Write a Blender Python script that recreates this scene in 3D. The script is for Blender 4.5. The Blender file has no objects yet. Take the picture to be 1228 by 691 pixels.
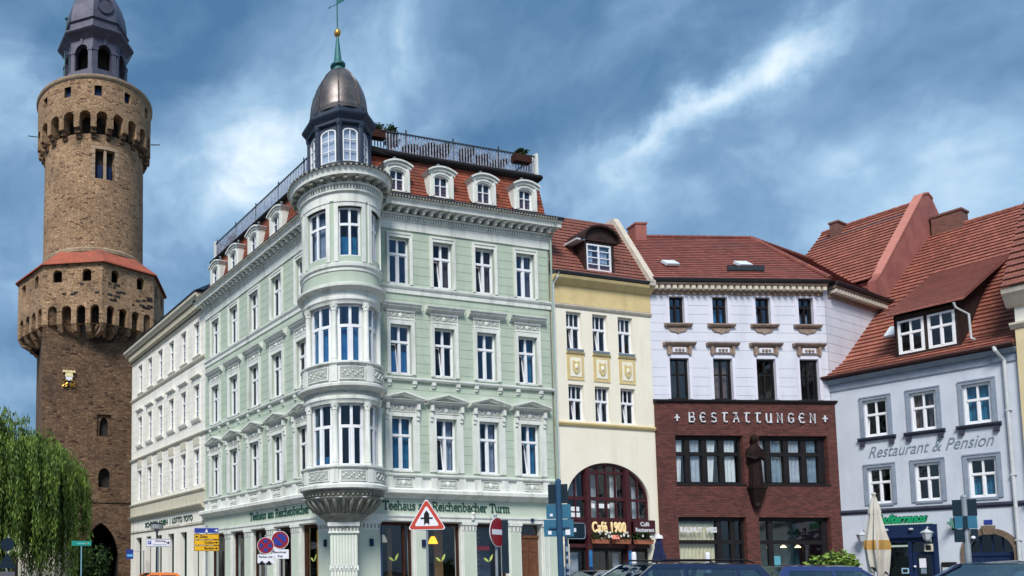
import bpy, bmesh, math, random
from mathutils import Matrix, Vector
random.seed(7)
S = bpy.context.scene
COL = S.collection
R_ = math.radians

# ------------------------------------------------------------------ camera
cam = bpy.data.cameras.new('camera')
cam.sensor_width = 36.0
cam.lens = 36.0 * 909.9 / 1228.0
cam.shift_x = (614.0 - 215.63) / 1228.0
cam.shift_y = (620.86 - 345.5) / 1228.0
cam.clip_start = 0.1
cam.clip_end = 3000
camo = bpy.data.objects.new('camera', cam)
COL.objects.link(camo)
camo.location = (0, 0, 1.45)
camo.matrix_world = (Matrix.Translation((0, 0, 1.45)) @ Matrix.Rotation(R_(90) + 0.0721, 4, 'X') @ Matrix.Rotation(0.00307, 4, 'Z'))
S.camera = camo

# ------------------------------------------------------------------ sky
wd = bpy.data.worlds.new('World')
S.world = wd
wd.use_nodes = True
nt = wd.node_tree
nt.nodes.clear()
SUN_EL, SUN_DIR = R_(48), Vector((-0.42, -0.90, 0)).normalized()
def N(t, **k):
    n = nt.nodes.new(t)
    for a, b in k.items():
        setattr(n, a, b)
    return n
def vmath(op, a, b=None):
    n = N('ShaderNodeVectorMath', operation=op)
    for i, v in enumerate((a, b)):
        if v is None: continue
        if hasattr(v, 'links'): nt.links.new(v, n.inputs[i])
        else: n.inputs[i].default_value = v
    return n.outputs['Value'] if op in ('DOT_PRODUCT', 'LENGTH') else n.outputs['Vector']
def smath(op, a, b=None, c=None, clamp=False):
    n = N('ShaderNodeMath', operation=op, use_clamp=clamp)
    for i, v in enumerate((a, b, c)):
        if v is None: continue
        if hasattr(v, 'links'): nt.links.new(v, n.inputs[i])
        else: n.inputs[i].default_value = v
    return n.outputs[0]
tc = N('ShaderNodeTexCoord')
D = tc.outputs['Generated']
sky = N('ShaderNodeTexSky', sky_type='NISHITA', sun_disc=False, sun_elevation=SUN_EL,
        sun_rotation=math.atan2(SUN_DIR.x, SUN_DIR.y), altitude=200, air_density=1.2, dust_density=1.5, ozone_density=2.5)
def noise(scale, detail, rough, vec, dist=0.0):
    n = N('ShaderNodeTexNoise')
    n.inputs['Scale'].default_value = scale
    n.inputs['Detail'].default_value = detail
    n.inputs['Roughness'].default_value = rough
    n.inputs['Distortion'].default_value = dist
    nt.links.new(vec, n.inputs['Vector'])
    return n
# stretched cloud bands that rise to the right
mp = N('ShaderNodeMapping')
mp.inputs['Rotation'].default_value = (0, R_(-22), 0)
mp.inputs['Scale'].default_value = (1.0, 1.0, 1.55)
mp.inputs['Location'].default_value = (3.1, 0.4, 1.7)
nt.links.new(D, mp.inputs['Vector'])
wob = noise(3.4, 5, .55, D)
wv = vmath('SUBTRACT', wob.outputs['Color'], (0.5, 0.5, 0.5))
wv = vmath('MULTIPLY', wv, (0.32, 0.32, 0.32))
pv = vmath('ADD', mp.outputs['Vector'], wv)
n1 = noise(3.3, 7, .50, pv, .25)
n2 = noise(9.0, 6, .52, pv, .2)
base = smath('MULTIPLY_ADD', n1.outputs['Fac'], 1.30, smath('MULTIPLY_ADD', n2.outputs['Fac'], 0.50, -0.345))
n3 = noise(5.0, 8, .62, pv)
wob2 = noise(5.5, 7, .6, D)
wv2 = vmath('MULTIPLY', vmath('SUBTRACT', wob2.outputs['Color'], (0.5, 0.5, 0.5)), (0.16, 0.16, 0.16))
# brighter openings and darker banks, each a place in the sky (direction, long axis, size along, size across, amount)
def bank(val, d0, tilt, la, lb, amt):
    d0 = Vector(d0).normalized()
    right = d0.cross(Vector((0, 0, 1))).normalized()
    up = right.cross(d0).normalized()
    a = (right * math.cos(R_(tilt)) + up * math.sin(R_(tilt)))
    b = (up * math.cos(R_(tilt)) - right * math.sin(R_(tilt)))
    dw = vmath('ADD', D, wv2)
    df = vmath('SUBTRACT', dw, tuple(d0))
    u = smath('DIVIDE', vmath('DOT_PRODUCT', df, tuple(a)), la)
    w = smath('DIVIDE', vmath('DOT_PRODUCT', df, tuple(b)), lb)
    r2 = smath('ADD', smath('MULTIPLY', u, u), smath('MULTIPLY', w, w))
    front = smath('GREATER_THAN', vmath('DOT_PRODUCT', D, tuple(d0)), 0.0)
    g = smath('MULTIPLY', smath('EXPONENT', smath('MULTIPLY', r2, -1.0)), front)
    g = smath('MULTIPLY', g, smath('MULTIPLY_ADD', n3.outputs['Fac'], 2.6, -.3, True) if amt > .12 else 1.0)
    return smath('MULTIPLY_ADD', g, amt, val)
def dirpx(px, py):
    x = (px - 215.6) / 909.9; zz = (620.86 - py) / 909.9
    c, s = math.cos(.0721), math.sin(.0721)
    return (x, c - zz * s, s + zz * c)
for (px, py, tilt, la, lb, amt) in (
        (880, 106, 13, .075, .026, .31), (965, 62, 13, .05, .024, .16), (775, 140, 12, .055, .016, .24), (300, 205, 40, .08, .036, .17), (560, 235, 15, .10, .03, .12), (1000, 215, 12, .10, .03, .10), (1190, 170, 20, .10, .04, .10), (690, 205, 20, .10, .03, .08),
        (25, 60, 55, .11, .07, .20), (30, 330, 30, .09, .04, .10), (470, 50, 30, .12, .045, .13), (560, 110, 20, .10, .045, .06),
        (850, 25, 14, .18, .035, -.20), (210, 90, 60, .14, .06, -.16), (1120, 20, 20, .14, .07, -.12), (1000, 180, 20, .20, .06, -.08),
        (60, 420, 0, .2, .10, -.04), (1180, 60, 35, .14, .05, -.06), (600, 230, 20, .22, .06, -.06), (860, 225, 8, .15, .02, .06), (620, 30, 25, .12, .05, -.10)):
    base = bank(base, dirpx(px, py), tilt, la, lb, amt)
cr = N('ShaderNodeValToRGB')
e = cr.color_ramp.elements
e[0].position, e[0].color = 0.26, (0.050, 0.140, 0.270, 1)
e[1].position, e[1].color = 1.0, (0.80, 0.88, 0.94, 1)
for p, c in ((.42, (.100, .205, .340, 1)), (.56, (.165, .285, .440, 1)), (.72, (.29, .45, .61, 1)), (.86, (.50, .64, .76, 1))):
    x = e.new(p); x.color = c
nt.links.new(base, cr.inputs['Fac'])
sc_ = vmath('MULTIPLY', cr.outputs['Color'], (4.9, 4.9, 4.9))
mx = N('ShaderNodeMixRGB', blend_type='MIX')
mx.inputs['Fac'].default_value = 0.88
nt.links.new(sky.outputs['Color'], mx.inputs['Color1'])
nt.links.new(sc_, mx.inputs['Color2'])
bg = N('ShaderNodeBackground')
bg.inputs['Strength'].default_value = 0.125
nt.links.new(mx.outputs['Color'], bg.inputs['Color'])
wo = N('ShaderNodeOutputWorld')
nt.links.new(bg.outputs['Background'], wo.inputs['Surface'])

# ------------------------------------------------------------------ sun (through overcast: large and soft)
sl = bpy.data.lights.new('sun', 'SUN')
sl.energy = 2.1
sl.angle = R_(18)
sl.color = (1.0, 0.955, 0.90)
so = bpy.data.objects.new('sun', sl)
COL.objects.link(so)
sd = SUN_DIR * math.cos(SUN_EL) + Vector((0, 0, math.sin(SUN_EL)))
so.rotation_euler = sd.to_track_quat('Z', 'Y').to_euler()
so.location = sd * 100
S.view_settings.view_transform = 'Standard'
S.view_settings.look = 'None'
S.view_settings.gamma = 1
S.view_settings.use_curve_mapping = False
S.view_settings.exposure = 1.05
S.cycles.max_bounces = 7
S.cycles.transparent_max_bounces = 12
S.cycles.use_denoising = True

# ------------------------------------------------------------------ materials
MATS = {}
def M_(name, c1, c2=None, rough=.8, scale=1.2, bump=0.0, bscale=12, metal=0.0, stain=0.0, staincol=(.1, .09, .08), spec=None, coat=0.0, emit=None, kind=None, brick=None, streak=False):
    """procedural surface: two tones mixed by noise, optional stains, optional brick/tile pattern on the metre UVs"""
    m = bpy.data.materials.new(name)
    MATS[name] = m
    m.use_nodes = True
    t = m.node_tree
    t.nodes.clear()
    out = t.nodes.new('ShaderNodeOutputMaterial')
    b = t.nodes.new('ShaderNodeBsdfPrincipled')
    t.links.new(b.outputs[0], out.inputs[0])
    b.inputs['Roughness'].default_value = rough
    b.inputs['Metallic'].default_value = metal
    if spec is None and not coat and metal == 0: spec = .12 if max(c1) < .07 else .3
    if spec is not None: b.inputs['Specular IOR Level'].default_value = spec
    if coat: b.inputs['Coat Weight'].default_value = coat; b.inputs['Coat Roughness'].default_value = .05
    geo = t.nodes.new('ShaderNodeNewGeometry')
    pos = geo.outputs['Position']
    def noi(scale, detail=5, vec=None, rough_=.6):
        n = t.nodes.new('ShaderNodeTexNoise')
        n.inputs['Scale'].default_value = scale; n.inputs['Detail'].default_value = detail; n.inputs['Roughness'].default_value = rough_
        t.links.new(vec or pos, n.inputs['Vector'])
        return n.outputs['Fac']
    def ramp(f, p0, p1):
        r = t.nodes.new('ShaderNodeMapRange')
        r.inputs['From Min'].default_value = p0; r.inputs['From Max'].default_value = p1
        t.links.new(f, r.inputs['Value'])
        return r.outputs['Result']
    def mix(f, a, bb):
        n = t.nodes.new('ShaderNodeMixRGB')
        if hasattr(f, 'links'): t.links.new(f, n.inputs[0])
        else: n.inputs[0].default_value = f
        for i, v in ((1, a), (2, bb)):
            if hasattr(v, 'links'): t.links.new(v, n.inputs[i])
            else: n.inputs[i].default_value = (*v[:3], 1)
        return n.outputs[0]
    if c2 is None: c2 = tuple(x * .86 for x in c1)
    col = mix(ramp(noi(scale), .35, .65), c1, c2)
    hgt = None
    if brick:
        bw, bh, mort, mcol, ba, bb_, off = brick
        uv = t.nodes.new('ShaderNodeUVMap'); uv.uv_map = 'UVMap'
        vec = uv.outputs[0]
        if kind == 'rubble':
            wn = t.nodes.new('ShaderNodeTexNoise'); wn.inputs['Scale'].default_value = 1.6
            t.links.new(vec, wn.inputs['Vector'])
            va = t.nodes.new('ShaderNodeVectorMath'); va.operation = 'MULTIPLY_ADD'
            t.links.new(wn.outputs['Color'], va.inputs[0]); va.inputs[1].default_value = (.5, .30, 0)
            t.links.new(vec, va.inputs[2]); vec = va.outputs[0]
        if kind == 'rubble':
            sv = t.nodes.new('ShaderNodeVectorMath'); sv.operation = 'MULTIPLY'; sv.inputs[1].default_value = (1 / bw, 1 / bh, 0); t.links.new(vec, sv.inputs[0])
            vo = t.nodes.new('ShaderNodeTexVoronoi'); vo.voronoi_dimensions = '2D'; vo.inputs['Scale'].default_value = 1.0; vo.inputs['Randomness'].default_value = .85; t.links.new(sv.outputs[0], vo.inputs['Vector'])
            ve = t.nodes.new('ShaderNodeTexVoronoi'); ve.voronoi_dimensions = '2D'; ve.feature = 'DISTANCE_TO_EDGE'; ve.inputs['Scale'].default_value = 1.0; ve.inputs['Randomness'].default_value = .85; t.links.new(sv.outputs[0], ve.inputs['Vector'])
            sx = t.nodes.new('ShaderNodeSeparateColor'); t.links.new(vo.outputs['Color'], sx.inputs[0])
            stone = mix(ramp(sx.outputs[0], .25, .8), bb_, ba); stone = mix(ramp(sx.outputs[1], .90, .97), stone, mcol)
            stone = mix(ramp(sx.outputs[2], .0, 1.0), stone, mix(.35, stone, mcol))
            edge = ramp(ve.outputs['Distance'], .10, .0)
            col = mix(.55, stone, mix(edge, stone, mcol))
            ov = t.nodes.new('ShaderNodeMixRGB'); ov.blend_type = 'OVERLAY'; ov.inputs[0].default_value = .55; t.links.new(col, ov.inputs[1]); t.links.new(mix(ramp(noi(scale), .35, .65), c1, c2), ov.inputs[2]); col = ov.outputs[0]
            hgt = edge
    if brick and kind != 'rubble':
        br = t.nodes.new('ShaderNodeTexBrick')
        br.offset = off
        br.inputs['Scale'].default_value = 1.0
        br.inputs['Brick Width'].default_value = bw; br.inputs['Row Height'].default_value = bh
        br.inputs['Mortar Size'].default_value = mort; br.inputs['Mortar Smooth'].default_value = .3
        br.inputs['Bias'].default_value = 0
        br.inputs['Color1'].default_value = (*ba, 1); br.inputs['Color2'].default_value = (*bb_, 1); br.inputs['Mortar'].default_value = (*mcol, 1)
        t.links.new(vec, br.inputs['Vector'])
        mul = t.nodes.new('ShaderNodeMixRGB'); mul.blend_type = 'OVERLAY'; mul.inputs[0].default_value = .45
        t.links.new(br.outputs['Color'], mul.inputs[1]); t.links.new(col, mul.inputs[2])
        col = mul.outputs[0]
        hgt = br.outputs['Fac']
    if stain:
        if streak:
            mpn = t.nodes.new('ShaderNodeMapping'); mpn.inputs['Scale'].default_value = (2.2, 2.2, .28)
            t.links.new(pos, mpn.inputs['Vector'])
            f = noi(1.0, 6, mpn.outputs[0])
        else:
            f = noi(.55, 7)
        f = ramp(f, .52, .74)
        mu = t.nodes.new('ShaderNodeMath'); mu.operation = 'MULTIPLY'; mu.inputs[1].default_value = stain; mu.use_clamp = True
        t.links.new(f, mu.inputs[0])
        col = mix(mu.outputs[0], col, staincol)
    t.links.new(col, b.inputs['Base Color'])
    if bump:
        bn = t.nodes.new('ShaderNodeBump'); bn.inputs['Strength'].default_value = bump; bn.inputs['Distance'].default_value = .03
        h = noi(bscale, 6)
        if hgt is not None:
            s_ = t.nodes.new('ShaderNodeMath'); s_.operation = 'MULTIPLY_ADD'; s_.inputs[1].default_value = -1.2
            t.links.new(hgt, s_.inputs[0]); t.links.new(h, s_.inputs[2]); h = s_.outputs[0]
        t.links.new(h, bn.inputs['Height']); t.links.new(bn.outputs[0], b.inputs['Normal'])
    if emit:
        b.inputs['Emission Color'].default_value = (*emit[:3], 1); b.inputs['Emission Strength'].default_value = emit[3]
    return m

def glassm(name, tint, refl, ior=1.9, rough=.02, bump=.0):
    m = bpy.data.materials.new(name); MATS[name] = m
    m.use_nodes = True; t = m.node_tree; t.nodes.clear()
    out = t.nodes.new('ShaderNodeOutputMaterial'); mixn = t.nodes.new('ShaderNodeMixShader')
    lw = t.nodes.new('ShaderNodeLayerWeight'); lw.inputs['Blend'].default_value = .5
    f0 = ((ior - 1) / (ior + 1)) ** 2
    pw = t.nodes.new('ShaderNodeMath'); pw.operation = 'POWER'; pw.inputs[1].default_value = 5.0; t.links.new(lw.outputs['Facing'], pw.inputs[0])
    fr = t.nodes.new('ShaderNodeMath'); fr.operation = 'MULTIPLY_ADD'; fr.inputs[1].default_value = 1 - f0; fr.inputs[2].default_value = f0; t.links.new(pw.outputs[0], fr.inputs[0])
    tr = t.nodes.new('ShaderNodeBsdfTransparent'); tr.inputs[0].default_value = (*tint, 1)
    gl = t.nodes.new('ShaderNodeBsdfGlossy'); gl.inputs['Color'].default_value = (*refl, 1); gl.inputs['Roughness'].default_value = rough
    geo = t.nodes.new('ShaderNodeNewGeometry'); nn = t.nodes.new('ShaderNodeTexNoise'); nn.inputs['Scale'].default_value = 1.7
    t.links.new(geo.outputs['Position'], nn.inputs['Vector'])
    bn = t.nodes.new('ShaderNodeBump'); bn.inputs['Strength'].default_value = .25; bn.inputs['Distance'].default_value = .02
    t.links.new(nn.outputs['Fac'], bn.inputs['Height']); t.links.new(bn.outputs[0], gl.inputs['Normal'])
    t.links.new(fr.outputs[0], mixn.inputs[0]); t.links.new(tr.outputs[0], mixn.inputs[1]); t.links.new(gl.outputs[0], mixn.inputs[2])
    t.links.new(mixn.outputs[0], out.inputs[0])
    return m

GREEN = M_('green_plaster', (.455, .53, .435), (.40, .475, .385), .9, 1.0, .12, 40, stain=.6, staincol=(.33, .385, .315), streak=True)
TRIM = M_('pale_stucco', (.72, .74, .695), (.64, .665, .62), .85, 2.2, .2, 25, stain=.8, staincol=(.36, .375, .335), streak=True)
TRIMD = M_('weathered_stucco', (.33, .335, .285), (.20, .20, .17), .9, 5, .7, 18, stain=.5, staincol=(.17, .17, .15))
ORN = M_('stucco_relief', (.44, .47, .43), (.30, .32, .29), .9, 9, .9, 16)
WHITEW = M_('offwhite_plaster', (.82, .80, .73), (.76, .74, .66), .9, .8, .12, 40, stain=.6, staincol=(.50, .475, .40), streak=True)
WTRIM = M_('beige_stucco', (.60, .565, .45), (.52, .49, .39), .9, 3, .2, 25, stain=.5, staincol=(.34, .32, .26), streak=True)
YELLOW = M_('cream_plaster', (.83, .79, .67), (.78, .735, .60), .9, .7, .12, 40, stain=.3, staincol=(.60, .54, .40), streak=True)
OCHRE = M_('ochre_stucco', (.66, .53, .27), (.58, .46, .23), .9, 2, .2, 30, stain=.4, staincol=(.42, .33, .18), streak=True)
LILACT = M_('lilac_trim', (.70, .70, .79), (.64, .64, .74), .9, 2, .1, 30, stain=.4, staincol=(.48, .44, .46), streak=True)
LILAC = M_('lilac_plaster', (.66, .675, .745), (.60, .62, .70), .9, .9, .12, 40, stain=.4, staincol=(.43, .42, .50), streak=True)
BRKTRIM = M_('brown_stone_trim', (.34, .26, .21), (.22, .15, .12), .9, 6, .5, 20, stain=.5, staincol=(.12, .09, .08))
BLUEW = M_('blue_white_plaster', (.555, .595, .665), (.49, .53, .605), .92, .9, .3, 30, stain=.35, staincol=(.36, .38, .45), streak=True)
SLATEB = M_('slate_blue_trim', (.25, .295, .365), (.19, .235, .30), .8, 3, .2, 30)
DARKB = M_('dark_blue_band', (.035, .04, .06), (.05, .055, .08), .7, 3)
BRICK = M_('dark_red_clinker', (.5, .5, .5), (.36, .36, .36), .75, 1.2, .5, 40, brick=(.25, .083, .010, (.030, .020, .019), (.175, .056, .045), (.085, .030, .026), .5), stain=.4, staincol=(.07, .03, .03))
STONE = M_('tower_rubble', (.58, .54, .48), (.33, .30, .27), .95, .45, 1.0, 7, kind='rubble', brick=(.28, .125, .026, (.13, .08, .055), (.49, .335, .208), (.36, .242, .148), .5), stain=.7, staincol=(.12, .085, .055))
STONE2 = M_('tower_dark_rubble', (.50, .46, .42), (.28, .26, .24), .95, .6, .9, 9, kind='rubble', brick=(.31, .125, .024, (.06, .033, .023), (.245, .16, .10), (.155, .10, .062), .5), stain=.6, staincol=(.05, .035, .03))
STONEC = M_('tower_dressed_stone', (.40, .30, .20), (.27, .20, .14), .9, 2.5, .4, 12, stain=.6, staincol=(.12, .09, .07))
DARKST = M_('near_black_stone', (.045, .038, .034), (.03, .026, .024), .95, 4, .4, 10)  # dark quoin stone; its colour also stands for shade inside the tower
def tilem(name, a, b, mort, bw, bh, w=.5, stainc=(.09, .05, .045), st=.6):
    return M_(name, (.52, .50, .48), (.34, .32, .30), .75, .7, .35, 20, brick=(bw, bh, .008, mort, a, b, .5), stain=st, staincol=stainc)
TILE_G = tilem('mansard_tiles', (.31, .080, .042), (.20, .052, .032), (.09, .03, .02), .19, .16)
TILE_Y = tilem('brown_red_tiles', (.27, .10, .075), (.20, .075, .06), (.05, .025, .02), .22, .2)
TILE_B = tilem('dark_red_tiles', (.27, .085, .065), (.18, .056, .045), (.09, .03, .03), .22, .3)
TILE_Q = tilem('orange_red_tiles', (.36, .130, .092), (.25, .088, .064), (.08, .03, .024), .24, .40, st=.75, stainc=(.15, .06, .045))
TILE_T = tilem('tower_red_tiles', (.40, .105, .06), (.32, .085, .05), (.16, .05, .03), .2, .3)
REDPL = M_('red_render', (.33, .125, .105), (.24, .085, .075), .92, 1.1, .3, 20, stain=.4, staincol=(.22, .08, .07), streak=True)
CHIM = M_('chimney_brick', (.5, .5, .5), (.34, .34, .34), .9, 2, .5, 30, brick=(.25, .083, .012, (.12, .09, .08), (.24, .10, .075), (.16, .07, .055), .5), stain=.6, staincol=(.05, .04, .04))
COPING = M_('pale_coping', (.62, .56, .46), (.50, .45, .38), .9, 3, .2, 20)
WHITE = M_('white_paint', (.80, .81, .83), (.74, .75, .78), .45, 3)
WINDARK = M_('dark_window_frame', (.010, .009, .011), (.015, .013, .014), .6, 4, spec=.2)
MAROON = M_('maroon_frame', (.060, .014, .018), (.045, .010, .014), .5, 4, spec=.3)
WOOD = M_('brown_door_wood', (.16, .065, .032), (.10, .04, .02), .5, 6, .2, 12)
WOODK = M_('dark_shop_frame', (.055, .022, .015), (.035, .014, .01), .45, 6)
SLATE = M_('cupola_slate_paint', (.030, .045, .075), (.02, .03, .055), .5, 4, .25, 20)
LEAD = M_('tower_lead', (.085, .085, .125), (.05, .05, .08), .5, 1.5, .25, 12, metal=.25, stain=.5, staincol=(.03, .03, .05))
BRONZE = M_('cupola_metal', (.155, .135, .125), (.085, .075, .078), .40, 2.2, .2, 12, metal=.6, stain=.5, staincol=(.06, .05, .055))
COPPER = M_('green_copper', (.022, .15, .145), (.015, .10, .11), .55, 5, metal=.2)
GOLD = M_('gilded', (.62, .35, .07), (.45, .24, .05), .35, 5, metal=.7)
METAL = M_('zinc', (.22, .24, .27), (.15, .165, .19), .5, 5, metal=.6)
GUTTER = M_('dark_gutter', (.028, .034, .042), (.045, .05, .06), .5, 5, metal=.2)
PIPEG = M_('downpipe_grey', (.55, .58, .60), (.46, .49, .51), .5, 5)
RAIL = M_('terrace_rail_slats', (.40, .41, .50), (.13, .135, .18), .5, 7)
DECK = M_('roof_felt', (.016, .016, .018), (.012, .012, .014), .9, 3)
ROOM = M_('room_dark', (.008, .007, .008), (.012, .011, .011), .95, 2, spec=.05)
ROOMW = M_('room_warm', (.20, .12, .05), (.12, .07, .03), .9, 2)
NET = M_('net_curtain', (.50, .55, .62), (.36, .40, .46), .9, 4, .2, 14)
CURT_T = M_('teal_curtain', (.05, .30, .46), (.03, .18, .34), .9, 4)
CURT_B = M_('brown_curtain', (.20, .13, .11), (.12, .08, .07), .9, 4)
CURT_W = M_('white_curtain', (.78, .80, .80), (.66, .68, .68), .9, 4, .2, 14)
CURT_C = M_('cream_curtain', (.78, .70, .46), (.62, .55, .36), .9, 4, .2, 14)
BLIND = M_('teal_blind', (.03, .13, .16), (.02, .07, .10), .8, 3)
GLASS = glassm('blue_window_glass', (.62, .72, .86), (.50, .72, 1.0), 2.1)
GLASSD = glassm('dark_window_glass', (.60, .66, .74), (.55, .75, 1.0), 1.65)
GLASSN = glassm('window_glass', (.80, .84, .86), (.85, .93, 1.0), 1.75)
GLASSW = glassm('cupola_glass', (.8, .85, .9), (.9, .95, 1.0), 3.2)
GLASSC = glassm('car_glass', (.30, .40, .46), (.80, .95, 1.0), 2.6)
TXTG = M_('dark_green_lettering', (.018, .085, .065), (.014, .065, .05), .5, 3)
TXTW = M_('pale_lettering', (.66, .68, .72), (.55, .57, .62), .5, 3)
TXTC = M_('cream_lettering', (.85, .68, .38), (.78, .60, .32), .5, 3, emit=(.85, .62, .30, .12))  # cream letters with a faint glow put into the material
TXTB = M_('blue_grey_lettering', (.19, .245, .31), (.15, .20, .26), .8, 4)
BLACK = M_('black_paint', (.012, .012, .013), (.018, .018, .02), .5, 3)
SIGNR = M_('sign_red', (.50, .055, .035), (.46, .05, .03), .45, 3)
SIGND = M_('sign_dark_red', (.27, .010, .018), (.24, .01, .016), .45, 3)
SIGNW = M_('sign_white', (.74, .74, .80), (.70, .70, .77), .45, 3)
SIGNB = M_('sign_blue', (.022, .045, .27), (.02, .04, .24), .45, 3)
SIGNY = M_('sign_yellow', (.76, .42, .012), (.72, .39, .01), .45, 3)
SIGNT = M_('sign_back_teal', (.030, .145, .235), (.025, .12, .20), .5, 3)
SIGNN = M_('signal_housing', (.010, .022, .035), (.014, .028, .042), .5, 3)
POLE = M_('galvanised_pole', (.30, .34, .37), (.24, .27, .30), .5, 5, metal=.4)
POLEB = M_('painted_blue_pole', (.022, .075, .15), (.018, .06, .12), .5, 5)
SIGNG = M_('sign_green', (.018, .27, .22), (.015, .24, .20), .45, 3)
GREENT = M_('green_lettering', (.012, .36, .15), (.01, .30, .12), .45, 3)
NAVY = M_('navy_paint', (.010, .022, .065), (.014, .028, .08), .45, 3)
NAVYC = M_('navy_canvas', (.014, .022, .075), (.01, .016, .055), .9, 3, .3, 8)
CANVAS = M_('beige_canvas', (.58, .545, .48), (.47, .435, .38), .95, 3, .3, 8, stain=.4, staincol=(.38, .34, .28), streak=True)
OCHREC = M_('ochre_canvas', (.46, .27, .08), (.38, .22, .06), .95, 4)
TERRA = M_('terracotta', (.42, .15, .085), (.34, .12, .07), .85, 4)
PETAL = M_('white_petals', (.82, .82, .76), (.75, .76, .70), .8, 3)
LEAF = M_('leaf_green', (.055, .12, .028), (.028, .075, .018), .7, 3)
LEAFD = M_('leaf_dark', (.03, .06, .022), (.018, .04, .016), .7, 3)
LEAFY = M_('leaf_yellow_green', (.21, .30, .05), (.13, .22, .04), .7, 3)
WILLOW = M_('willow_leaf', (.150, .235, .034), (.026, .062, .011), .6, 1.1)
BARK = M_('bark', (.085, .065, .045), (.05, .038, .028), .95, 3, .6, 10)
ASPH = M_('asphalt', (.055, .055, .058), (.04, .04, .043), .92, .8, .3, 30, stain=.4, staincol=(.03, .03, .032))
COBBLE = M_('cobbles', (.5, .5, .5), (.36, .36, .36), .85, .7, .7, 10, brick=(.14, .14, .012, (.07, .065, .06), (.20, .19, .18), (.13, .125, .12), .5))
PAVE = M_('pavement_slabs', (.5, .5, .5), (.42, .42, .42), .9, .7, .3, 20, brick=(.5, .5, .008, (.12, .12, .115), (.30, .295, .28), (.25, .245, .235), .5))
KERB = M_('granite_kerb', (.34, .33, .33), (.26, .255, .255), .85, 8, .2, 30)
LINE = M_('road_paint', (.72, .72, .70), (.58, .58, .56), .8, 6)
SANDST = M_('brown_sandstone', (.20, .145, .105), (.13, .095, .07), .9, 5, .5, 14)
BRONZED = M_('dark_clinker_figure', (.020, .010, .009), (.012, .007, .007), .7, 5, .4, 16)
CAR_BLUE = M_('dark_blue_car_paint', (.009, .020, .062), (.009, .019, .058), .25, 1, coat=1.0, metal=.3)
CAR_LAV = M_('bright_blue_car_paint', (.030, .052, .18), (.028, .05, .17), .25, 1, coat=1.0, metal=.3)
CAR_SIL = M_('silver_car_paint', (.50, .52, .55), (.48, .50, .53), .28, 1, coat=1.0, metal=.4)
CAR_ORG = M_('orange_car_paint', (.85, .19, .012), (.82, .18, .01), .3, 1, coat=1.0)
CAR_GRY = M_('grey_car_paint', (.27, .28, .30), (.25, .26, .28), .3, 1, coat=1.0, metal=.4)
CAR_NAV = M_('navy_car_paint', (.022, .035, .085), (.02, .032, .08), .25, 1, coat=1.0, metal=.3)
TYRE = M_('tyre_rubber', (.016, .016, .017), (.02, .02, .021), .85, 5)
RIM = M_('alloy_rim', (.5, .51, .53), (.42, .43, .45), .35, 5, metal=.8)
LIGHTG = M_('headlamp', (.75, .78, .8), (.7, .73, .76), .15, 5, coat=1.0)
LIGHTR = M_('tail_lamp', (.45, .02, .02), (.4, .015, .015), .2, 5, coat=1.0)
LAMPY = M_('amber_lampshade', (.9, .50, .05), (.85, .45, .04), .6, 3, emit=(1.0, .47, .02, 1.1))
LAMPYY = M_('yellow_lampshade', (.9, .75, .05), (.85, .7, .04), .6, 3, emit=(1.0, .78, .02, 1.1))
LAMPW = M_('cream_lampshade', (.75, .70, .55), (.7, .65, .5), .6, 3, emit=(.9, .85, .65, .12))
LAMPS = M_('warm_bulb', (.9, .7, .4), (.9, .7, .4), .6, 3, emit=(1.0, .72, .35, 2.0))
OPAL = M_('opal_lamp_glass', (.46, .49, .53), (.40, .43, .47), .3, 3)
STICK = M_('leaf_sticker', (.55, .62, .16), (.45, .54, .12), .6, 6)
PAPER = M_('paper', (.78, .80, .82), (.72, .74, .76), .8, 3)
BLUEP = M_('blue_poster', (.03, .18, .42), (.02, .12, .30), .6, 4)
TEALDOOR = M_('dark_green_shutter', (.012, .045, .042), (.01, .035, .034), .5, 4)

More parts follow.
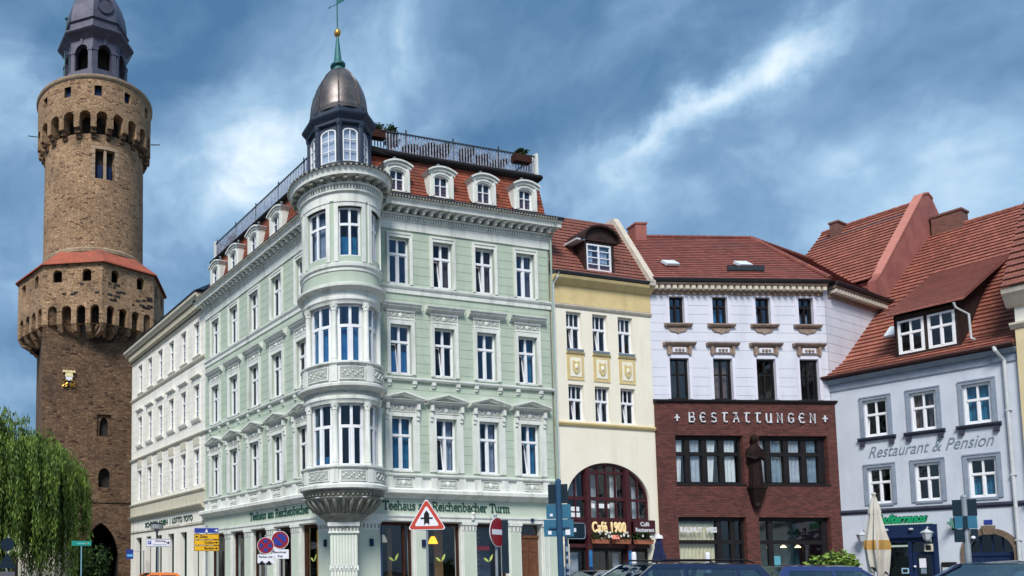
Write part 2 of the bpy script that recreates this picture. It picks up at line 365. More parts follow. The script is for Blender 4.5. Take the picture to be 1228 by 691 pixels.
# ------------------------------------------------------------------ mesh builder
class MB:
    def __init__(s): s.v = []; s.f = []; s.m = []; s.u = []
    def face(s, pts, m=0, uv=None):
        i = len(s.v); s.v += [tuple(p) for p in pts]
        s.f.append(tuple(range(i, i + len(pts)))); s.m.append(m); s.u.append(uv)
    def box(s, x0, x1, y0, y1, z0, z1, m=0):
        if x0 > x1: x0, x1 = x1, x0
        if y0 > y1: y0, y1 = y1, y0
        if z0 > z1: z0, z1 = z1, z0
        a = [(x, y, z) for z in (z0, z1) for y in (y0, y1) for x in (x0, x1)]
        for q in ((0, 2, 3, 1), (4, 5, 7, 6), (0, 1, 5, 4), (2, 6, 7, 3), (0, 4, 6, 2), (1, 3, 7, 5)):
            s.face([a[k] for k in q], m)
    def hexa(s, a, m=0):
        """eight corners: bottom ring 0-3 counter-clockwise from above, top ring 4-7"""
        for q in ((0, 3, 2, 1), (4, 5, 6, 7), (0, 1, 5, 4), (1, 2, 6, 5), (2, 3, 7, 6), (3, 0, 4, 7)):
            s.face([a[k] for k in q], m)
    def prof(s, pr, x0, x1, m=0):
        """closed profile of (y, z) extruded along x"""
        n = len(pr)
        for i in range(n):
            (y0, z0), (y1, z1) = pr[i], pr[(i + 1) % n]
            s.face([(x0, y0, z0), (x1, y0, z0), (x1, y1, z1), (x0, y1, z1)], m)
        s.face([(x0, y, z) for y, z in pr], m); s.face([(x1, y, z) for y, z in reversed(pr)], m)
    def poly(s, pts, y0, y1, m=0):
        """closed outline of (x, z) given thickness in y (front face at y0)"""
        n = len(pts)
        s.face([(x, y0, z) for x, z in pts], m); s.face([(x, y1, z) for x, z in reversed(pts)], m)
        for i in range(n):
            (a, b), (c, d) = pts[i], pts[(i + 1) % n]
            s.face([(a, y0, b), (a, y1, b), (c, y1, d), (c, y0, d)], m)
    def plan(s, pts, z0, z1, m=0):
        """closed plan outline (x, y) between two heights"""
        n = len(pts)
        s.face([(x, y, z1) for x, y in pts], m); s.face([(x, y, z0) for x, y in reversed(pts)], m)
        for i in range(n):
            (a, b), (c, d) = pts[i], pts[(i + 1) % n]
            s.face([(a, b, z0), (c, d, z0), (c, d, z1), (a, b, z1)], m)
    def lathe(s, pr, n=32, a0=0.0, a1=2 * math.pi, c=(0, 0), m=0, caps=True, rot=0.0):
        full = abs(a1 - a0 - 2 * math.pi) < 1e-6
        for i in range(n):
            A, B = a0 + rot + (a1 - a0) * i / n, a0 + rot + (a1 - a0) * (i + 1) / n
            vv = 0
            for (r0, z0), (r1, z1) in zip(pr, pr[1:]):
                L = math.hypot(r1 - r0, z1 - z0); rm = max(r0, r1, .3)
                uv = [(A * rm, vv), (B * rm, vv), (B * rm, vv + L), (A * rm, vv + L)]
                if abs(z1 - z0) > .7 * L: uv = [(A * rm, z0), (B * rm, z0), (B * rm, z1), (A * rm, z1)]
                vv += L
                p = [(c[0] + r0 * math.sin(A), c[1] - r0 * math.cos(A), z0), (c[0] + r0 * math.sin(B), c[1] - r0 * math.cos(B), z0),
                     (c[0] + r1 * math.sin(B), c[1] - r1 * math.cos(B), z1), (c[0] + r1 * math.sin(A), c[1] - r1 * math.cos(A), z1)]
                if r0 < 1e-5: p = p[1:]; uv = uv[1:]
                elif r1 < 1e-5: p = p[:3]; uv = uv[:3]
                s.face(p, m, uv)
    def cbox(s, r0, r1, a0, a1, z0, z1, n=6, c=(0, 0), m=0):
        """curved box round a vertical axis; angle 0 faces -y, positive turns to +x"""
        def P(r, a, z): return (c[0] + r * math.sin(a), c[1] - r * math.cos(a), z)
        for i in range(n):
            A, B = a0 + (a1 - a0) * i / n, a0 + (a1 - a0) * (i + 1) / n
            s.face([P(r1, A, z0), P(r1, B, z0), P(r1, B, z1), P(r1, A, z1)], m, [(A * r1, z0), (B * r1, z0), (B * r1, z1), (A * r1, z1)])
            s.face([P(r0, B, z0), P(r0, A, z0), P(r0, A, z1), P(r0, B, z1)], m)
            s.face([P(r0, A, z1), P(r1, A, z1), P(r1, B, z1), P(r0, B, z1)], m)
            s.face([P(r0, B, z0), P(r1, B, z0), P(r1, A, z0), P(r0, A, z0)], m)
        s.face([P(r0, a0, z0), P(r1, a0, z0), P(r1, a0, z1), P(r0, a0, z1)], m)
        s.face([P(r1, a1, z0), P(r0, a1, z0), P(r0, a1, z1), P(r1, a1, z1)], m)
    def tube(s, pts, r, n=8, m=0):
        pts = [Vector(p) for p in pts]; rr = r if isinstance(r, (list, tuple)) else [r] * len(pts)
        rings = []
        for i, p in enumerate(pts):
            d = (pts[min(i + 1, len(pts) - 1)] - pts[max(i - 1, 0)]).normalized()
            ref = Vector((0, 0, 1)) if abs(d.z) < .9 else Vector((1, 0, 0))
            a = d.cross(ref).normalized(); b = d.cross(a).normalized()
            rings.append([p + (a * math.cos(2 * math.pi * k / n) + b * math.sin(2 * math.pi * k / n)) * rr[i] for k in range(n)])
        for A, B in zip(rings, rings[1:]):
            for k in range(n): s.face([A[k], A[(k + 1) % n], B[(k + 1) % n], B[k]], m)
        s.face(rings[0][::-1], m); s.face(rings[-1], m)
    def ball(s, c, r, n=12, m=0, sq=(1, 1, 1)):
        k = n // 2
        for j in range(k):
            t0, t1 = math.pi * j / k, math.pi * (j + 1) / k
            for i in range(n):
                a0, a1 = 2 * math.pi * i / n, 2 * math.pi * (i + 1) / n
                P = lambda t, a: (c[0] + sq[0] * r * math.sin(t) * math.cos(a), c[1] + sq[1] * r * math.sin(t) * math.sin(a), c[2] - sq[2] * r * math.cos(t))
                q = [P(t0, a0), P(t0, a1), P(t1, a1), P(t1, a0)]
                if j == 0: q = [q[0], q[2], q[3]]
                elif j == k - 1: q = q[:3]
                s.face(q, m)
    def wall(s, x0, x1, z0, z1, holes=(), depth=.25, y=0.0, grooves=(), gd=.02, gh=.024, m=0, mr=None):
        """wall sheet with rectangular openings, their reveals, and rustication joints sunk into it"""
        mr = m if mr is None else mr
        xs = {x0, x1}; zs = {z0, z1}
        for h in holes: xs |= {h[0], h[1]}; zs |= {h[2], h[3]}
        gz = [g for g in grooves if z0 + .05 < g < z1 - .05 and all(abs(g - z) > .04 for z in zs)]
        for g in gz: zs |= {g, g + gh}
        xs = sorted(x for x in xs if x0 - 1e-6 <= x <= x1 + 1e-6); zs = sorted(z for z in zs if z0 - 1e-6 <= z <= z1 + 1e-6)
        for zi, zj in zip(zs, zs[1:]):
            zc = (zi + zj) / 2
            g = any(abs(zi - q) < 1e-6 and abs(zj - q - gh) < 1e-6 for q in gz)
            yy = y + gd if g else y
            for xi, xj in zip(xs, xs[1:]):
                xc = (xi + xj) / 2
                if any(h[0] < xc < h[1] and h[2] < zc < h[3] for h in holes): continue
                s.face([(xi, yy, zi), (xj, yy, zi), (xj, yy, zj), (xi, yy, zj)], m)
                if g:
                    s.face([(xi, y, zi), (xj, y, zi), (xj, yy, zi), (xi, yy, zi)], m)
                    s.face([(xi, yy, zj), (xj, yy, zj), (xj, y, zj), (xi, y, zj)], m)
        for h in holes:
            a, b, c, d = h[:4]
            s.face([(a, y, c), (a, y + depth, c), (a, y + depth, d), (a, y, d)], mr)
            s.face([(b, y + depth, c), (b, y, c), (b, y, d), (b, y + depth, d)], mr)
            s.face([(a, y, d), (a, y + depth, d), (b, y + depth, d), (b, y, d)], mr)
            s.face([(a, y + depth, c), (a, y, c), (b, y, c), (b, y + depth, c)], mr)
    def arch(s, x0, x1, zs, zt, depth, y=0.0, n=20, m=0, mr=None, point=0.0, below=None):
        """fills the corners above an arch that springs at zs and tops at zt inside a rectangular opening, with its reveal"""
        mr = m if mr is None else mr
        c = (x0 + x1) / 2; hw = (x1 - x0) / 2; pts = []
        for i in range(n + 1):
            t = math.pi * i / n; x = -math.cos(t); z = math.sin(t)
            if point: z = z * (1 - point) + (1 - abs(x)) ** .75 * point
            pts.append((c + hw * x, zs + (zt - zs) * z))
        for (a, b), (e, f) in zip(pts, pts[1:]):
            s.face([(a, y, b), (e, y, f), (e, y, zt + .001), (a, y, zt + .001)], m)
            s.face([(a, y, b), (a, y + depth, b), (e, y + depth, f), (e, y, f)], mr)
        return pts
    def tiles(s, o, U, V, poly, course=.3, lip=.035, m=0):
        """overlapping tile courses over a convex (u, v) outline on a roof slope; V points up the slope"""
        o, U, V = Vector(o), Vector(U).normalized(), Vector(V).normalized(); Nn = U.cross(V).normalized()
        if Nn.z < 0: Nn = -Nn
        def ext(v):
            xs = []
            for (a, b), (c, d) in zip(poly, poly[1:] + poly[:1]):
                if abs(d - b) < 1e-9:
                    if abs(v - b) < 1e-9: xs += [a, c]
                elif min(b, d) - 1e-9 <= v <= max(b, d) + 1e-9: xs.append(a + (c - a) * (v - b) / (d - b))
            return (min(xs), max(xs)) if xs else None
        v0 = min(p[1] for p in poly); v1 = max(p[1] for p in poly); v = v0
        cuts = sorted({round(p[1], 6) for p in poly}); lev = [v0]
        k = 1
        while v0 + k * course < v1 - 1e-6: lev.append(v0 + k * course); k += 1
        lev.append(v1)
        for a, b in zip(lev, lev[1:]):
            sub = [a] + [c for c in cuts if a + 1e-6 < c < b - 1e-6] + [b]
            for i, (p, q) in enumerate(zip(sub, sub[1:])):
                e0, e1 = ext(p + 1e-7), ext(q - 1e-7)
                if not e0 or not e1: continue
                h0 = lip * (1 - (p - a) / course); h1 = lip * (1 - (q - a) / course)
                P = lambda u, vv, h: o + U * u + V * vv + Nn * h
                s.face([P(e0[0], p, h0), P(e0[1], p, h0), P(e1[1], q, h1), P(e1[0], q, h1)], m, [(e0[0], p), (e0[1], p), (e1[1], q), (e1[0], q)])
                if i == 0: s.face([P(e0[0], p, -.01), P(e0[1], p, -.01), P(e0[1], p, h0), P(e0[0], p, h0)], m, [(e0[0], p - .02), (e0[1], p - .02), (e0[1], p), (e0[0], p)])
    def mesh(s, name, mats, smooth=False, recalc=True):
        me = bpy.data.meshes.new(name)
        me.from_pydata(s.v, [], s.f)
        for mt in (mats if isinstance(mats, (list, tuple)) else [mats]): me.materials.append(mt)
        me.polygons.foreach_set('material_index', s.m)
        uvl = me.uv_layers.new(name='UVMap')
        for p, u in zip(me.polygons, s.u):
            if u is None:
                n = p.normal; ax = max(range(3), key=lambda i: abs(n[i]))
                for li in p.loop_indices:
                    co = me.vertices[me.loops[li].vertex_index].co
                    uvl.data[li].uv = (co.y, co.z) if ax == 0 else (co.x, co.z) if ax == 1 else (co.x, co.y)
            else:
                for li, q in zip(p.loop_indices, u): uvl.data[li].uv = q
        bm = bmesh.new(); bm.from_mesh(me)
        bmesh.ops.remove_doubles(bm, verts=bm.verts, dist=1e-5)
        if recalc: bmesh.ops.recalc_face_normals(bm, faces=bm.faces)
        if smooth:
            for f in bm.faces: f.smooth = True
            for ed in bm.edges:
                if len(ed.link_faces) == 2 and ed.calc_face_angle(0) > R_(42): ed.smooth = False
        bm.to_mesh(me); bm.free()
        return me

W = {}
def put(name, data, parent=None, Mw=Matrix.Identity(4)):
    o = bpy.data.objects.new(name, data); COL.objects.link(o)
    if parent is not None:
        o.parent = parent; o.matrix_basis = W[parent.name].inverted() @ Mw
    else: o.matrix_basis = Mw
    W[o.name] = Mw.copy()
    return o
def part(name, mb, mats, parent, Mw, smooth=False, recalc=True):
    return put(name, mb.mesh(name, mats, smooth, recalc) if isinstance(mb, MB) else mb, parent, Mw)
def thing(name, label, cat, Mw, group=None, mb=None, mats=None, smooth=False):
    o = put(name, mb.mesh(name, mats, smooth) if mb else None, None, Mw)
    if not mb: o.empty_display_size = .5
    o['label'] = label; o['category'] = cat
    if group: o['group'] = group
    return o
def struct(name, mb, mats):
    o = put(name, mb.mesh(name, mats)); o['kind'] = 'structure'; return o
def T(x, y, z): return Matrix.Translation((x, y, z))
def RZ(a): return Matrix.Rotation(a, 4, 'Z')
def frame(o, t):
    t = Vector((t[0], t[1], 0)).normalized(); n = Vector((-t.y, t.x, 0))
    return Matrix(((t.x, n.x, 0, o[0]), (t.y, n.y, 0, o[1]), (0, 0, 1, 0), (0, 0, 0, 1)))
def copy_tree(o, Mw):
    c = o.copy(); COL.objects.link(c); c.parent = None; c.matrix_basis = Mw; W[c.name] = Mw.copy()
    for ch in list(o.children):
        d = ch.copy(); COL.objects.link(d); d.parent = c; d.matrix_basis = ch.matrix_basis.copy(); W[d.name] = Mw @ ch.matrix_basis
        for g in list(ch.children):
            h = g.copy(); COL.objects.link(h); h.parent = d; h.matrix_basis = g.matrix_basis.copy()
    return c

def text_mesh(txt, width=None, height=None, depth=.02, bold=.0, shear=0.0, align='LEFT', space=1.0):
    """raised lettering standing in the x/z plane, front face at y = 0"""
    cu = bpy.data.curves.new('t', 'FONT'); cu.body = txt; cu.size = 1.0; cu.extrude = .5; cu.offset = bold; cu.shear = shear; cu.space_character = space
    cu.resolution_u = 4
    ob = bpy.data.objects.new('t', cu); COL.objects.link(ob)
    me = bpy.data.meshes.new_from_object(ob)
    bpy.data.objects.remove(ob); bpy.data.curves.remove(cu)
    xs = [v.co.x for v in me.vertices]; ys = [v.co.y for v in me.vertices]
    x0, x1, y0, y1 = min(xs), max(xs), min(ys), max(ys)
    sy = height / (y1 - y0) if height else width / (x1 - x0)
    sx = width / (x1 - x0) if width else sy
    off = 0 if align == 'LEFT' else -(x1 - x0) * sx / 2
    base_ = y0 if height else 0
    for v in me.vertices:
        x, y, z = v.co; v.co = ((x - x0) * sx + off, (.5 - z) * depth - depth, (y - base_) * sy)
    me.update()
    return me
def lettering(name, txt, mat, parent, Mw, **k):
    me = text_mesh(txt, **k); me.name = name; me.materials.clear(); me.materials.append(mat)
    for p in me.polygons: p.material_index = 0
    return put(name, me, parent, Mw)

SERIF = {'T': (.86, [[(.04, 1), (.80, 1)], [(.42, 1), (.42, 0)], [(.26, 0), (.58, 0)], [(.04, 1), (.04, .80)], [(.80, 1), (.80, .80)]]),
 'R': (.90, [[(.14, 0), (.14, 1)], [(.0, 1), (.50, 1), (.68, .88), (.68, .64), (.50, .52), (.14, .52)], [(.42, .52), (.72, .0)], [(0, 0), (.28, 0)], [(.62, 0), (.84, 0)]]),
 'e': (.66, [[(.06, .36), (.56, .36), (.52, .58), (.32, .68), (.12, .56), (.05, .32), (.14, .08), (.34, 0), (.56, .10)]]),
 'h': (.76, [[(.0, 1), (.12, 1), (.12, 0)], [(.12, .50), (.26, .66), (.46, .66), (.54, .50), (.54, 0)], [(0, 0), (.24, 0)], [(.42, 0), (.68, 0)]]),
 'a': (.66, [[(.08, .56), (.22, .68), (.42, .64), (.48, .48), (.48, .06), (.60, 0)], [(.48, .40), (.20, .36), (.05, .18), (.16, 0), (.34, .02), (.48, .14)]]),
 'u': (.76, [[(0, .66), (.13, .66), (.13, .16), (.26, 0), (.42, .03), (.54, .18)], [(.44, .66), (.54, .66), (.54, 0), (.66, 0)]]),
 's': (.56, [[(.44, .52), (.42, .64), (.22, .68), (.07, .56), (.14, .40), (.36, .30), (.45, .16), (.32, .0), (.08, .04), (.05, .16)]]),
 'm': (1.10, [[(0, .66), (.12, .66), (.12, 0)], [(.12, .50), (.26, .66), (.42, .64), (.50, .50), (.50, 0)], [(.50, .50), (.64, .66), (.80, .64), (.88, .50), (.88, 0)], [(0, 0), (.24, 0)], [(.40, 0), (.62, 0)], [(.78, 0), (1.0, 0)]]),
 'i': (.38, [[(.02, .66), (.15, .66), (.15, 0)], [(.02, 0), (.28, 0)], [(.15, .88), (.15, .94)]]),
 'c': (.60, [[(.50, .50), (.46, .64), (.28, .68), (.10, .54), (.05, .32), (.14, .08), (.32, 0), (.52, .10)]]),
 'n': (.76, [[(0, .66), (.12, .66), (.12, 0)], [(.12, .50), (.26, .66), (.46, .66), (.54, .50), (.54, 0)], [(0, 0), (.24, 0)], [(.42, 0), (.68, 0)]]),
 'b': (.70, [[(0, 1), (.12, 1), (.12, .02)], [(.12, .46), (.26, .66), (.46, .62), (.58, .36), (.46, .06), (.28, 0), (.12, .12)]]),
 'r': (.56, [[(0, .66), (.13, .66), (.13, 0)], [(.13, .44), (.28, .64), (.44, .66), (.46, .54)], [(0, 0), (.28, 0)]]), ' ': (.42, [])}
def serif_text(txt, width, h, th):
    mb = MB(); tot = sum(SERIF[c][0] for c in txt); k = width / tot; x = 0
    for c in txt:
        adv, st = SERIF[c]
        for q in st:
            mb.tube([(x + p[0] * k, 0, p[1] * h) for p in q], th, 6)
            for p in q[1:-1]: mb.ball((x + p[0] * k, 0, p[1] * h), th, 6)
        x += adv * k
    return mb
# frames of the measured facades (x along the wall to the right, y into the house)
tR, tL = (.96534, .26100), (-.37916, .92533)
C0 = (6.666, 30.820)
FR = frame(C0, tR)
FL = frame(C0, (-tL[0], -tL[1]))          # x runs towards the corner: x = -distance from the corner
oB = (22.131, 35.001); tB = (.99976, .02182)
FB = frame(oB, tB)
oQ = (30.599, 35.185); tQ = (.44776, -.89415)
FQ = frame(oQ, tQ)
FS = frame(oQ, (.89415, .44776))          # side wall line of the lilac house, x goes inward along it
G0 = 0.17                                  # ground level
BASE = Matrix.Translation((0, 0, G0))
def base_of(Fm): return Fm @ T(0, 0, G0)
# ------------------------------------------------------------------ ground
mb = MB(); mb.face([(-700, -500, 0), (700, -500, 0), (700, 900, 0), (-700, 900, 0)])
o = struct('ground', mb, COBBLE); o.matrix_basis = T(0, 0, G0 - .012)
mb = MB(); mb.face([(-40, 9.0, G0), (60, 12.5, G0), (60, 20.5, G0), (-40, 17.0, G0)]); mb.face([(-1.2, 17, G0 + .004), (6.6, 17, G0 + .004), (-14, 72, G0 + .004), (-20.5, 70, G0 + .004)])
struct('road', mb, ASPH)
mb = MB()
for k in range(16):
    x = -30 + k * 5.5; y = 13 + (x + 40) * .035
    mb.face([(x, y - .06, G0 + .009), (x + 3, y + .045, G0 + .009), (x + 3, y + .165, G0 + .009), (x, y + .06, G0 + .009)])
struct('road_marking', mb, LINE)
def pave(Fm, x0, x1, wdt):
    mb = MB(); mb.box(x0, x1, -wdt + .15, 1.0, G0 - .1, G0 + .12, 0); mb.box(x0, x1, -wdt, -wdt + .147, G0 - .1, G0 + .125, 1)
    o = struct('pavement', mb, [PAVE, KERB]); o.matrix_basis = Fm
pave(FR, -.4, 16.0, 3.2); pave(FB, .1, 8.3, 3.4); pave(FQ, .2, 16, 3.0); pave(FL, -27, -1.2, 2.6)

# ------------------------------------------------------------------ windows
CACHE = {}
def cm(key, fn, mats, **k):
    if key not in CACHE: CACHE[key] = fn().mesh(key[0], mats, **k)
    return CACHE[key]
def joinery(w, h, kind, rec, fw=.07):
    mb = MB(); x0, x1 = -w / 2, w / 2; y0, y1 = rec, rec + .07
    mb.box(x0, x0 + fw, y0, y1, 0, h); mb.box(x1 - fw, x1, y0, y1, 0, h)
    mb.box(x0 + fw, x1 - fw, y0, y1, 0, fw); mb.box(x0 + fw, x1 - fw, y0, y1, h - fw, h)
    iw0, iw1 = x0 + fw, x1 - fw
    if kind.startswith('cross'):
        tz = h * (.66 if 'low' not in kind else .60)
        mb.box(iw0, iw1, y0 - .02, y1, tz - .05, tz + .05)
        mh = .05 if w > .95 else .034
        mb.box(-mh, mh, y0 - .012, y1, fw, tz - .05)
        if '3' in kind:
            for q in (1, 2):
                xx = iw0 + (iw1 - iw0) * q / 3; mb.box(xx - .015, xx + .015, y0 + .01, y1, tz + .05, h - fw)
        else: mb.box(-mh + .004, mh - .004, y0 - .006, y1, tz + .05, h - fw)
        if 'six' in kind:
            for sx in (-1, 1):
                for q in (.33, .66): mb.box(min(sx * .05, sx * iw1), max(sx * .05, sx * iw1), y0 + .015, y1 - .01, tz * q - .014, tz * q + .014)
        # sashes
        for sx in (-1, 1):
            a, b = (-w / 2 + fw, -mh) if sx < 0 else (mh, w / 2 - fw)
            tl = ('tiltl' in kind and sx < 0) or ('tiltr' in kind and sx > 0)
            t = .035 if w > .95 else .024
            def bar(xa, xb, za, zb):
                if tl:
                    k = .115
                    y = lambda z: y0 + .03 + (z - fw) * k
                    mb.hexa([(xa, y(za), za), (xb, y(za), za), (xb, y(za) + .04, za), (xa, y(za) + .04, za), (xa, y(zb), zb), (xb, y(zb), zb), (xb, y(zb) + .04, zb), (xa, y(zb) + .04, zb)])
                else: mb.box(xa, xb, y0 + .012, y1 - .012, za, zb)
            zb = tz - .05
            bar(a, a + t, fw, zb); bar(b - t, b, fw, zb); bar(a + t, b - t, fw, fw + t); bar(a + t, b - t, zb - t, zb)
    elif kind == 'grid':
        for q in (1, 2, 3): mb.box(iw0, iw1, y0 + .01, y1, h * q / 4 - .02, h * q / 4 + .02)
        mb.box(-.03, .03, y0, y1, fw, h - fw)
    elif kind == 'two':
        mb.box(-.04, .04, y0, y1, fw, h - fw); mb.box(iw0, iw1, y0 + .006, y1, h * .62 - .03, h * .62 + .03)
    return mb
def curtain_mb(w, h, sty):
    mb = MB()
    def drape(xa, xb, za, zb, amp=.03, k=38, taper=0.0):
        n = max(4, int(abs(xb - xa) * 26)); pr = []
        for i in range(n + 1):
            x = xa + (xb - xa) * i / n; pr.append((x, amp * math.sin(x * k + za)))
        for (a, p), (b, q) in zip(pr, pr[1:]):
            ta = a + (0 if not taper else (xa - a) * taper); tb = b + (0 if not taper else (xa - b) * taper)
            mb.face([(ta, p, za), (tb, q, za), (b, q, zb), (a, p, zb)])
    e = w / 2 - .05
    if sty == 'full': drape(-e, e, .05, h - .05)
    elif sty == 'low': drape(-e, e, .05, h * .5)
    elif sty == 'sides': drape(-e, -e + w * .34, .05, h - .05); drape(e, e - w * .34, .05, h - .05)
    elif sty == 'gather': drape(-e, 0, .05, h - .05, taper=.5); drape(e, 0, .05, h - .05, taper=.5)
    elif sty == 'left': drape(-e, -.02, .05, h - .05)
    elif sty == 'right': drape(e, .02, .05, h - .05)
    return mb
def win(par, Fm, x, z0, w, h, kind='cross', fm=None, gl=None, cur=None, rec=.13, sur=None, name='window', fw=.07):
    fm = fm or WHITE; gl = gl or GLASS
    Mw = Fm @ T(x, 0, z0)
    key = ('window', round(w, 3), round(h, 3), kind, rec, fm.name, fw)
    o = put(name, cm(key, lambda: joinery(w, h, kind, rec, fw), fm), par, Mw)
    def pane():
        m = MB()
        if 'tilt' in kind:
            tz = h * (.60 if 'low' in kind else .66); yy = rec + .045; e = w / 2 - .02; sg = -1 if 'tiltl' in kind else 1; k_ = .115
            m.face([(-e, yy, tz), (e, yy, tz), (e, yy, h - .02), (-e, yy, h - .02)])
            a, b = (0, e) if sg < 0 else (-e, 0); m.face([(a, yy, .02), (b, yy, .02), (b, yy, tz), (a, yy, tz)])
            a, b = (-e, 0) if sg < 0 else (0, e); m.face([(a, yy + .01, .05), (b, yy + .01, .05), (b, yy + .01 + (tz - .05) * k_, tz - .06), (a, yy + .01 + (tz - .05) * k_, tz - .06)])
            return m
        m.face([(-w / 2 + .02, rec + .045, .02), (w / 2 - .02, rec + .045, .02), (w / 2 - .02, rec + .045, h - .02), (-w / 2 + .02, rec + .045, h - .02)]); return m
    put('pane', cm(('pane', round(w, 3), round(h, 3), rec, gl.name, kind if 'tilt' in kind else ''), pane, gl, recalc=False), o, Mw)
    if cur:
        sty, mt = cur
        put('curtain', cm(('curtain', round(w, 3), round(h, 3), sty, mt.name), lambda: curtain_mb(w, h, sty), mt), o, Mw @ T(0, rec + .22, 0))
    if sur: put('surround', sur, o, Mw)
    return o

# ------------------------------------------------------------------ corner house
green = thing('corner_house', 'pale green corner house with round bay, slate cupola and red mansard roof', 'townhouse', base_of(FR))
RW = [2.76 + 2.12 * i for i in range(4)]
LW = [-(3.02 + 2.32 * i) for i in range(5)]
GR = [z * .385 + 4.95 for z in range(31)]
FLOORS = ((13.76, .98, 2.02), (9.85, 1.0, 2.12), (5.74, 1.0, 2.28))
for Fm, xa, xb, xs in ((FR, 0.0, 10.42, RW), (FL, -13.68, 0.0, LW)):
    mb = MB()
    holes = [(x - w / 2, x + w / 2, z, z + h) for x in xs for z, w, h in FLOORS]
    mb.wall(xa, xb, 3.62, 16.75, holes, .26, 0, GR, .010, .018)
    part('wall', mb, GREEN, green, Fm)
    mb = MB(); t = 17.3 if Fm is FR else 17.26
    mb.box(xa + .25, xb - .25, .8, 9.5, 3.75, t); 
    part('inner_wall', mb, ROOM, green, Fm)
# surrounds
def sur3():
    mb = MB(); w, h = .98, 2.02
    for sx in (-1, 1):
        mb.box(sx * w / 2, sx * (w / 2 + .13), -.06, .02, -.02, h + .20); mb.box(sx * (w / 2 + .06), sx * (w / 2 + .13), -.085, -.06, -.02, h + .20)
    mb.box(-w / 2, w / 2, -.06, .02, h, h + .20); mb.box(-w / 2 - .06, w / 2 + .06, -.087, -.06, h + .13, h + .20); mb.box(-w / 2, w / 2, -.04, .12, -.06, 0)
    return mb
def relief(mb, x0, x1, y, z0, z1, m=1):
    """a carved panel: frame, sunk field, scrolls"""
    mb.box(x0, x1, y + .012, y + .04, z0, z1, m)
    for k in range(4):
        a, b = [(x0, x1, z0, z0 + .03), (x0, x1, z1 - .03, z1), (x0, x0 + .03, z0, z1), (x1 - .03, x1, z0, z1)][k][0:2], [(x0, x1, z0, z0 + .03), (x0, x1, z1 - .03, z1), (x0, x0 + .03, z0 + .03, z1 - .03), (x1 - .03, x1, z0 + .03, z1 - .03)][k][2:4]
        mb.box(a[0], a[1], y - .012, y + .02, b[0], b[1], 0)
    cx, cz, hw, hh = (x0 + x1) / 2, (z0 + z1) / 2, (x1 - x0) / 2 - .05, (z1 - z0) / 2 - .05
    mb.ball((cx, y + .01, cz), min(hh, .11), 8, 0, (1, .4, 1))
    for sx in (-1, 1):
        pts = []
        for i in range(15):
            u = i / 14; pts.append((cx + sx * (.12 + (hw - .14) * u), y + .004, cz + hh * .62 * math.sin(u * 9.5)))
        mb.tube(pts, .018, 5, 0)
        for q in (.3, .62, .9): mb.ball((cx + sx * (.12 + (hw - .14) * q), y + .008, cz - hh * .45 * math.sin(q * 9.5)), .032, 6, 0, (1, .6, 1))
HOOD = [(.02, 0), (-.05, 0), (-.08, .06), (-.12, .08), (-.20, .13), (-.20, .18), (-.26, .22), (-.27, .27), (.02, .30)]
def sur2():
    mb = MB(); w, h = 1.0, 2.12
    for sx in (-1, 1):
        mb.box(sx * w / 2, sx * (w / 2 + .17), -.06, .02, -.02, h + .20); mb.box(sx * (w / 2 + .10), sx * (w / 2 + .17), -.085, -.06, -.02, h + .20)
    mb.box(-w / 2, w / 2, -.06, .02, h, h + .20); mb.box(-w / 2, w / 2, -.04, .12, -.06, 0)
    mb.box(-.69, .69, -.075, .02, h + .20, h + .25); relief(mb, -.67, .67, -.05, h + .25, h + .56)
    mb.box(-.70, .70, -.08, .02, h + .56, h + .61)
    mb.prof([(y, z + h + .62) for y, z in HOOD], -.92, .92)
    return mb
def sur1():
    mb = MB(); w, h = 1.0, 2.28
    for sx in (-1, 1):
        mb.box(sx * w / 2, sx * (w / 2 + .15), -.06, .02, -.02, h + .17)
        mb.box(sx * (w / 2 + .16), sx * (w / 2 + .32), -.045, .02, -.02, h + .02)
        mb.box(sx * (w / 2 + .16), sx * (w / 2 + .30), -.13, .02, h + .02, h + .16); mb.box(sx * (w / 2 + .17), sx * (w / 2 + .29), -.09, .02, h - .14, h + .02)
        mb.box(sx * (w / 2 + .16), sx * (w / 2 + .30), -.17, .02, h + .30, h + .55); mb.box(sx * (w / 2 + .18), sx * (w / 2 + .28), -.11, .02, h + .16, h + .30)
    mb.box(-w / 2, w / 2, -.06, .02, h, h + .17); mb.box(-w / 2, w / 2, -.04, .12, -.06, 0)
    relief(mb, -.65, .65, -.05, h + .20, h + .54)
    zb = h + .56
    mb.prof([(y, z * .52 + zb) for y, z in HOOD], -1.0, 1.0)
    # raking cornices and tympanum
    for sx in (-1, 1):
        x0, x1, zz0, zz1 = sx * 1.0, 0, zb + .155, zb + .42
        for (ya, yb, th, dz) in ((-.27, .02, .07, .07), (-.19, .02, .08, 0)):
            a = [(x0, ya, zz0 + dz - .07), (x1, ya, zz1 + dz - .07), (x1, yb, zz1 + dz - .07), (x0, yb, zz0 + dz - .07)]
            b = [(p[0], p[1], p[2] + th) for p in a]
            mb.hexa(a + b if sx < 0 else [a[1], a[0], a[3], a[2], b[1], b[0], b[3], b[2]])
    mb.face([(-.9, -.03, zb + .15), (.9, -.03, zb + .15), (0, -.03, zb + .40)], 1)
    return mb
SUR = [f().mesh('surround', [TRIM, ORN]) for f in (sur3, sur2, sur1)]
curs = [('sides', CURT_T), None, ('full', CURT_B), ('sides', NET), None, ('low', CURT_T), ('sides', CURT_B), ('full', CURT_T), ('right', NET), None, ('left', CURT_B), ('gather', NET)]
tl = {(0, 1): 'tiltl', (0, 2): 'tiltl', (1, 0): 'tiltl', (1, 1): 'tiltl', (1, 3): 'tiltl', (2, 1): 'tiltl', (2, 3): 'tiltl'}
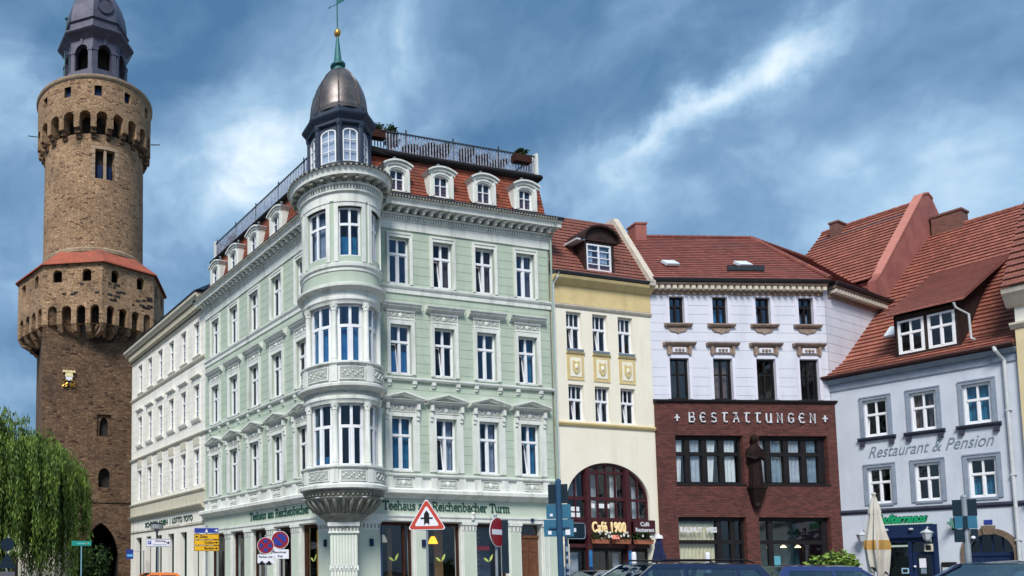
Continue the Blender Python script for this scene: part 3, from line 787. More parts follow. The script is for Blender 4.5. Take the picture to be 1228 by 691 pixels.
pick = {(2, 0): ('full', CURT_T), (2, 2): ('sides', NET), (1, 0): ('low', CURT_T), (1, 2): None, (0, 3): ('right', CURT_B), (0, 1): ('right', CURT_B), (0, 2): ('right', CURT_B), (2, 3): ('right', CURT_T), (0, 0): None, (2, 1): ('right', NET), (1, 1): None, (1, 3): ('right', CURT_T)}
for f, (z, w, h) in enumerate(FLOORS):
    for i, x in enumerate(RW):
        win(green, FR, x, z, w, h, 'cross' + tl.get((f, i), ''), gl=GLASS if (f, i) in ((0, 0), (1, 0), (1, 2), (0, 3)) else GLASSD, cur=pick.get((f, i)), sur=SUR[f])
    for i, x in enumerate(LW):
        win(green, FL, x, z, w, h, 'cross' + ('tiltr' if (f, i) == (1, 2) else ''), gl=GLASSN, cur=[None, ('sides', NET), ('low', CURT_B), None, ('right', NET)][(f * 2 + i) % 5], sur=SUR[f])
# string courses, aprons, ledge, fascia, cornice on both fronts
def courses(Fm, xa, xb, xs, g):
    mb = MB()
    mb.prof([(.01, 13.33), (-.05, 13.33), (-.05, 13.50), (-.09, 13.54), (-.12, 13.60), (-.12, 13.66), (.01, 13.70)], xa, xb)
    mb.prof([(.01, 9.56), (-.10, 9.56), (-.14, 9.62), (-.14, 9.68), (.01, 9.73)], xa, xb)
    mb.prof([(.01, 5.46), (-.12, 5.46), (-.16, 5.52), (-.16, 5.58), (.01, 5.62)], xa, xb)
    for x in xs:
        for sx in (-.60, .60): mb.box(x + sx - .09, x + sx + .09, -.11, .01, 9.42, 9.555); mb.box(x + sx - .065, x + sx + .065, -.07, .01, 9.32, 9.418)
    part('string_course', mb, TRIM, green, Fm)
    mb = MB(); mb.box(xa, xb, -.05, .008, 4.97, 5.455)
    for x in xs:
        for sx in (-.68, .68): mb.box(x + sx - .16, x + sx + .16, -.115, -.052, 4.975, 5.455)
        relief(mb, x - .42, x + .42, -.075, 5.05, 5.40)
    part('apron', mb, [TRIM, ORN], green, Fm)
    mb = MB(); mb.prof([(.01, 4.55), (-.12, 4.56), (-.16, 4.64), (-.30, 4.72), (-.36, 4.76), (-.36, 4.90), (-.28, 4.96), (.01, 4.97)], xa - (.2 if xa < -1 else 0), xb)
    part('ledge', mb, TRIM, green, Fm)
    mb = MB(); mb.box(xa, xb, -.035, .01, 3.89, 4.555); part('fascia', mb, GREENF, green, Fm)
    mb = MB(); mb.prof([(.01, 3.62), (-.09, 3.62), (-.09, 3.74), (-.13, 3.80), (-.13, 3.885), (.01, 3.89)], xa, xb); part('lintel', mb, TRIM, green, Fm)
    # main cornice
    mb = MB()
    mb.box(xa, xb, -.05, .012, 16.12, 16.50); mb.prof([(.01, 16.50), (-.08, 16.50), (-.11, 16.55), (.01, 16.56)], xa, xb)
    n = int((xb - xa) / .125)
    for i in range(n): x = xa + (i + .5) * (xb - xa) / n; mb.box(x - .038, x + .038, -.14, -.04, 16.565, 16.70)
    mb.box(xa, xb, -.06, .012, 16.56, 16.72); mb.prof([(.01, 16.72), (-.17, 16.72), (-.20, 16.77), (.01, 16.775)], xa, xb)
    n = int((xb - xa) / .40)
    for i in range(n):
        x = xa + (i + .5) * (xb - xa) / n
        mb.hexa([(x - .075, -.22, 16.80), (x + .075, -.22, 16.80), (x + .075, .0, 16.778), (x - .075, .0, 16.778), (x - .075, -.46, 16.92), (x + .075, -.46, 16.92), (x + .075, 0, 16.99), (x - .075, 0, 16.99)])
        mb.ball((x, -.30, 16.82), .075, 8)
    mb.prof([(.01, 16.775), (-.06, 16.775), (-.06, 16.99), (.01, 16.99)], xa, xb, 1)
    mb.prof([(.01, 16.99), (-.50, 16.99), (-.50, 17.14), (-.55, 17.20), (-.60, 17.25), (.01, 17.26)], xa - (.45 if xa < -1 else 0), xb + (.3 if xb > 1 else 0))
    part('cornice', mb, [TRIM, TRIMD], green, Fm)
    mb = MB(); mb.prof([(.01, 17.262), (-.60, 17.262), (-.66, 17.36), (-.62, 17.42), (.05, 17.47)], xa - (.5 if xa < -1 else 0), xb + (.35 if xb > 1 else 0))
    n = int((xb - xa) / .14)
    for i in range(n): x = xa + (i + .5) * (xb - xa) / n; mb.box(x - .03, x + .03, -.665, -.60, 17.25, 17.33, 1)
    part('gutter', mb, [GUTTER, TRIMD], green, Fm)
GREENF = M_('sign_band_plaster', (.52, .585, .49), (.48, .545, .455), .9, 1.5, .1, 30, stain=.4, staincol=(.40, .44, .37), streak=True)
courses(FR, 0.0, 10.42, RW, 0); courses(FL, -13.68, 0.0, LW, 0)
# mansard roofs, terrace deck, railings, dormers
RX = 10.4; LX = -13.65
for Fm, xa, xb, top in ((FR, 0.0, RX, 19.85), (FL, LX, 0.0, 19.83)):
    mb = MB(); V = Vector((0, .54, 2.24)); Lv = V.length
    mb.tiles((xa, .02, 17.42), (1, 0, 0), V, [(0, 0), (xb - xa, 0), (xb - xa, Lv), (0, Lv)], .165, .022)
    e = xb if Fm is FR else xa
    mb.face([(e, .02, 17.3), (e, 9.5, 17.3), (e, 9.5, 19.6), (e, .54, 19.6)], 0)
    part('roof', mb, TILE_G, green, Fm)
    mb = MB(); mb.prof([(.42, 19.60), (.30, 19.64), (.27, 19.70), (.30, top - .06), (.36, top), (9.6, top), (9.6, 19.60)], xa - (.1 if Fm is FL else 0), xb + (.1 if Fm is FR else 0))
    part('terrace_deck', mb, DECK, green, Fm)
    mb = MB(); x0, x1 = (1.1, RX) if Fm is FR else (LX + .1, -1.1)
    n = int((x1 - x0) / .145); rnd = random.Random(3)
    for i in range(n):
        x = x0 + (i + .5) * (x1 - x0) / n
        mb.box(x - .030, x + .030, .60, .62, top + .03, top + 1.0 + rnd.uniform(-.01, .01), 0)
    mb.box(x0, x1, .565, .598, top + .96, top + 1.02, 1); mb.box(x0, x1, .622, .65, top + .14, top + .2, 1)
    k = 0
    while x0 + .1 + k * 2.4 < x1:
        mb.box(x0 + .1 + k * 2.4, x0 + .15 + k * 2.4, .625, .67, top, top + 1.22, 1); k += 1
    xe = x1 if Fm is FR else x0
    for i in range(30):
        y = .66 + i * .105; mb.box(xe - .012, xe + .012, y - .026, y + .026, top + .03, top + 1.0, 0)
    mb.box(xe - .03, xe + .03, .6, 3.8, top + 1.0, top + 1.05, 1)
    part('terrace_railing', mb, [RAIL, GUTTER], green, Fm)
    mb = MB(); mb.box(xe - .06, xe + .06, .5, .78, top - .05, top + 1.12); part('railing_post', mb, COPPERG if 'COPPERG' in globals() else TRIM, green, Fm)
def dormer_mb():
    mb = MB(); hw = .63
    # front with arched window hole
    mb.wall(-hw + .08, hw - .08, 0, 1.12, [(-.36, .36, .06, .99)], .14, 0)
    mb.arch(-.36, .36, .79, .99, .14, 0, 10)
    for sx in (-1, 1):
        mb.box(sx * (hw - .08), sx * (hw - .17), -.04, 0, 0, 1.05); mb.box(sx * (.365), sx * (.425), -.03, 0, .06, .82)
    # cheeks
        mb.hexa([(sx * (hw - .08), 0, 0), (sx * (hw - .02), 0, 0), (sx * (hw - .02), .02, 0), (sx * (hw - .08), .02, 0), (sx * (hw - .08), 0, 1.12), (sx * (hw - .02), 0, 1.12), (sx * (hw - .02), .9, 1.12), (sx * (hw - .08), .9, 1.12)])
    # arched hood
    n = 12; R = 1.25; ca = math.asin((hw + .08) / R)
    def pt(r, i): a = -ca + 2 * ca * i / n; return (r * math.sin(a), 1.33 - R + r * math.cos(a))
    for (r0, r1, ya, yb) in ((R - .14, R - .02, -.06, .9), (R - .02, R + .05, -.13, .95)):
        for i in range(n):
            a, b, c, d = pt(r0, i), pt(r0, i + 1), pt(r1, i + 1), pt(r1, i)
            mb.hexa([(a[0], ya, a[1]), (b[0], ya, b[1]), (b[0], yb, b[1]), (a[0], yb, a[1]), (d[0], ya, d[1]), (c[0], ya, c[1]), (c[0], yb, c[1]), (d[0], yb, d[1])])
    for i in range(n):
        a, b = pt(R - .13, i), pt(R - .13, i + 1)
        if abs(a[0]) < hw and abs(b[0]) < hw: mb.face([(a[0], .0, 1.12), (b[0], .0, 1.12), (b[0], 0, max(b[1], 1.12)), (a[0], 0, max(a[1], 1.12))])
    for i in range(n):
        a = (-.42 + .84 * i / n); b = (-.42 + .84 * (i + 1) / n)
        f = lambda x: .79 + .26 * math.sqrt(max(0, 1 - (x / .43) ** 2))
        mb.hexa([(a, -.035, f(a)), (b, -.035, f(b)), (b, 0, f(b)), (a, 0, f(a)), (a, -.035, f(a) + .06), (b, -.035, f(b) + .06), (b, 0, f(b) + .06), (a, 0, f(a) + .06)])
    return mb
DM = dormer_mb().mesh('dormer', [TRIM])
def pipe_mb():
    mb = MB(); mb.tube([(0, .15, 1.3), (0, .15, 1.62)], .05, 8); mb.tube([(0, .15, 1.62), (0, .15, 1.68)], .085, 8); return mb
PM = pipe_mb().mesh('vent_pipe', [METAL])
def dormer(Fm, x):
    d = put('dormer', DM, green, Fm @ T(x, -.06, 17.80))
    def jo():
        m = MB(); h_ = .93
        for a, b, c, e in ((-.36, -.31, 0, h_), (.31, .36, 0, h_), (-.31, .31, 0, .05), (-.31, .31, h_ - .05, h_), (-.022, .022, .05, h_ - .05), (-.31, -.022, .50, .53), (.022, .31, .50, .53)): m.box(a, b, .10, .15, c, e)
        return m
    w = put('dormer_window', cm(('dormer_window',), jo, WHITE), d, Fm @ T(x, -.06, 17.86))
    m = MB(); m.face([(-.35, .15, .02), (.35, .15, .02), (.35, .15, .92), (-.35, .15, .92)])
    put('pane', cm(('dpane',), lambda: m, GLASS, recalc=False), d, Fm @ T(x, -.06, 17.86))
    m2 = MB(); m2.box(-.5, .5, .5, .55, 0, 1.1)
    put('inner_wall', cm(('inner_wall',), lambda: m2, ROOM), d, Fm @ T(x, -.06, 17.80))
    put('vent_pipe', PM, d, Fm @ T(x + .05, .1, 17.78))
for i in range(4): dormer(FR, 2.72 + 2.17 * i)
for i in range(4): dormer(FL, -(5.3 + 2.32 * i))
# right-hand side wall above the yellow roof, downpipe
mb = MB(); mb.box(10.36, 10.42, .0, 9.5, 3.6, 17.3); part('side_wall', mb, GREEN, green, FR)
mb = MB(); mb.tube([(10.36, -.55, 17.2), (10.38, -.5, 17.0), (10.44, -.12, 16.6), (10.44, -.10, .2)], .05, 8); part('downpipe', mb, M_('green_downpipe', (.30, .38, .33), None, .5), green, FR)

# ground floor fronts
def shopfront(Fm, pil, openings, xa, xb):
    mb = MB(); mb.wall(xa, xb, G0, 3.63, [(a, b, c, 3.58) for a, b, c in openings], .45, .02)
    part('shop_wall', mb, TRIM, green, Fm)
    for a, b in pil:
        mb = MB(); mb.box(a, b, -.06, .015, G0 + .5, 3.28); mb.box(a - .03, b + .03, -.10, .015, G0, G0 + .5)
        mb.box(a - .04, b + .04, -.12, .015, 3.5, 3.615); mb.box(a, b, -.085, .015, 3.26, 3.5)
        mb.box(a + .05, b - .05, -.075, -.062, G0 + .7, 3.2, 1)
        n = max(3, int((b - a) / .16))
        for i in range(n): x = a + (i + .5) * (b - a) / n; mb.box(x - .03, x + .03, -.10, -.087, 3.30, 3.46, 2)
        part('pilaster', mb, [TRIM, GREENF, TRIMD], green, Fm)
def shopwin(Fm, a, b, z0, z1, mull, warm=None, leaf=True, lamp=None):
    mb = MB(); w = b - a; f = .09; y0, y1 = .18, .28
    mb.box(a, a + f, y0, y1, z0, z1); mb.box(b - f, b, y0, y1, z0, z1); mb.box(a + f, b - f, y0, y1, z1 - .14, z1); mb.box(a + f, b - f, y0, y1, z0, z0 + .2)
    for q in mull: mb.box(a + w * q - .06, a + w * q + .06, y0 + .004, y1 - .004, z0 + .2, z1 - .14)
    o = part('shop_window', mb, WOODK, green, Fm)
    m = MB(); m.face([(a + .02, .235, z0 + .02), (b - .02, .235, z0 + .02), (b - .02, .235, z1 - .02), (a + .02, .235, z1 - .02)])
    part('pane', m, GLASSN, o, Fm, recalc=False)
    if warm:
        for (p, q, mt) in warm:
            m = MB(); m.box(a + w * p, a + w * q, 1.1, 1.2, z0, z1 - .2); part('shop_fitting', m, mt, o, Fm)
    if leaf:
        m = MB()
        for sx, L, ang in ((-1, .30, 35), (1, .37, 62)):
            c, s_ = math.cos(R_(ang)), math.sin(R_(ang)); n = 8; ox = a + w * .48 + (0 if sx < 0 else .04); oz = 1.95
            up, dn = [], []
            for i in range(n + 1):
                u = L * i / n; t = .05 * math.sin(math.pi * i / n) ** .8
                for lst, sg in ((up, 1), (dn, -1)):
                    xx = sx * (u * c) - sg * t * s_ * sx; lst.append((ox + xx, oz + u * s_ + sg * t * c))
            m.poly(up + dn[::-1][1:-1], .228, .232)
        part('leaf_sticker', m, STICK, o, Fm)
    return o
shopfront(FR, ((.62, 1.62), (3.24, 3.80), (5.54, 6.20), (7.88, 8.46), (9.62, 9.78), (9.86, 10.42)), ((1.67, 3.2, .55), (3.85, 5.5, .55), (6.25, 7.82, G0), (8.5, 9.56, G0)), .62, 10.42)
shopfront(FL, ((-13.6, -13.0), (-11.0, -10.3), (-8.7, -8.0), (-6.35, -5.65), (-4.05, -3.38), (-1.8, -.62)), ((-12.95, -11.1, .55), (-10.2, -8.8, .55), (-7.9, -6.45, .55), (-5.55, -4.15, G0), (-3.3, -1.88, .55)), -13.68, -.62)
BEI = M_('beige_shop_panel', (.30, .19, .09), (.22, .13, .06), .8, 3)
GOLDW = M_('glowing_shop_wall', (.55, .34, .10), (.42, .25, .07), .85, 1.5, emit=(.6, .35, .08, .18))  # golden wall given a glow of its own, though no lamp
shopwin(FR, 1.67, 3.2, .55, 3.58, (.78,), [(.62, .76, BEI), (.0, .3, ROOM)])
shopwin(FR, 3.85, 5.5, .55, 3.58, (), [(.66, .9, BEI)])
ent = shopwin(FR, 6.25, 7.82, .35, 3.58, (.72,), [(.15, .22, ROOMW), (.3, .62, PAPER), (.0, .95, M_('blue_grey_shop_wall', (.10, .14, .22), (.07, .10, .17), .8, 2))])
mb = MB(); mb.box(6.5, 7.2, .4, .45, 2.45, 2.63); part('red_shelf_sign', mb, SIGND, ent, FR)
for a, b in ((-12.95, -11.1), (-10.2, -8.8), (-7.9, -6.45), (-5.55, -4.15)):
    shopwin(FL, a, b, .55, 3.58, (.75,), [(.1, .4, BEI), (.4, .9, ROOM)], leaf=False)
shopwin(FL, -3.3, -1.88, .55, 3.58, (.14,), [(-.3, .72, GOLDW), (.72, 1.3, GOLDW)])
# entrance door
mb = MB(); mb.box(8.5, 9.56, .26, .34, G0, 3.58); part('door_frame', mb, WOODK, green, FR)
mb = MB()
mb.box(8.5, 9.56, .16, .255, 3.0, 3.12)
for sx in (0, 1):
    a = 8.53 + sx * .515; mb.box(a, a + .485, .2, .255, G0, 2.99)
    for z0, z1 in ((.4, 1.1), (1.25, 2.3), (2.4, 2.85)): mb.box(a + .09, a + .40, .18, .197, z0, z1)
d = part('door', mb, WOOD, green, FR)
mb = MB(); mb.face([(8.56, .24, 3.14), (9.5, .24, 3.14), (9.5, .24, 3.54), (8.56, .24, 3.54)]); part('door_light', mb, GLASSN, d, FR, recalc=False)
mb = MB(); mb.ball((9.08, .15, 1.25), .04, 8); part('handle', mb, GOLD, d, FR)
for Fm, xa, xb in ((FR, .8, 10.3), (FL, -13.5, -.8)):
    mb = MB(); mb.box(xa, xb, 2.4, 9.3, G0, 3.74 if Fm is FR else 3.72); mb.box(xa, xb, .3, 2.39, 3.66, 3.735); part('shop_room', mb, ROOM, green, Fm)
part('lettering', serif_text('Teehaus am Reichenbacher Turm', 6.15, .34, .031), TXTG, green, FR @ T(1.78, -.05, 4.09))
part('lettering', serif_text('Teehaus am Reichenbacher Turm', 6.9, .34, .033), TXTG, green, FL @ T(-8.1, -.05, 4.09))
for Fm, x in ((FR, 3.62), (FR, 1.2), (FL, -1.2), (FR, 9.0)):
    mb = MB()
    if x == 9.0: mb.box(x - .07, x + .07, -.16, -.13, 3.70, 3.84)
    else: mb.box(x - .08, x + .08, -.14, -.065, 2.55, 2.85)
    part('small_plate', mb, NAVY, green, Fm)
mb = MB(); mb.ball((6.0, -.14, 3.86), .12, 10, 0, (.8, .6, 1.5)); mb.ball((6.0, -.16, 3.98), .09, 8); part('keystone_head', mb, TRIM, green, FR)
for Fm, x in ((FR, 1.64),):
    mb = MB(); mb.tube([(x, -.12, 3.4), (x, -.12, .2)], .035, 8); part('downpipe', mb, POLEB, green, Fm)

# ------------------------------------------------------------------ round bay and cupola
bb = R_(12.2)
FT = frame((6.603, 30.527), (math.cos(bb), -math.sin(bb)))
bay = put('corner_bay', None, green, FT)
full = dict(n=56)
BM = [TRIM, TRIMD, ORN, GREEN]
def ringp(name, *items):
    m = MB()
    for pr, mi in items: m.lathe(pr, 56, m=mi)
    part(name, m, BM, bay, FT, smooth=True)
ringp('pillar_neck', ([(.5, 2.95), (.56, 3.2), (.60, 3.40), (.62, 3.46)], 1))
ringp('bay_parapet', ([(1.42, 4.62), (1.55, 4.66), (1.64, 4.70), (1.74, 4.72), (1.75, 4.84), (1.66, 4.90), (1.60, 4.92), (1.60, 5.46), (1.64, 5.48), (1.69, 5.53), (1.69, 5.59), (1.40, 5.62)], 0))
for z0, z1, hh in ((8.05, 8.84, 1), (12.0, 12.76, 0)):
    ringp('bay_entablature', ([(1.38, z0), (1.50, z0), (1.53, z0 + .12), (1.57, z0 + .16), (1.57, z0 + .28), (1.53, z0 + .30)], 0), ([(1.53, z0 + .30), (1.53, z0 + .50)], 2 if hh else 0), ([(1.53, z0 + .50), (1.62, z0 + .56), (1.70, z0 + .60), (1.78, z0 + .63), (1.79, z0 + .73), (1.70, z0 + .78), (1.57, z1)], 0))
ringp('bay_parapet', ([(1.57, 8.84), (1.57, 9.52), (1.61, 9.55), (1.67, 9.60), (1.67, 9.66), (1.40, 9.70)], 0))
ringp('bay_band', ([(1.565, 12.76), (1.565, 13.28)], 3), ([(1.565, 13.28), (1.60, 13.30), (1.60, 13.42), (1.66, 13.46), (1.67, 13.58), (1.57, 13.64)], 0))
mb = MB(); bm_ = mb
bm_.lathe([(1.57, 16.08), (1.62, 16.12), (1.62, 16.44), (1.70, 16.48), (1.70, 16.54), (1.62, 16.56), (1.62, 16.72), (1.74, 16.74), (1.76, 16.80), (1.64, 16.81), (1.64, 16.98), (2.02, 17.0), (2.02, 17.16), (2.06, 17.22), (2.10, 17.28), (1.9, 17.29)], 56)
for k in range(84):
    a = 2 * math.pi * k / 84; bm_.cbox(1.60, 1.70, a - .016, a + .016, 16.57, 16.71, 1)
for k in range(26):
    a = 2 * math.pi * (k + .5) / 26; bm_.cbox(1.62, 1.95, a - .036, a + .036, 16.86, 16.975, 1, (0, 0), 1); bm_.ball((1.72 * math.sin(a), -1.72 * math.cos(a), 16.85), .055, 6, 1)
part('bay_cornice', bm_, BM, bay, FT, smooth=True)
# corbel
mb = MB(); mb.lathe([(.62, 3.44), (.74, 3.50), (.76, 3.58), (.92, 3.68), (1.0, 3.74), (.98, 3.80), (1.12, 4.0), (1.34, 4.22), (1.52, 4.34), (1.54, 4.40), (1.46, 4.42), (1.50, 4.50), (1.58, 4.56), (1.62, 4.62), (1.4, 4.65)], 56)
for k in range(26):
    a = 2 * math.pi * k / 26; lf = lambda a_, r_, z_: (r_ * math.sin(a_), -r_ * math.cos(a_), z_)
    mb.tube([lf(a, 1.02, 3.80), lf(a, 1.20, 3.98), lf(a, 1.40, 4.20), lf(a, 1.50, 4.30)], [.03, .075, .085, .03], 6)
    mb.tube([lf(a + .12, 1.02, 3.80), lf(a + .12, 1.16, 3.98), lf(a + .12, 1.30, 4.14)], [.02, .05, .02], 6)
    mb.ball(lf(a + .12, 1.55, 4.48), .05, 6); mb.ball(lf(a, 1.55, 4.48), .05, 6)
for k in range(5):
    a = R_(-70 + 35 * k - 4); mb.ball((1.57 * math.sin(a), -1.57 * math.cos(a), 4.36), .09, 8, 1, (1.2, 1.2, .5))
part('corbel', mb, [TRIMD, OPAL], bay, FT, smooth=True)
PH0 = -11.0; WA = [R_(PH0 + q) for q in (-78, -26, 26, 78)]; CA = [R_(PH0 + q) for q in (-104, -52, 0, 52, 104)]
def bar(mb, r0, r1, a, half, z0, z1, n=6, m=0): mb.cbox(r0, r1, a - half, a + half, z0, z1, n, (0, 0), m)
for z0, z1 in ((5.6, 8.07), (9.68, 12.02)):
    for a in CA:
        mb = MB(); c = (1.46 * math.sin(a), -1.46 * math.cos(a))
        mb.lathe([(0, z0), (.15, z0), (.15, z0 + .07), (.125, z0 + .10), (.135, z0 + .14), (.11, z0 + .18), (.105, z1 - .30), (.125, z1 - .28), (.11, z1 - .24), (.16, z1 - .08), (.17, z1), (0, z1)], 14, c=c)
        for k in range(6): q = k * math.pi / 3; mb.ball((c[0] + .13 * math.sin(q), c[1] - .13 * math.cos(q), z1 - .12), .045, 6)
        bar(mb, 1.28, 1.36, a, R_(5.5), z0, z1, 2)
        part('column', mb, TRIM, bay, FT, smooth=True)
    for i, a in enumerate(WA):
        mb = MB(); h = R_(20.6); t = z0 + (z1 - z0) * .63
        for s_ in (-1, 1): bar(mb, 1.27, 1.34, a + s_ * (h - R_(1.5)), R_(1.9), z0, z1, 1)
        bar(mb, 1.26, 1.35, a, R_(2.2), z0 + .08, z1 - .08, 1)
        bar(mb, 1.268, 1.345, a, h, z0, z0 + .09); bar(mb, 1.268, 1.345, a, h, z1 - .09, z1); bar(mb, 1.264, 1.348, a, h - R_(1), t - .06, t + .06)
        for s_ in (-1, 1): bar(mb, 1.272, 1.336, a + s_ * R_(3.6), R_(1.0), z0 + .09, t - .06, 1); bar(mb, 1.272, 1.336, a + s_ * R_(16.4), R_(1.0), z0 + .09, t - .06, 1)
        o = part('bay_window', mb, WHITE, bay, FT)
def bay_glass(z0, z1, r, a, h, gl, cur):
    m = MB()
    n = 6
    for i in range(n):
        A, B = a - h + 2 * h * i / n, a - h + 2 * h * (i + 1) / n
        m.face([(r * math.sin(A), -r * math.cos(A), z0), (r * math.sin(B), -r * math.cos(B), z0), (r * math.sin(B), -r * math.cos(B), z1), (r * math.sin(A), -r * math.cos(A), z1)])
    part('bay_pane', m, gl, bay, FT, recalc=False)
    if cur:
        m = MB(); n = 26; rr = r - .16
        z1b = z0 + (z1 - z0) * cur[1]
        for i in range(n):
            A, B = a - h + 2 * h * i / n, a - h + 2 * h * (i + 1) / n; ra, rb = rr + .02 * math.sin(i * 1.9), rr + .02 * math.sin((i + 1) * 1.9)
            m.face([(ra * math.sin(A), -ra * math.cos(A), z0), (rb * math.sin(B), -rb * math.cos(B), z0), (rb * math.sin(B), -rb * math.cos(B), z1b), (ra * math.sin(A), -ra * math.cos(A), z1b)])
        part('bay_curtain', m, cur[0], bay, FT)
for i, a in enumerate(WA):
    bay_glass(5.62, 8.05, 1.30, a, R_(20.6), GLASSD, (CURT_T, .16) if i == 1 else None)
    bay_glass(9.70, 12.0, 1.30, a, R_(20.6), GLASS, (CURT_T, .62) if i in (1, 2) else None)
    bay_glass(13.9, 15.86, 1.40, a, R_(17.5), GLASSD, (CURT_T, .45) if i == 2 else (NET, .9) if i == 1 else None)
mb = MB(); mb.lathe([(.95, 4.7), (.95, 17.2)], 24); part('inner_wall', mb, ROOM, bay, FT)
mb = MB()
h = R_(17.5)
bnd = sorted([(a - h, a + h) for a in WA]); ends = [R_(PH0 - 118)] + [x for p in bnd for x in p] + [R_(PH0 + 118)]
mb.lathe([(1.565, 13.62), (1.565, 13.88)], 56); mb.lathe([(1.565, 15.88), (1.565, 16.12)], 56)
for p, q in zip(ends[0::2], ends[1::2]): mb.cbox(1.38, 1.565, p, q, 13.88, 15.88, 5)
part('bay_wall', mb, GREEN, bay, FT, smooth=True)
for a in WA:
    mb = MB()
    for s_ in (-1, 1): bar(mb, 1.56, 1.625, a + s_ * (h + R_(2.8)), R_(2.9), 13.66, 16.05, 1)
    bar(mb, 1.56, 1.622, a, h, 15.885, 16.05); bar(mb, 1.56, 1.65, a, h + R_(5.7), 16.052, 16.10)
    part('bay_surround', mb, TRIM, bay, FT)
    mb = MB(); z0, z1 = 13.88, 15.88; t = z0 + (z1 - z0) * .66
    for s_ in (-1, 1): bar(mb, 1.38, 1.45, a + s_ * (h - R_(1.4)), R_(1.4), z0, z1, 1)
    bar(mb, 1.37, 1.46, a, R_(1.8), z0 + .07, z1 - .07, 1); bar(mb, 1.378, 1.455, a, h, z0, z0 + .08); bar(mb, 1.378, 1.455, a, h, z1 - .07, z1); bar(mb, 1.374, 1.458, a, h - R_(1), t - .05, t + .05)
    part('bay_window', mb, WHITE, bay, FT)
# carved parapet panels under the windows
for z0, z1 in ((4.98, 5.40), (8.94, 9.46)):
    mb = MB()
    for a in WA:
        bar(mb, 1.58, 1.625, a, R_(18), z0, z1, 6, 1)
        for s_ in (-1, 1): bar(mb, 1.6, 1.64, a + s_ * R_(18), R_(.9), z0, z1, 1)
        bar(mb, 1.6, 1.638, a, R_(18), z0, z0 + .03); bar(mb, 1.6, 1.638, a, R_(18), z1 - .03, z1)
        for k in range(9):
            q = a + R_(-14 + 3.5 * k); mb.ball((1.625 * math.sin(q), -1.625 * math.cos(q), (z0 + z1) / 2 + .09 * math.sin(k * 2.1)), .045, 6)
    for a in CA: bar(mb, 1.58, 1.66, a, R_(5), z0 - .05, z1 + .04, 2)
    part('bay_panel', mb, [TRIM, ORN], bay, FT)
# fluted pillar carrying the bay
mb = MB(); mb.box(-.53, .53, -.52, .6, G0, 3.02, 2); mb.box(-.6, .6, -.58, .6, G0, .6); mb.box(-.60, .60, -.60, .6, 3.02, 3.10); mb.box(-.62, .62, -.64, .6, 3.30, 3.46); mb.box(-.56, .56, -.55, .6, 3.10, 3.30)  # darker base colour between the flutes stands in for their shade
for k in range(9): x = -.46 + .92 * k / 8; mb.box(x - .030, x + .030, -.57, -.52, .7, 2.95)
for k in range(8): x = -.48 + .96 * k / 7; mb.box(x - .035, x + .035, -.575, -.55, 3.13, 3.27, 1)
mb.box(-.56, .56, -.57, -.50, 1.55, 1.75); 
for k in range(6): x = -.45 + .9 * k / 5; mb.ball((x, -.57, 1.65), .05, 6)
part('pillar', mb, [TRIM, TRIMD, GREENF], bay, FT)
# cupola: skirt, octagonal drum, dome, spire
cup = put('cupola', None, green, FT)
mb = MB(); rot8 = R_(1.0)
mb.lathe([(2.13, 17.29), (2.14, 17.36), (2.05, 17.40), (1.45, 17.60), (1.42, 17.66), (1.30, 17.70), (1.3, 17.9)], 56)
mb.lathe([(1.9, 17.285), (2.13, 17.29)], 56)
for k in range(60):
    a = 2 * math.pi * k / 60; mb.cbox(2.09, 2.15, a - .02, a + .02, 17.26, 17.34, 1, (0, 0), 1)
part('skirt', mb, [GUTTER, TRIMD], cup, FT, smooth=True)
mb = MB(); ro = 1.30
def oct_pr(pr, m=0): mb.lathe(pr, 8, m=m, rot=rot8)
oct_pr([(1.36, 17.62), (1.36, 17.84), (1.28, 17.88)])
oct_pr([(1.28, 19.52), (1.36, 19.56), (1.36, 19.66), (1.50, 19.84), (1.53, 19.90), (1.53, 19.97), (1.30, 20.06), (1.24, 20.12), (1.24, 20.28)])
wang = [rot8 + R_(22.5 + 45 * k) for k in range(8)]
ap = 1.26 * math.cos(R_(22.5))
for k in range(8):
    a = rot8 + R_(45 * k); c = (1.19 * math.sin(a), -1.19 * math.cos(a))
    mb.lathe([(.15, 17.85), (.12, 17.95), (.12, 19.4), (.16, 19.5), (.16, 19.56)], 8, c=c, rot=a)
    wa = wang[k]; Mx = RZ(wa)
    def q(pts): return [tuple(Mx @ Vector(p)) for p in pts]
    # face wall around the window opening
    hw, z0, z1 = .33, 17.96, 19.38; tmp = MB(); tmp.wall(-.47, .47, 17.7, 19.56, [(-hw, hw, z0, z1)], .1, -ap + .02); tmp.arch(-hw, hw, z1 - .18, z1, .1, -ap + .02, 8)
    for f in tmp.f: mb.face([tuple(Mx @ Vector(tmp.v[i])) for i in f])
part('drum', mb, SLATE, cup, FT)
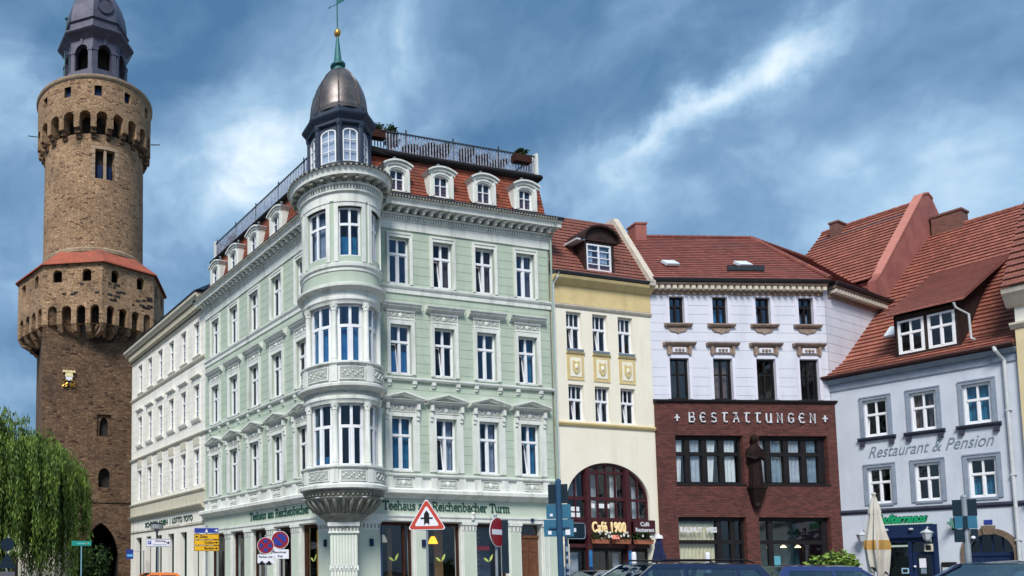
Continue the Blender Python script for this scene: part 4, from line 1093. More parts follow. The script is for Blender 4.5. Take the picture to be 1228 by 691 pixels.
for k in range(8):
    Mk = FT @ RZ(wang[k]) @ T(0, -ap + .02, 17.96)
    def dj():
        m = MB(); hw = .33
        m.box(-hw, -hw + .06, .01, .08, 0, 1.24); m.box(hw - .06, hw, .01, .08, 0, 1.24); m.box(-hw, hw, .012, .08, 0, .06); m.box(-.016, .016, .02, .07, .07, 1.36)
        for zz in (.50, .94): m.box(-hw + .07, hw - .07, .022, .068, zz - .015, zz + .015)
        n = 10
        for i in range(n):
            t0, t1 = math.pi * i / n, math.pi * (i + 1) / n
            f = lambda t, k_: (-(hw - k_) * math.cos(t), 1.24 + (.18 - k_ * .9) * math.sin(t))
            a, b, c, d = f(t0, .06), f(t1, .06), f(t1, 0), f(t0, 0)
            m.hexa([(a[0], .01, a[1]), (b[0], .01, b[1]), (b[0], .08, b[1]), (a[0], .08, a[1]), (d[0], .01, d[1]), (c[0], .01, c[1]), (c[0], .08, c[1]), (d[0], .08, d[1])])
        return m
    w = put('window', cm(('drumwin',), dj, WHITE), cup, Mk)
    m = MB(); m.face([(-.31, .05, .02), (.31, .05, .02), (.31, .05, 1.41), (-.31, .05, 1.41)])
    put('pane', cm(('drumpane',), lambda: m, GLASSW, recalc=False), cup, Mk)
    m = MB(); m.box(-.36, .36, .12, .14, -.05, 1.48)
    put('blind', cm(('drumblind',), lambda: m, M_('white_blind', (.70, .72, .80), (.62, .64, .72), .8, 3)), cup, Mk)
mb = MB()
mb.lathe([(1.20, 20.26), (1.22, 20.40), (1.16, 20.44), (1.13, 20.52), (1.125, 20.75), (1.09, 21.05), (1.01, 21.40), (.87, 21.75), (.67, 22.08), (.46, 22.33), (.30, 22.48), (.25, 22.52)], 40)
for k in range(8):
    a = rot8 + R_(45 * k); pts = [(r * 1.012 * math.sin(a), -r * 1.012 * math.cos(a), z) for r, z in ((1.15, 20.46), (1.125, 20.75), (1.09, 21.05), (1.01, 21.40), (.87, 21.75), (.67, 22.08), (.46, 22.33), (.30, 22.48))]
    mb.tube(pts, .035, 6)
part('dome', mb, BRONZE, cup, FT, smooth=True)
mb = MB()
for k in range(8):
    a = rot8 + R_(45 * k); p = (1.24 * math.sin(a), -1.24 * math.cos(a)); mb.lathe([(.05, 20.1), (.05, 20.3)], 6, c=p)
mb.lathe([(1.05, 20.1), (1.05, 20.3)], 8, rot=rot8); part('louvre_ring', mb, SLATE, cup, FT)
mb = MB(); mb.lathe([(.26, 22.50), (.24, 22.60), (.22, 22.64), (.31, 22.72), (.31, 22.80), (.21, 22.88), (.165, 22.96), (.05, 24.06), (0, 24.07)], 16); part('spire', mb, COPPER, cup, FT, smooth=True)
mb = MB(); mb.ball((0, 0, 24.22), .14, 14, 0, (1, 1, 1.25)); part('finial_ball', mb, GOLD, cup, FT, smooth=True)
mb = MB(); mb.tube([(0, 0, 24.35), (0, 0, 26.3)], .028, 8)
mb.tube([(-.32, -.1, 25.33), (0, 0, 25.52), (.1, .03, 25.58)], .014, 6); mb.hexa([(-.36, -.12, 25.26), (-.30, -.10, 25.28), (-.30, -.09, 25.28), (-.36, -.11, 25.26), (-.34, -.11, 25.36), (-.29, -.09, 25.40), (-.29, -.085, 25.40), (-.34, -.10, 25.36)])
mb.hexa([(.03, 0, 25.52), (.30, .08, 25.68), (.30, .10, 25.68), (.03, .02, 25.52), (.03, 0, 25.78), (.30, .08, 25.98), (.30, .10, 25.98), (.03, .02, 25.78)])
part('weather_vane', mb, COPPER, cup, FT)
# ------------------------------------------------------------------ white house on the left
white = thing('town_house', 'off-white four-storey town house between the stone tower and the green corner house', 'townhouse', base_of(FL))
WX = [-(14.95 + 2.04 * i) for i in range(6)]
WF = ((14.47, .86, 1.95), (10.66, .86, 1.96), (6.60, .86, 2.14))
mb = MB(); mb.wall(-27.1, -13.69, 4.3, 17.6, [(x - w / 2, x + w / 2, z, z + h) for x in WX for z, w, h in WF], .24, 0, [5.2 + .5 * k for k in range(25)], .012, .02)
part('wall', mb, WHITEW, white, FL)
mb = MB(); mb.box(-26.9, -13.8, .8, 9, G0, 17.5); part('inner_wall', mb, ROOM, white, FL)
mb = MB(); mb.box(-27.1, -27.04, 0, 9.2, G0, 18.2); part('side_wall', mb, WHITEW, white, FL)
def ws(kind):
    m = MB(); w = .86; h = (1.95, 1.96, 2.14)[kind]
    for s_ in (-1, 1): m.box(s_ * w / 2, s_ * (w / 2 + .11), -.04, .01, -.02, h + .13)
    m.box(-w / 2, w / 2, -.04, .01, h, h + .13)
    if kind == 1:
        m.prof([(.01, h + .42), (-.10, h + .44), (-.20, h + .52), (-.20, h + .58), (.01, h + .62)], -.68, .68); m.box(-.56, .56, -.03, .01, h + .16, h + .42)
        m.prof([(.01, -.30), (-.08, -.28), (-.14, -.16), (-.16, -.06), (.01, -.02)], -.64, .64)
    if kind == 2:
        m.box(-.52, .52, -.035, .01, h + .18, h + .86); m.box(-.45, .45, -.055, -.036, h + .24, h + .80, 1)
    if kind == 0: m.prof([(.01, -.14), (-.1, -.12), (-.1, -.04), (.01, -.02)], -.6, .6)
    return m
WS = [ws(k).mesh('surround', [WHITEW, WTRIM]) for k in range(3)]
for f, (z, w, h) in enumerate(WF):
    for i, x in enumerate(WX):
        win(white, FL, x, z, w, h, 'crosssix', fw=.05, gl=GLASSN, cur=[('low', NET), None, ('sides', CURT_W), None, ('right', CURT_B)][(i * 2 + f) % 5], rec=.12, sur=WS[f])
mb = MB()
for z, p in ((14.10, .12), (9.62, .14), (6.30, .14)): mb.prof([(.01, z - .12), (-p * .6, z - .1), (-p, z), (-p, z + .06), (.01, z + .10)], -27.1, -13.7)
mb.box(-27.1, -13.7, -.04, .008, 5.50, 6.18)
mb.prof([(.01, 5.18), (-.14, 5.2), (-.26, 5.34), (-.30, 5.42), (.01, 5.5)], -27.1, -13.7)
part('string_course', mb, WTRIM, white, FL)
mb = MB(); mb.box(-27.1, -13.7, -.05, .01, 16.78, 16.9); n = 62
mb.box(-27.1, -13.7, -.10, .01, 17.0, 17.5, 1)
for i in range(n):
    x = -27.0 + (i + .5) * 13.3 / n; mb.box(x - .06, x + .06, -.32, -.1, 17.12, 17.42); mb.box(x - .045, x + .045, -.2, -.1, 17.02, 17.118)
mb.prof([(.01, 17.50), (-.42, 17.50), (-.48, 17.62), (-.58, 17.72), (-.60, 17.86), (.01, 17.88)], -27.4, -13.9)
part('cornice', mb, [WTRIM, TRIMD], white, FL)
mb = MB(); mb.prof([(.02, 17.885), (-.62, 17.885), (-.66, 17.97), (-.6, 18.02), (9.2, 20.5), (9.2, 17.885)], -27.45, -13.9); part('roof', mb, GUTTER, white, FL)
mb = MB(); mb.prof([(-.55, 18.0), (-.1, 18.05), (.9, 18.75), (.9, 18.4)], -14.45, -13.75); part('roof_flashing', mb, M_('blue_zinc', (.03, .10, .16), (.02, .07, .11), .5, 3), white, FL)
mb = MB(); mb.wall(-27.1, -13.69, G0, 4.42, [(-a, -b, G0 + .1, 3.92) for a, b in ((25.9, 24.7), (23.7, 22.75), (21.75, 20.7), (19.6, 18.55), (17.5, 16.45), (15.45, 14.6))], .5, .0)
part('shop_wall', mb, WHITEW, white, FL)
mb = MB(); mb.prof([(.0, 4.26), (-.05, 4.27), (-.08, 4.31), (.0, 4.34)], -27.1, -13.7); part('string_course', mb, WTRIM, white, FL)
for a, b in ((25.9, 24.7), (23.7, 22.75), (21.75, 20.7), (19.6, 18.55), (17.5, 16.45), (15.45, 14.6)):
    mb = MB(); x0, x1 = -a, -b; mb.box(x0, x0 + .08, .3, .4, .2, 3.92); mb.box(x1 - .08, x1, .3, .4, .2, 3.92); mb.box(x0, x1, .31, .4, 3.3, 3.42); mb.box(x0, x1, .31, .4, 3.8, 3.92); mb.box((x0 + x1) / 2 - .05, (x0 + x1) / 2 + .05, .32, .39, .2, 3.3); mb.box(x0, x1, .31, .4, .2, .9)
    o = part('shop_door', mb, TEALDOOR, white, FL)
    m = MB(); m.face([(x0 + .05, .36, .9), (x1 - .05, .36, .9), (x1 - .05, .36, 3.85), (x0 + .05, .36, 3.85)]); part('pane', m, GLASSN, o, FL, recalc=False)
lettering('lettering', 'SCHREIBLADEN', TXTG, white, FL @ T(-23.9, -.025, 4.56), width=4.3, height=.34, bold=.02)
lettering('lettering', '|', TXTB, white, FL @ T(-19.2, -.025, 4.52), width=.06, height=.42)
lettering('lettering', 'LOTTO TOTO', TXTG, white, FL @ T(-18.8, -.025, 4.56), width=3.3, height=.36, bold=.02)
mb = MB(); mb.tube([(0, 0, 18.4), (0, 0, 21.2)], .025, 6); mb.tube([(-.9, 0, 20.9), (.9, 0, 20.9)], .014, 6)
for k in range(8): x = -.85 + .24 * k; mb.tube([(x, -.35 + .02 * k, 20.9), (x, .35 - .02 * k, 20.9)], .01, 5)
mb.tube([(-.5, 0, 20.2), (.5, .1, 20.2)], .014, 6)
for k in range(4): mb.tube([(-.45 + .3 * k, .03, 19.95), (-.45 + .3 * k, .03, 20.45)], .01, 5)
thing('tv_antenna', 'thin television aerial on the roof where the white and green houses meet', 'antenna', FL @ T(-14.4, 1.6, 0), mb=mb, mats=METAL)

# ------------------------------------------------------------------ cream house with the cafe
yel = thing('cafe_house', 'narrow cream house with ochre band and big arched maroon cafe front', 'townhouse', base_of(FR))
YX = (11.68, 13.13, 14.57)
AX0, AX1, AZS, AZT = 10.98, 15.56, 4.75, 6.48
mb = MB(); mb.wall(10.44, 16.06, G0, 14.75, [(x - .42, x + .42, z, z + h) for x in YX for z, h in ((11.63, 1.74), (8.32, 1.68))] + [(AX0, AX1, G0, AZT)], .26)
pts = mb.arch(AX0, AX1, AZS, AZT, .26, 0, 28)
part('wall', mb, YELLOW, yel, FR)
mb = MB(); mb.box(10.5, 16.0, .85, 9, 6.6, 15); mb.box(10.5, 16, 3.0, 9, G0, 6.58); mb.box(10.5, 10.97, .3, 3.0, G0, 6.58); mb.box(15.57, 16.0, .3, 3, G0, 6.58); mb.box(10.98, 15.56, .4, 3, 6.48, 6.58); part('inner_wall', mb, ROOM, yel, FR)
for i, x in enumerate(YX):
    win(yel, FR, x, 11.65, .84, 1.7, 'cross3low' + ('tiltl' if i < 2 else ''), fw=.05, gl=GLASSD, cur=[('right', CURT_B), None, ('sides', CURT_B)][i], rec=.14)
    win(yel, FR, x, 8.34, .84, 1.64, 'cross3low' + 'tiltl', fw=.05, gl=GLASSD, cur=[None, ('right', NET), None][i], rec=.14)
    mb = MB(); mb.box(x - .46, x + .46, -.06, .01, 11.56, 11.64); part('sill', mb, TXTB, yel, FR)
    mb = MB(); mb.box(x - .46, x + .46, -.025, .006, 10.2, 11.40); mb.prof([(.0, 11.40), (-.06, 11.41), (-.09, 11.47), (0, 11.50)], x - .5, x + .5)
    mb.box(x - .30, x + .30, -.04, -.026, 10.36, 11.24, 1)
    sh = [(x - .19, 11.10), (x - .19, 10.70), (x - .10, 10.55), (x, 10.48), (x + .10, 10.55), (x + .19, 10.70), (x + .19, 11.10), (x, 11.04)]
    mb.poly(sh[::-1], -.075, -.041); mb.ball((x, -.075, 10.82), .09, 8, 1, (1, .5, 1.4)); part('shield_panel', mb, [OCHRE, YELLOW], yel, FR)
mb = MB(); mb.box(10.44, 16.06, -.03, .006, 13.72, 14.62); mb.prof([(0, 13.52), (-.05, 13.54), (-.09, 13.62), (-.09, 13.68), (0, 13.72)], 10.44, 16.06, 1); mb.prof([(0, 13.68), (-.03, 13.68), (-.03, 13.75), (0, 13.75)], 10.5, 10.6); part('ochre_band', mb, [OCHRE, COPING], yel, FR)
mb = MB(); mb.prof([(0, 8.08), (-.06, 8.1), (-.10, 8.18), (-.10, 8.24), (0, 8.28)], 10.44, 16.06); part('string_course', mb, OCHRE, yel, FR)
mb = MB(); mb.prof([(0, 14.55), (-.08, 14.57), (-.18, 14.68), (-.30, 14.80), (-.34, 14.92), (0, 14.95)], 10.44, 16.06); part('cornice', mb, OCHRE, yel, FR)
mb = MB(); mb.prof([(0, 14.955), (-.36, 14.955), (-.42, 15.05), (-.38, 15.10), (.1, 15.12)], 10.44, 15.9); part('gutter', mb, GUTTER, yel, FR)
mb = MB(); mb.tube([(10.62, -.35, 15.0), (10.6, -.3, 14.8), (10.52, -.1, 14.5), (10.52, -.08, .2)], .05, 8); part('downpipe', mb, PIPEG, yel, FR)
mb = MB(); V = Vector((0, 1.85, 3.6)); mb.tiles((10.43, -.28, 15.06), (1, 0, 0), V, [(0, 0), (5.3, 0), (5.3, V.length), (0, V.length)], .22, .035)
mb.box(10.45, 15.9, 1.5, 9, 15.0, 18.6); part('roof', mb, TILE_Y, yel, FR)
mb = MB(); mb.hexa([(15.70, -.40, 14.9), (16.02, -.40, 14.9), (16.02, 1.0, 14.9), (15.70, 1.0, 14.9), (15.70, -.42, 15.2), (16.02, -.42, 15.2), (16.02, .9, 15.2), (15.70, .9, 15.2)])
mb.hexa([(15.70, -.42, 15.2), (16.02, -.42, 15.2), (16.02, 2.6, 15.2), (15.70, 2.6, 15.2), (15.70, 1.55, 19.0), (16.02, 1.55, 19.0), (16.02, 2.6, 19.0), (15.70, 2.6, 19.0)])
part('party_wall_coping', mb, COPING, yel, FR)
# dormer with an arched metal roof
mb = MB(); x0, x1, yf = 12.25, 13.95, -.14
for a, b in ((x0, x0 + .14), (x1 - .14, x1)): mb.box(a, b, yf, 1.9, 15.3, 16.75)
mb.box(x0, x1, yf, 1.9, 15.2, 15.36); mb.box(x0 + .14, x1 - .14, yf, yf + .1, 16.66, 16.75)
n = 12
for i in range(n):
    t0, t1 = math.pi * i / n, math.pi * (i + 1) / n; f = lambda t, k: ((x0 + x1) / 2 - (.98 + k) * math.cos(t), 16.75 + (.66 + k) * math.sin(t))
    a, b, c, e_ = f(t0, 0), f(t1, 0), f(t1, .09), f(t0, .09)
    mb.hexa([(a[0], yf - .22, a[1]), (b[0], yf - .22, b[1]), (b[0], 2.6, b[1]), (a[0], 2.6, a[1]), (e_[0], yf - .22, e_[1]), (c[0], yf - .22, c[1]), (c[0], 2.6, c[1]), (e_[0], 2.6, e_[1])])
    mb.face([(a[0], yf - .05, 16.75), (b[0], yf - .05, 16.75), (b[0], yf - .05, b[1]), (a[0], yf - .05, a[1])])
dm = part('dormer', mb, M_('dormer_brown_metal', (.05, .028, .024), (.03, .018, .016), .5, 3), yel, FR)
w = win(yel, FR, 13.1, 15.38, 1.38, 1.26, 'grid', rec=yf + .02, cur=('sides', CURT_W))
mb = MB(); mb.box(11.8, 12.28, -.2, 2.2, 16.72, 16.80); part('dormer_flashing', mb, PIPEG, yel, FR)
# cafe front inside the arch
mb = MB(); y0, y1 = .10, .20
def arcz(x): u = (x - (AX0 + AX1) / 2) / ((AX1 - AX0) / 2); return AZS + (AZT - AZS) * math.sqrt(max(0, 1 - u * u))
n = 28
for (a, b), (c, d_) in zip(pts, pts[1:]):
    k = .93; cx = (AX0 + AX1) / 2; s1 = lambda p: (cx + (p[0] - cx) * .955, AZS + (p[1] - AZS) * .93)
    p, q = s1((a, b)), s1((c, d_))
    mb.hexa([(p[0], y0, p[1]), (q[0], y0, q[1]), (q[0], y1, q[1]), (p[0], y1, p[1]), (a, y0, b), (c, y0, d_), (c, y1, d_), (a, y1, b)])
for xa, xb in ((AX0, AX0 + .10), (AX1 - .10, AX1)): mb.box(xa, xb, y0, y1, 2.7, AZS)
for xa, xb in ((12.05, 12.28), (14.24, 14.48)): mb.box(xa, xb, y0 - .08, y1 + .02, G0, arcz((xa + xb) / 2) - .05)
for xa in (12.62 + .12, 13.22, 13.75): mb.box(xa, xa + .06, y0 + .006, y1 - .006, 3.95, arcz(xa) - .1)
for xa in (11.5, 14.98): mb.box(xa, xa + .06, y0 + .006, y1 - .006, 3.95, arcz(xa) - .1)
for za, zb, xa, xb in ((5.98, 6.10, 12.28, 14.24), (4.76, 4.92, AX0 + .1, 12.05), (4.76, 4.92, 12.28, 14.24), (4.76, 4.88, 14.48, AX1 - .1), (3.83, 3.98, AX0 + .1, 12.05), (3.83, 3.98, 12.28, 14.24), (3.83, 3.98, 14.48, AX1 - .1), (2.62, 2.78, AX0, AX1)): mb.box(xa, xb, y0 + .003, y1 - .003, za, zb)
mb.box(12.28, 14.24, y0 + .02, y1 - .02, 2.78, 3.83)
fr = part('cafe_front', mb, MAROON, yel, FR)
mb = MB()
for xa, xb in ((AX0 + .05, 12.05), (12.28, 14.24), (14.48, AX1 - .05)):
    k = 10
    for i in range(k):
        a = xa + (xb - xa) * i / k; b = xa + (xb - xa) * (i + 1) / k; mb.face([(a, .15, 3.9), (b, .15, 3.9), (b, .15, arcz(b) - .05), (a, .15, arcz(a) - .05)])
part('pane', mb, GLASSN, fr, FR, recalc=False)
for xa, xb, za, zb, mt, y in ((11.05, 11.45, 4.9, 5.6, CURT_W, .5), (11.55, 12.0, 4.9, 5.9, NET, .55), (12.62, 12.76, 4.0, 4.7, CURT_C, .5), (12.3, 12.55, 3.98, 4.7, CURT_C, .5), (12.85, 13.12, 3.98, 6.0, NET, .6), (13.82, 14.2, 4.9, 5.95, CURT_W, .5), (13.8, 14.18, 3.98, 4.72, CURT_W, .5), (14.52, 14.92, 4.0, 5.9, NET, .5), (15.05, 15.45, 4.0, 5.5, NET, .5)):
    m = MB(); k = 14
    for i in range(k):
        a = xa + (xb - xa) * i / k; b = xa + (xb - xa) * (i + 1) / k; m.face([(a, y + .02 * math.sin(i * 1.7), za), (b, y + .02 * math.sin(i * 1.7 + 1.7), za), (b, y + .02 * math.sin(i * 1.7 + 1.7), zb), (a, y + .02 * math.sin(i * 1.7), zb)])
    part('curtain', m, mt, fr, FR)
for xa, xb, z in ((12.42, 12.60, 4.42), (12.74, 13.12, 4.42), (13.28, 13.42, 4.42), (11.3, 11.75, 4.25), (11.3, 11.78, 3.98)):
    m = MB(); m.box(xa, xb, .135, .145, z, z + .2); part('paper_notice', m, PAPER, fr, FR)
# doors and side bays below
mb = MB(); mb.box(AX0 + .02, AX1 - .02, .22, .27, 2.45, 2.62)
for xa, xb in ((11.05, 11.12), (12.0, 12.05), (12.30, 12.40), (13.2, 13.3), (14.14, 14.22), (14.5, 14.58), (15.45, 15.52)): mb.box(xa, xb, .18, .26, G0, 2.45)
mb.box(11.05, 12.05, .19, .25, G0, .7); mb.box(14.5, 15.5, .19, .25, G0, .7)
dr = part('cafe_door', mb, WINDARK, yel, FR)
mb = MB()
for xa, xb in ((11.08, 12.03), (12.35, 13.25), (13.25, 14.2), (14.53, 15.5)): mb.face([(xa, .22, .3), (xb, .22, .3), (xb, .22, 2.45), (xa, .22, 2.45)])
part('pane', mb, GLASSN, dr, FR, recalc=False)
for xa, mt, w_ in ((13.95, NET, .22), (11.6, NET, .3), (12.42, CURT_W, .07)):
    m = MB(); m.hexa([(xa, .5, .4), (xa + w_, .5, .4), (xa + w_, .54, .4), (xa, .54, .4), (xa - .12, .5, 2.4), (xa + w_ + .02, .5, 2.4), (xa + w_ + .02, .54, 2.4), (xa - .12, .54, 2.4)]); part('curtain', m, mt, dr, FR)
for xa in (12.07, 14.26):
    m = MB(); m.box(xa, xa + .18, .005, .018, 1.75, 2.5, 0); m.box(xa, xa + .18, .005, .018, .5, 1.72, 1); part('post_poster', m, [BLUEP, NAVY], yel, FR)
lettering('lettering', 'Café 1900', TXTC, yel, FR @ T(12.32, .06, 3.30), width=1.86, height=.50, bold=.022, depth=.05, space=1.12)
mb = MB(); mb.box(14.52, 15.72, -.10, -.04, 3.30, 3.90)
sg = thing('cafe_sign', 'maroon board reading Café Restaurant at the right foot of the cafe arch', 'sign', FR @ T(0, 0, 0), mb=mb, mats=MAROON)
lettering('lettering', 'Café', TXTW, sg, FR @ T(15.12, -.102, 3.62), width=.5, height=.2, bold=.02, depth=.012, align='C')
lettering('lettering', 'Restaurant', TXTW, sg, FR @ T(15.12, -.102, 3.36), width=1.05, height=.19, bold=.02, depth=.012, align='C')
mb = MB(); mb.box(11.02, 11.96, -.05, .05, 3.2, 3.8); thing('maroon_panel', 'blank maroon board at the left foot of the cafe arch', 'sign', FR, mb=mb, mats=MAROON)
# flower boxes
def flowers(x, w, label, nw, tilt=0):
    t = thing('flower_box', label, 'flower box', FR @ T(x, -.12, 2.80), 'terracotta flower boxes over the cafe door')
    m = MB(); m.hexa([(-w / 2, -.1, 0), (w / 2, -.1, 0), (w / 2, .1, 0), (-w / 2, .1, 0), (-w / 2 - .03, -.13, .2), (w / 2 + .03, -.13, .2), (w / 2 + .03, .12, .2), (-w / 2 - .03, .12, .2)]); part('trough', m, TERRA, t, W[t.name])
    rnd = random.Random(int(x * 100)); m = MB(); p = MB()
    for k in range(170):
        c = Vector((rnd.uniform(-w / 2 - .08, w / 2 + .08), rnd.uniform(-.2, .12), .18 + rnd.random() ** 1.3 * .34)); d1 = Vector((rnd.uniform(-1, 1), rnd.uniform(-1, 1), rnd.uniform(-.6, 1))).normalized() * .06; d2 = d1.cross(Vector((rnd.uniform(-1, 1), rnd.uniform(-1, 1), 1))).normalized() * .03
        m.face([c - d1, c + d2, c + d1, c - d2])
    for k in range(nw):
        c = (rnd.uniform(-w / 2, w / 2), rnd.uniform(-.26, -.05), .2 + rnd.random() * .34)
        for j in range(5):
            a = j * 1.257; p.ball((c[0] + .035 * math.cos(a), c[1], c[2] + .035 * math.sin(a)), .03, 5, 0, (1, .5, 1))
    part('foliage', m, LEAFD, t, W[t.name]); part('blossoms', p, PETAL, t, W[t.name])
flowers(12.62, .72, 'leftmost terracotta flower box of white blossoms under the Café 1900 lettering', 13)
flowers(13.75, .80, 'terracotta flower box of white blossoms under the number 1900', 8)
flowers(15.0, .86, 'right terracotta flower box under the maroon Café Restaurant board', 3)
mb = MB(); mb.hexa([(13.02, -.34, 3.0), (13.46, -.34, 3.0), (13.44, -.28, 3.16), (13.06, -.28, 3.16), (13.02, -.32, 3.02), (13.46, -.32, 3.02), (13.44, -.26, 3.18), (13.06, -.26, 3.18)]); thing('menu_board', 'small salmon-pink tilted board among the white cafe flowers', 'board', FR, mb=mb, mats=M_('salmon_board', (.75, .25, .18), (.7, .22, .16), .7))
mb = MB(); mb.box(10.5, 10.95, -.09, -.005, .3, 2.75); mb.box(10.55, 10.9, -.11, -.092, .7, 1.2, 1); mb.box(10.55, 10.92, -.11, -.092, 1.35, 1.75, 2); part('bell_panel', mb, [COPING, PAPER, TXTB], yel, FR)

# ------------------------------------------------------------------ lilac house over a dark clinker shop
lil = thing('clinker_house', 'lilac upper storeys over a dark red clinker front lettered Bestattungen', 'townhouse', base_of(FB))
BX = [1.30 + 2.07 * i for i in range(4)]
mb = MB(); mb.wall(.0, 8.46, 9.4, 15.2, [(x - .36, x + .36, 13.2, 14.52) for x in BX] + [(x - .46, x + .46, 9.6, 11.55) for x in BX], .2, 0, [9.8 + .43 * k for k in range(13)], .012, .02)
part('wall', mb, LILAC, lil, FB)
mb = MB(); mb.wall(0, 8.2, 8.0, 15.25, [], .2, 0, [9.8 + .43 * k for k in range(13)], .012, .02); part('side_wall', mb, LILAC, lil, FS)
mb = MB(); mb.box(.1, 8.3, .8, 4.4, 4.3, 15.2); mb.box(.1, 8.3, 2.4, 4.4, G0, 4.28); part('inner_wall', mb, ROOM, lil, FB)
def bs4():
    m = MB(); w, h = .72, 1.32
    for s_ in (-1, 1): m.box(s_ * w / 2, s_ * (w / 2 + .16), -.03, .01, 0, h + .16)
    m.box(-w / 2, w / 2, -.03, .01, h, h + .16)
    m.prof([(.01, -.16), (-.12, -.13), (-.17, -.06), (-.17, 0), (.01, .02)], -.64, .64, 1); m.poly([(-.5, -.17), (.5, -.17), (.34, -.36), (.1, -.40), (0, -.46), (-.1, -.40), (-.34, -.36)], -.05, .01, 1)
    return m
def bs3():
    m = MB(); w, h = .92, 1.95
    for s_ in (-1, 1): m.box(s_ * w / 2, s_ * (w / 2 + .13), -.03, .01, 0, h + .10)
    m.box(-w / 2, w / 2, -.03, .01, h, h + .10)
    m.box(-.56, .56, -.06, .01, h + .22, h + .56, 1); m.box(-.32, .32, -.085, -.061, h + .27, h + .50, 0)
    for s_ in (-1, 1): m.ball((s_ * .16, -.09, h + .38), .07, 6, 1); m.box(s_ * .44, s_ * .56, -.12, -.061, h + .16, h + .56, 1)
    m.ball((0, -.09, h + .38), .08, 6, 1)
    m.prof([(.01, h + .56), (-.12, h + .58), (-.2, h + .66), (-.22, h + .72), (.01, h + .75)], -.75, .75, 1)
    return m
BS = [f().mesh('surround', [LILACT, BRKTRIM]) for f in (bs4, bs3)]
for i, x in enumerate(BX):
    win(lil, FB, x, 13.21, .70, 1.3, 'cross' + ('tiltl' if i in (2, 3) else ''), fm=WINDARK, cur=[None, ('low', CURT_T), ('left', NET), ('low', NET)][i], sur=BS[0], rec=.1)
    win(lil, FB, x, 9.62, .90, 1.92, 'two', fm=WINDARK, gl=GLASSN, cur=[None, ('full', CURT_B), None, None][i], sur=BS[1], rec=.1)
def lil_cornice(Fm, xa, xb):
    mb = MB(); mb.box(xa, xb, -.05, .01, 14.62, 14.74, 1); n = int((xb - xa) / .29)
    mb.prof([(.01, 14.74), (-.06, 14.74), (-.06, 15.02), (.01, 15.02)], xa, xb, 1)
    for i in range(n): x = xa + (i + .5) * (xb - xa) / n; mb.box(x - .085, x + .085, -.34, -.06, 14.80, 14.96)
    mb.prof([(.01, 15.0), (-.30, 15.0), (-.36, 15.1), (.01, 15.14)], xa, xb, 1)
    part('cornice', mb, [COPING, BRKTRIM], lil, Fm)
    mb = MB(); mb.prof([(.01, 15.14), (-.40, 15.14), (-.48, 15.24), (-.42, 15.30), (.1, 15.34)], xa - .02, xb + .05); part('gutter', mb, GUTTER, lil, Fm)
lil_cornice(FB, 0.0, 8.36); lil_cornice(FS, .28, 8.0)
mb = MB(); V = Vector((0, 5.45, 4.45)); L_ = V.length
mb.tiles((0, -.45, 15.26), (1, 0, 0), V, [(-.05, 0), (8.42, 0), (9.1, L_), (-.05, L_)], .30, .03); part('roof', mb, TILE_B, lil, FB)
mb = MB(); V = Vector((0, 4.62, 4.45)); L_ = V.length
mb.tiles((0, -.36, 15.26), (1, 0, 0), V, [(-.30, 0), (8.6, 0), (10.5, L_), (2.72, L_)], .30, .03); part('roof', mb, TILE_B, lil, FS)
mb = MB(); V = Vector((0, -5.0, 4.45)); mb.tiles((0, 10.0, 15.26), (1, 0, 0), V, [(-.05, 0), (9.0, 0), (9.1, V.length), (-.05, V.length)], .30, .03); part('roof', mb, TILE_B, lil, FB)
def ridge(Fm, pts_, mt, parent):
    mb = MB()
    for a, b in zip(pts_, pts_[1:]):
        a, b = Vector(a), Vector(b); n = max(2, int((b - a).length / .36))
        for i in range(n):
            p, q = a.lerp(b, i / n), a.lerp(b, (i + 1.12) / n); mb.tube([p, q], [.105, .125], 8)
    part('ridge_tiles', mb, mt, parent, Fm)
ridge(FB, [(-.05, 5.0, 19.74), (9.1, 5.0, 19.74)], TILE_B, lil); ridge(FS, [(2.72, 4.26, 19.74), (10.4, 4.26, 19.74)], TILE_B, lil); ridge(FB, [(8.40, -.42, 15.36), (9.1, 5.0, 19.74)], TILE_B, lil)
mb = MB(); mb.box(2.42, 3.02, 4.5, 5.2, 18.6, 20.22); mb.box(2.38, 3.06, 4.46, 5.24, 20.22, 20.31); part('chimney', mb, REDPL, lil, FB)
for x in (1.45, 5.05):
    mb = MB(); V = Vector((0, 5.45, 4.45)).normalized(); o_ = Vector((x, .78, 16.34)); U = Vector((1, 0, 0)); Nn = U.cross(V)
    c = [o_, o_ + U * .62, o_ + U * .62 + V * .55, o_ + V * .55]; mb.hexa([p + Nn * .02 for p in c] + [p + Nn * .13 for p in c]); part('skylight', mb, M_('skylight_pane', (.68, .76, .82), (.6, .68, .75), .15), lil, FB)
mb = MB(); mb.box(4.1, 5.9, .30, .36, 16.0, 16.18)
for k in range(18): mb.box(4.12 + k * .1, 4.16 + k * .1, .28, .38, 15.95, 16.22)
part('snow_guard', mb, GUTTER, lil, FB)
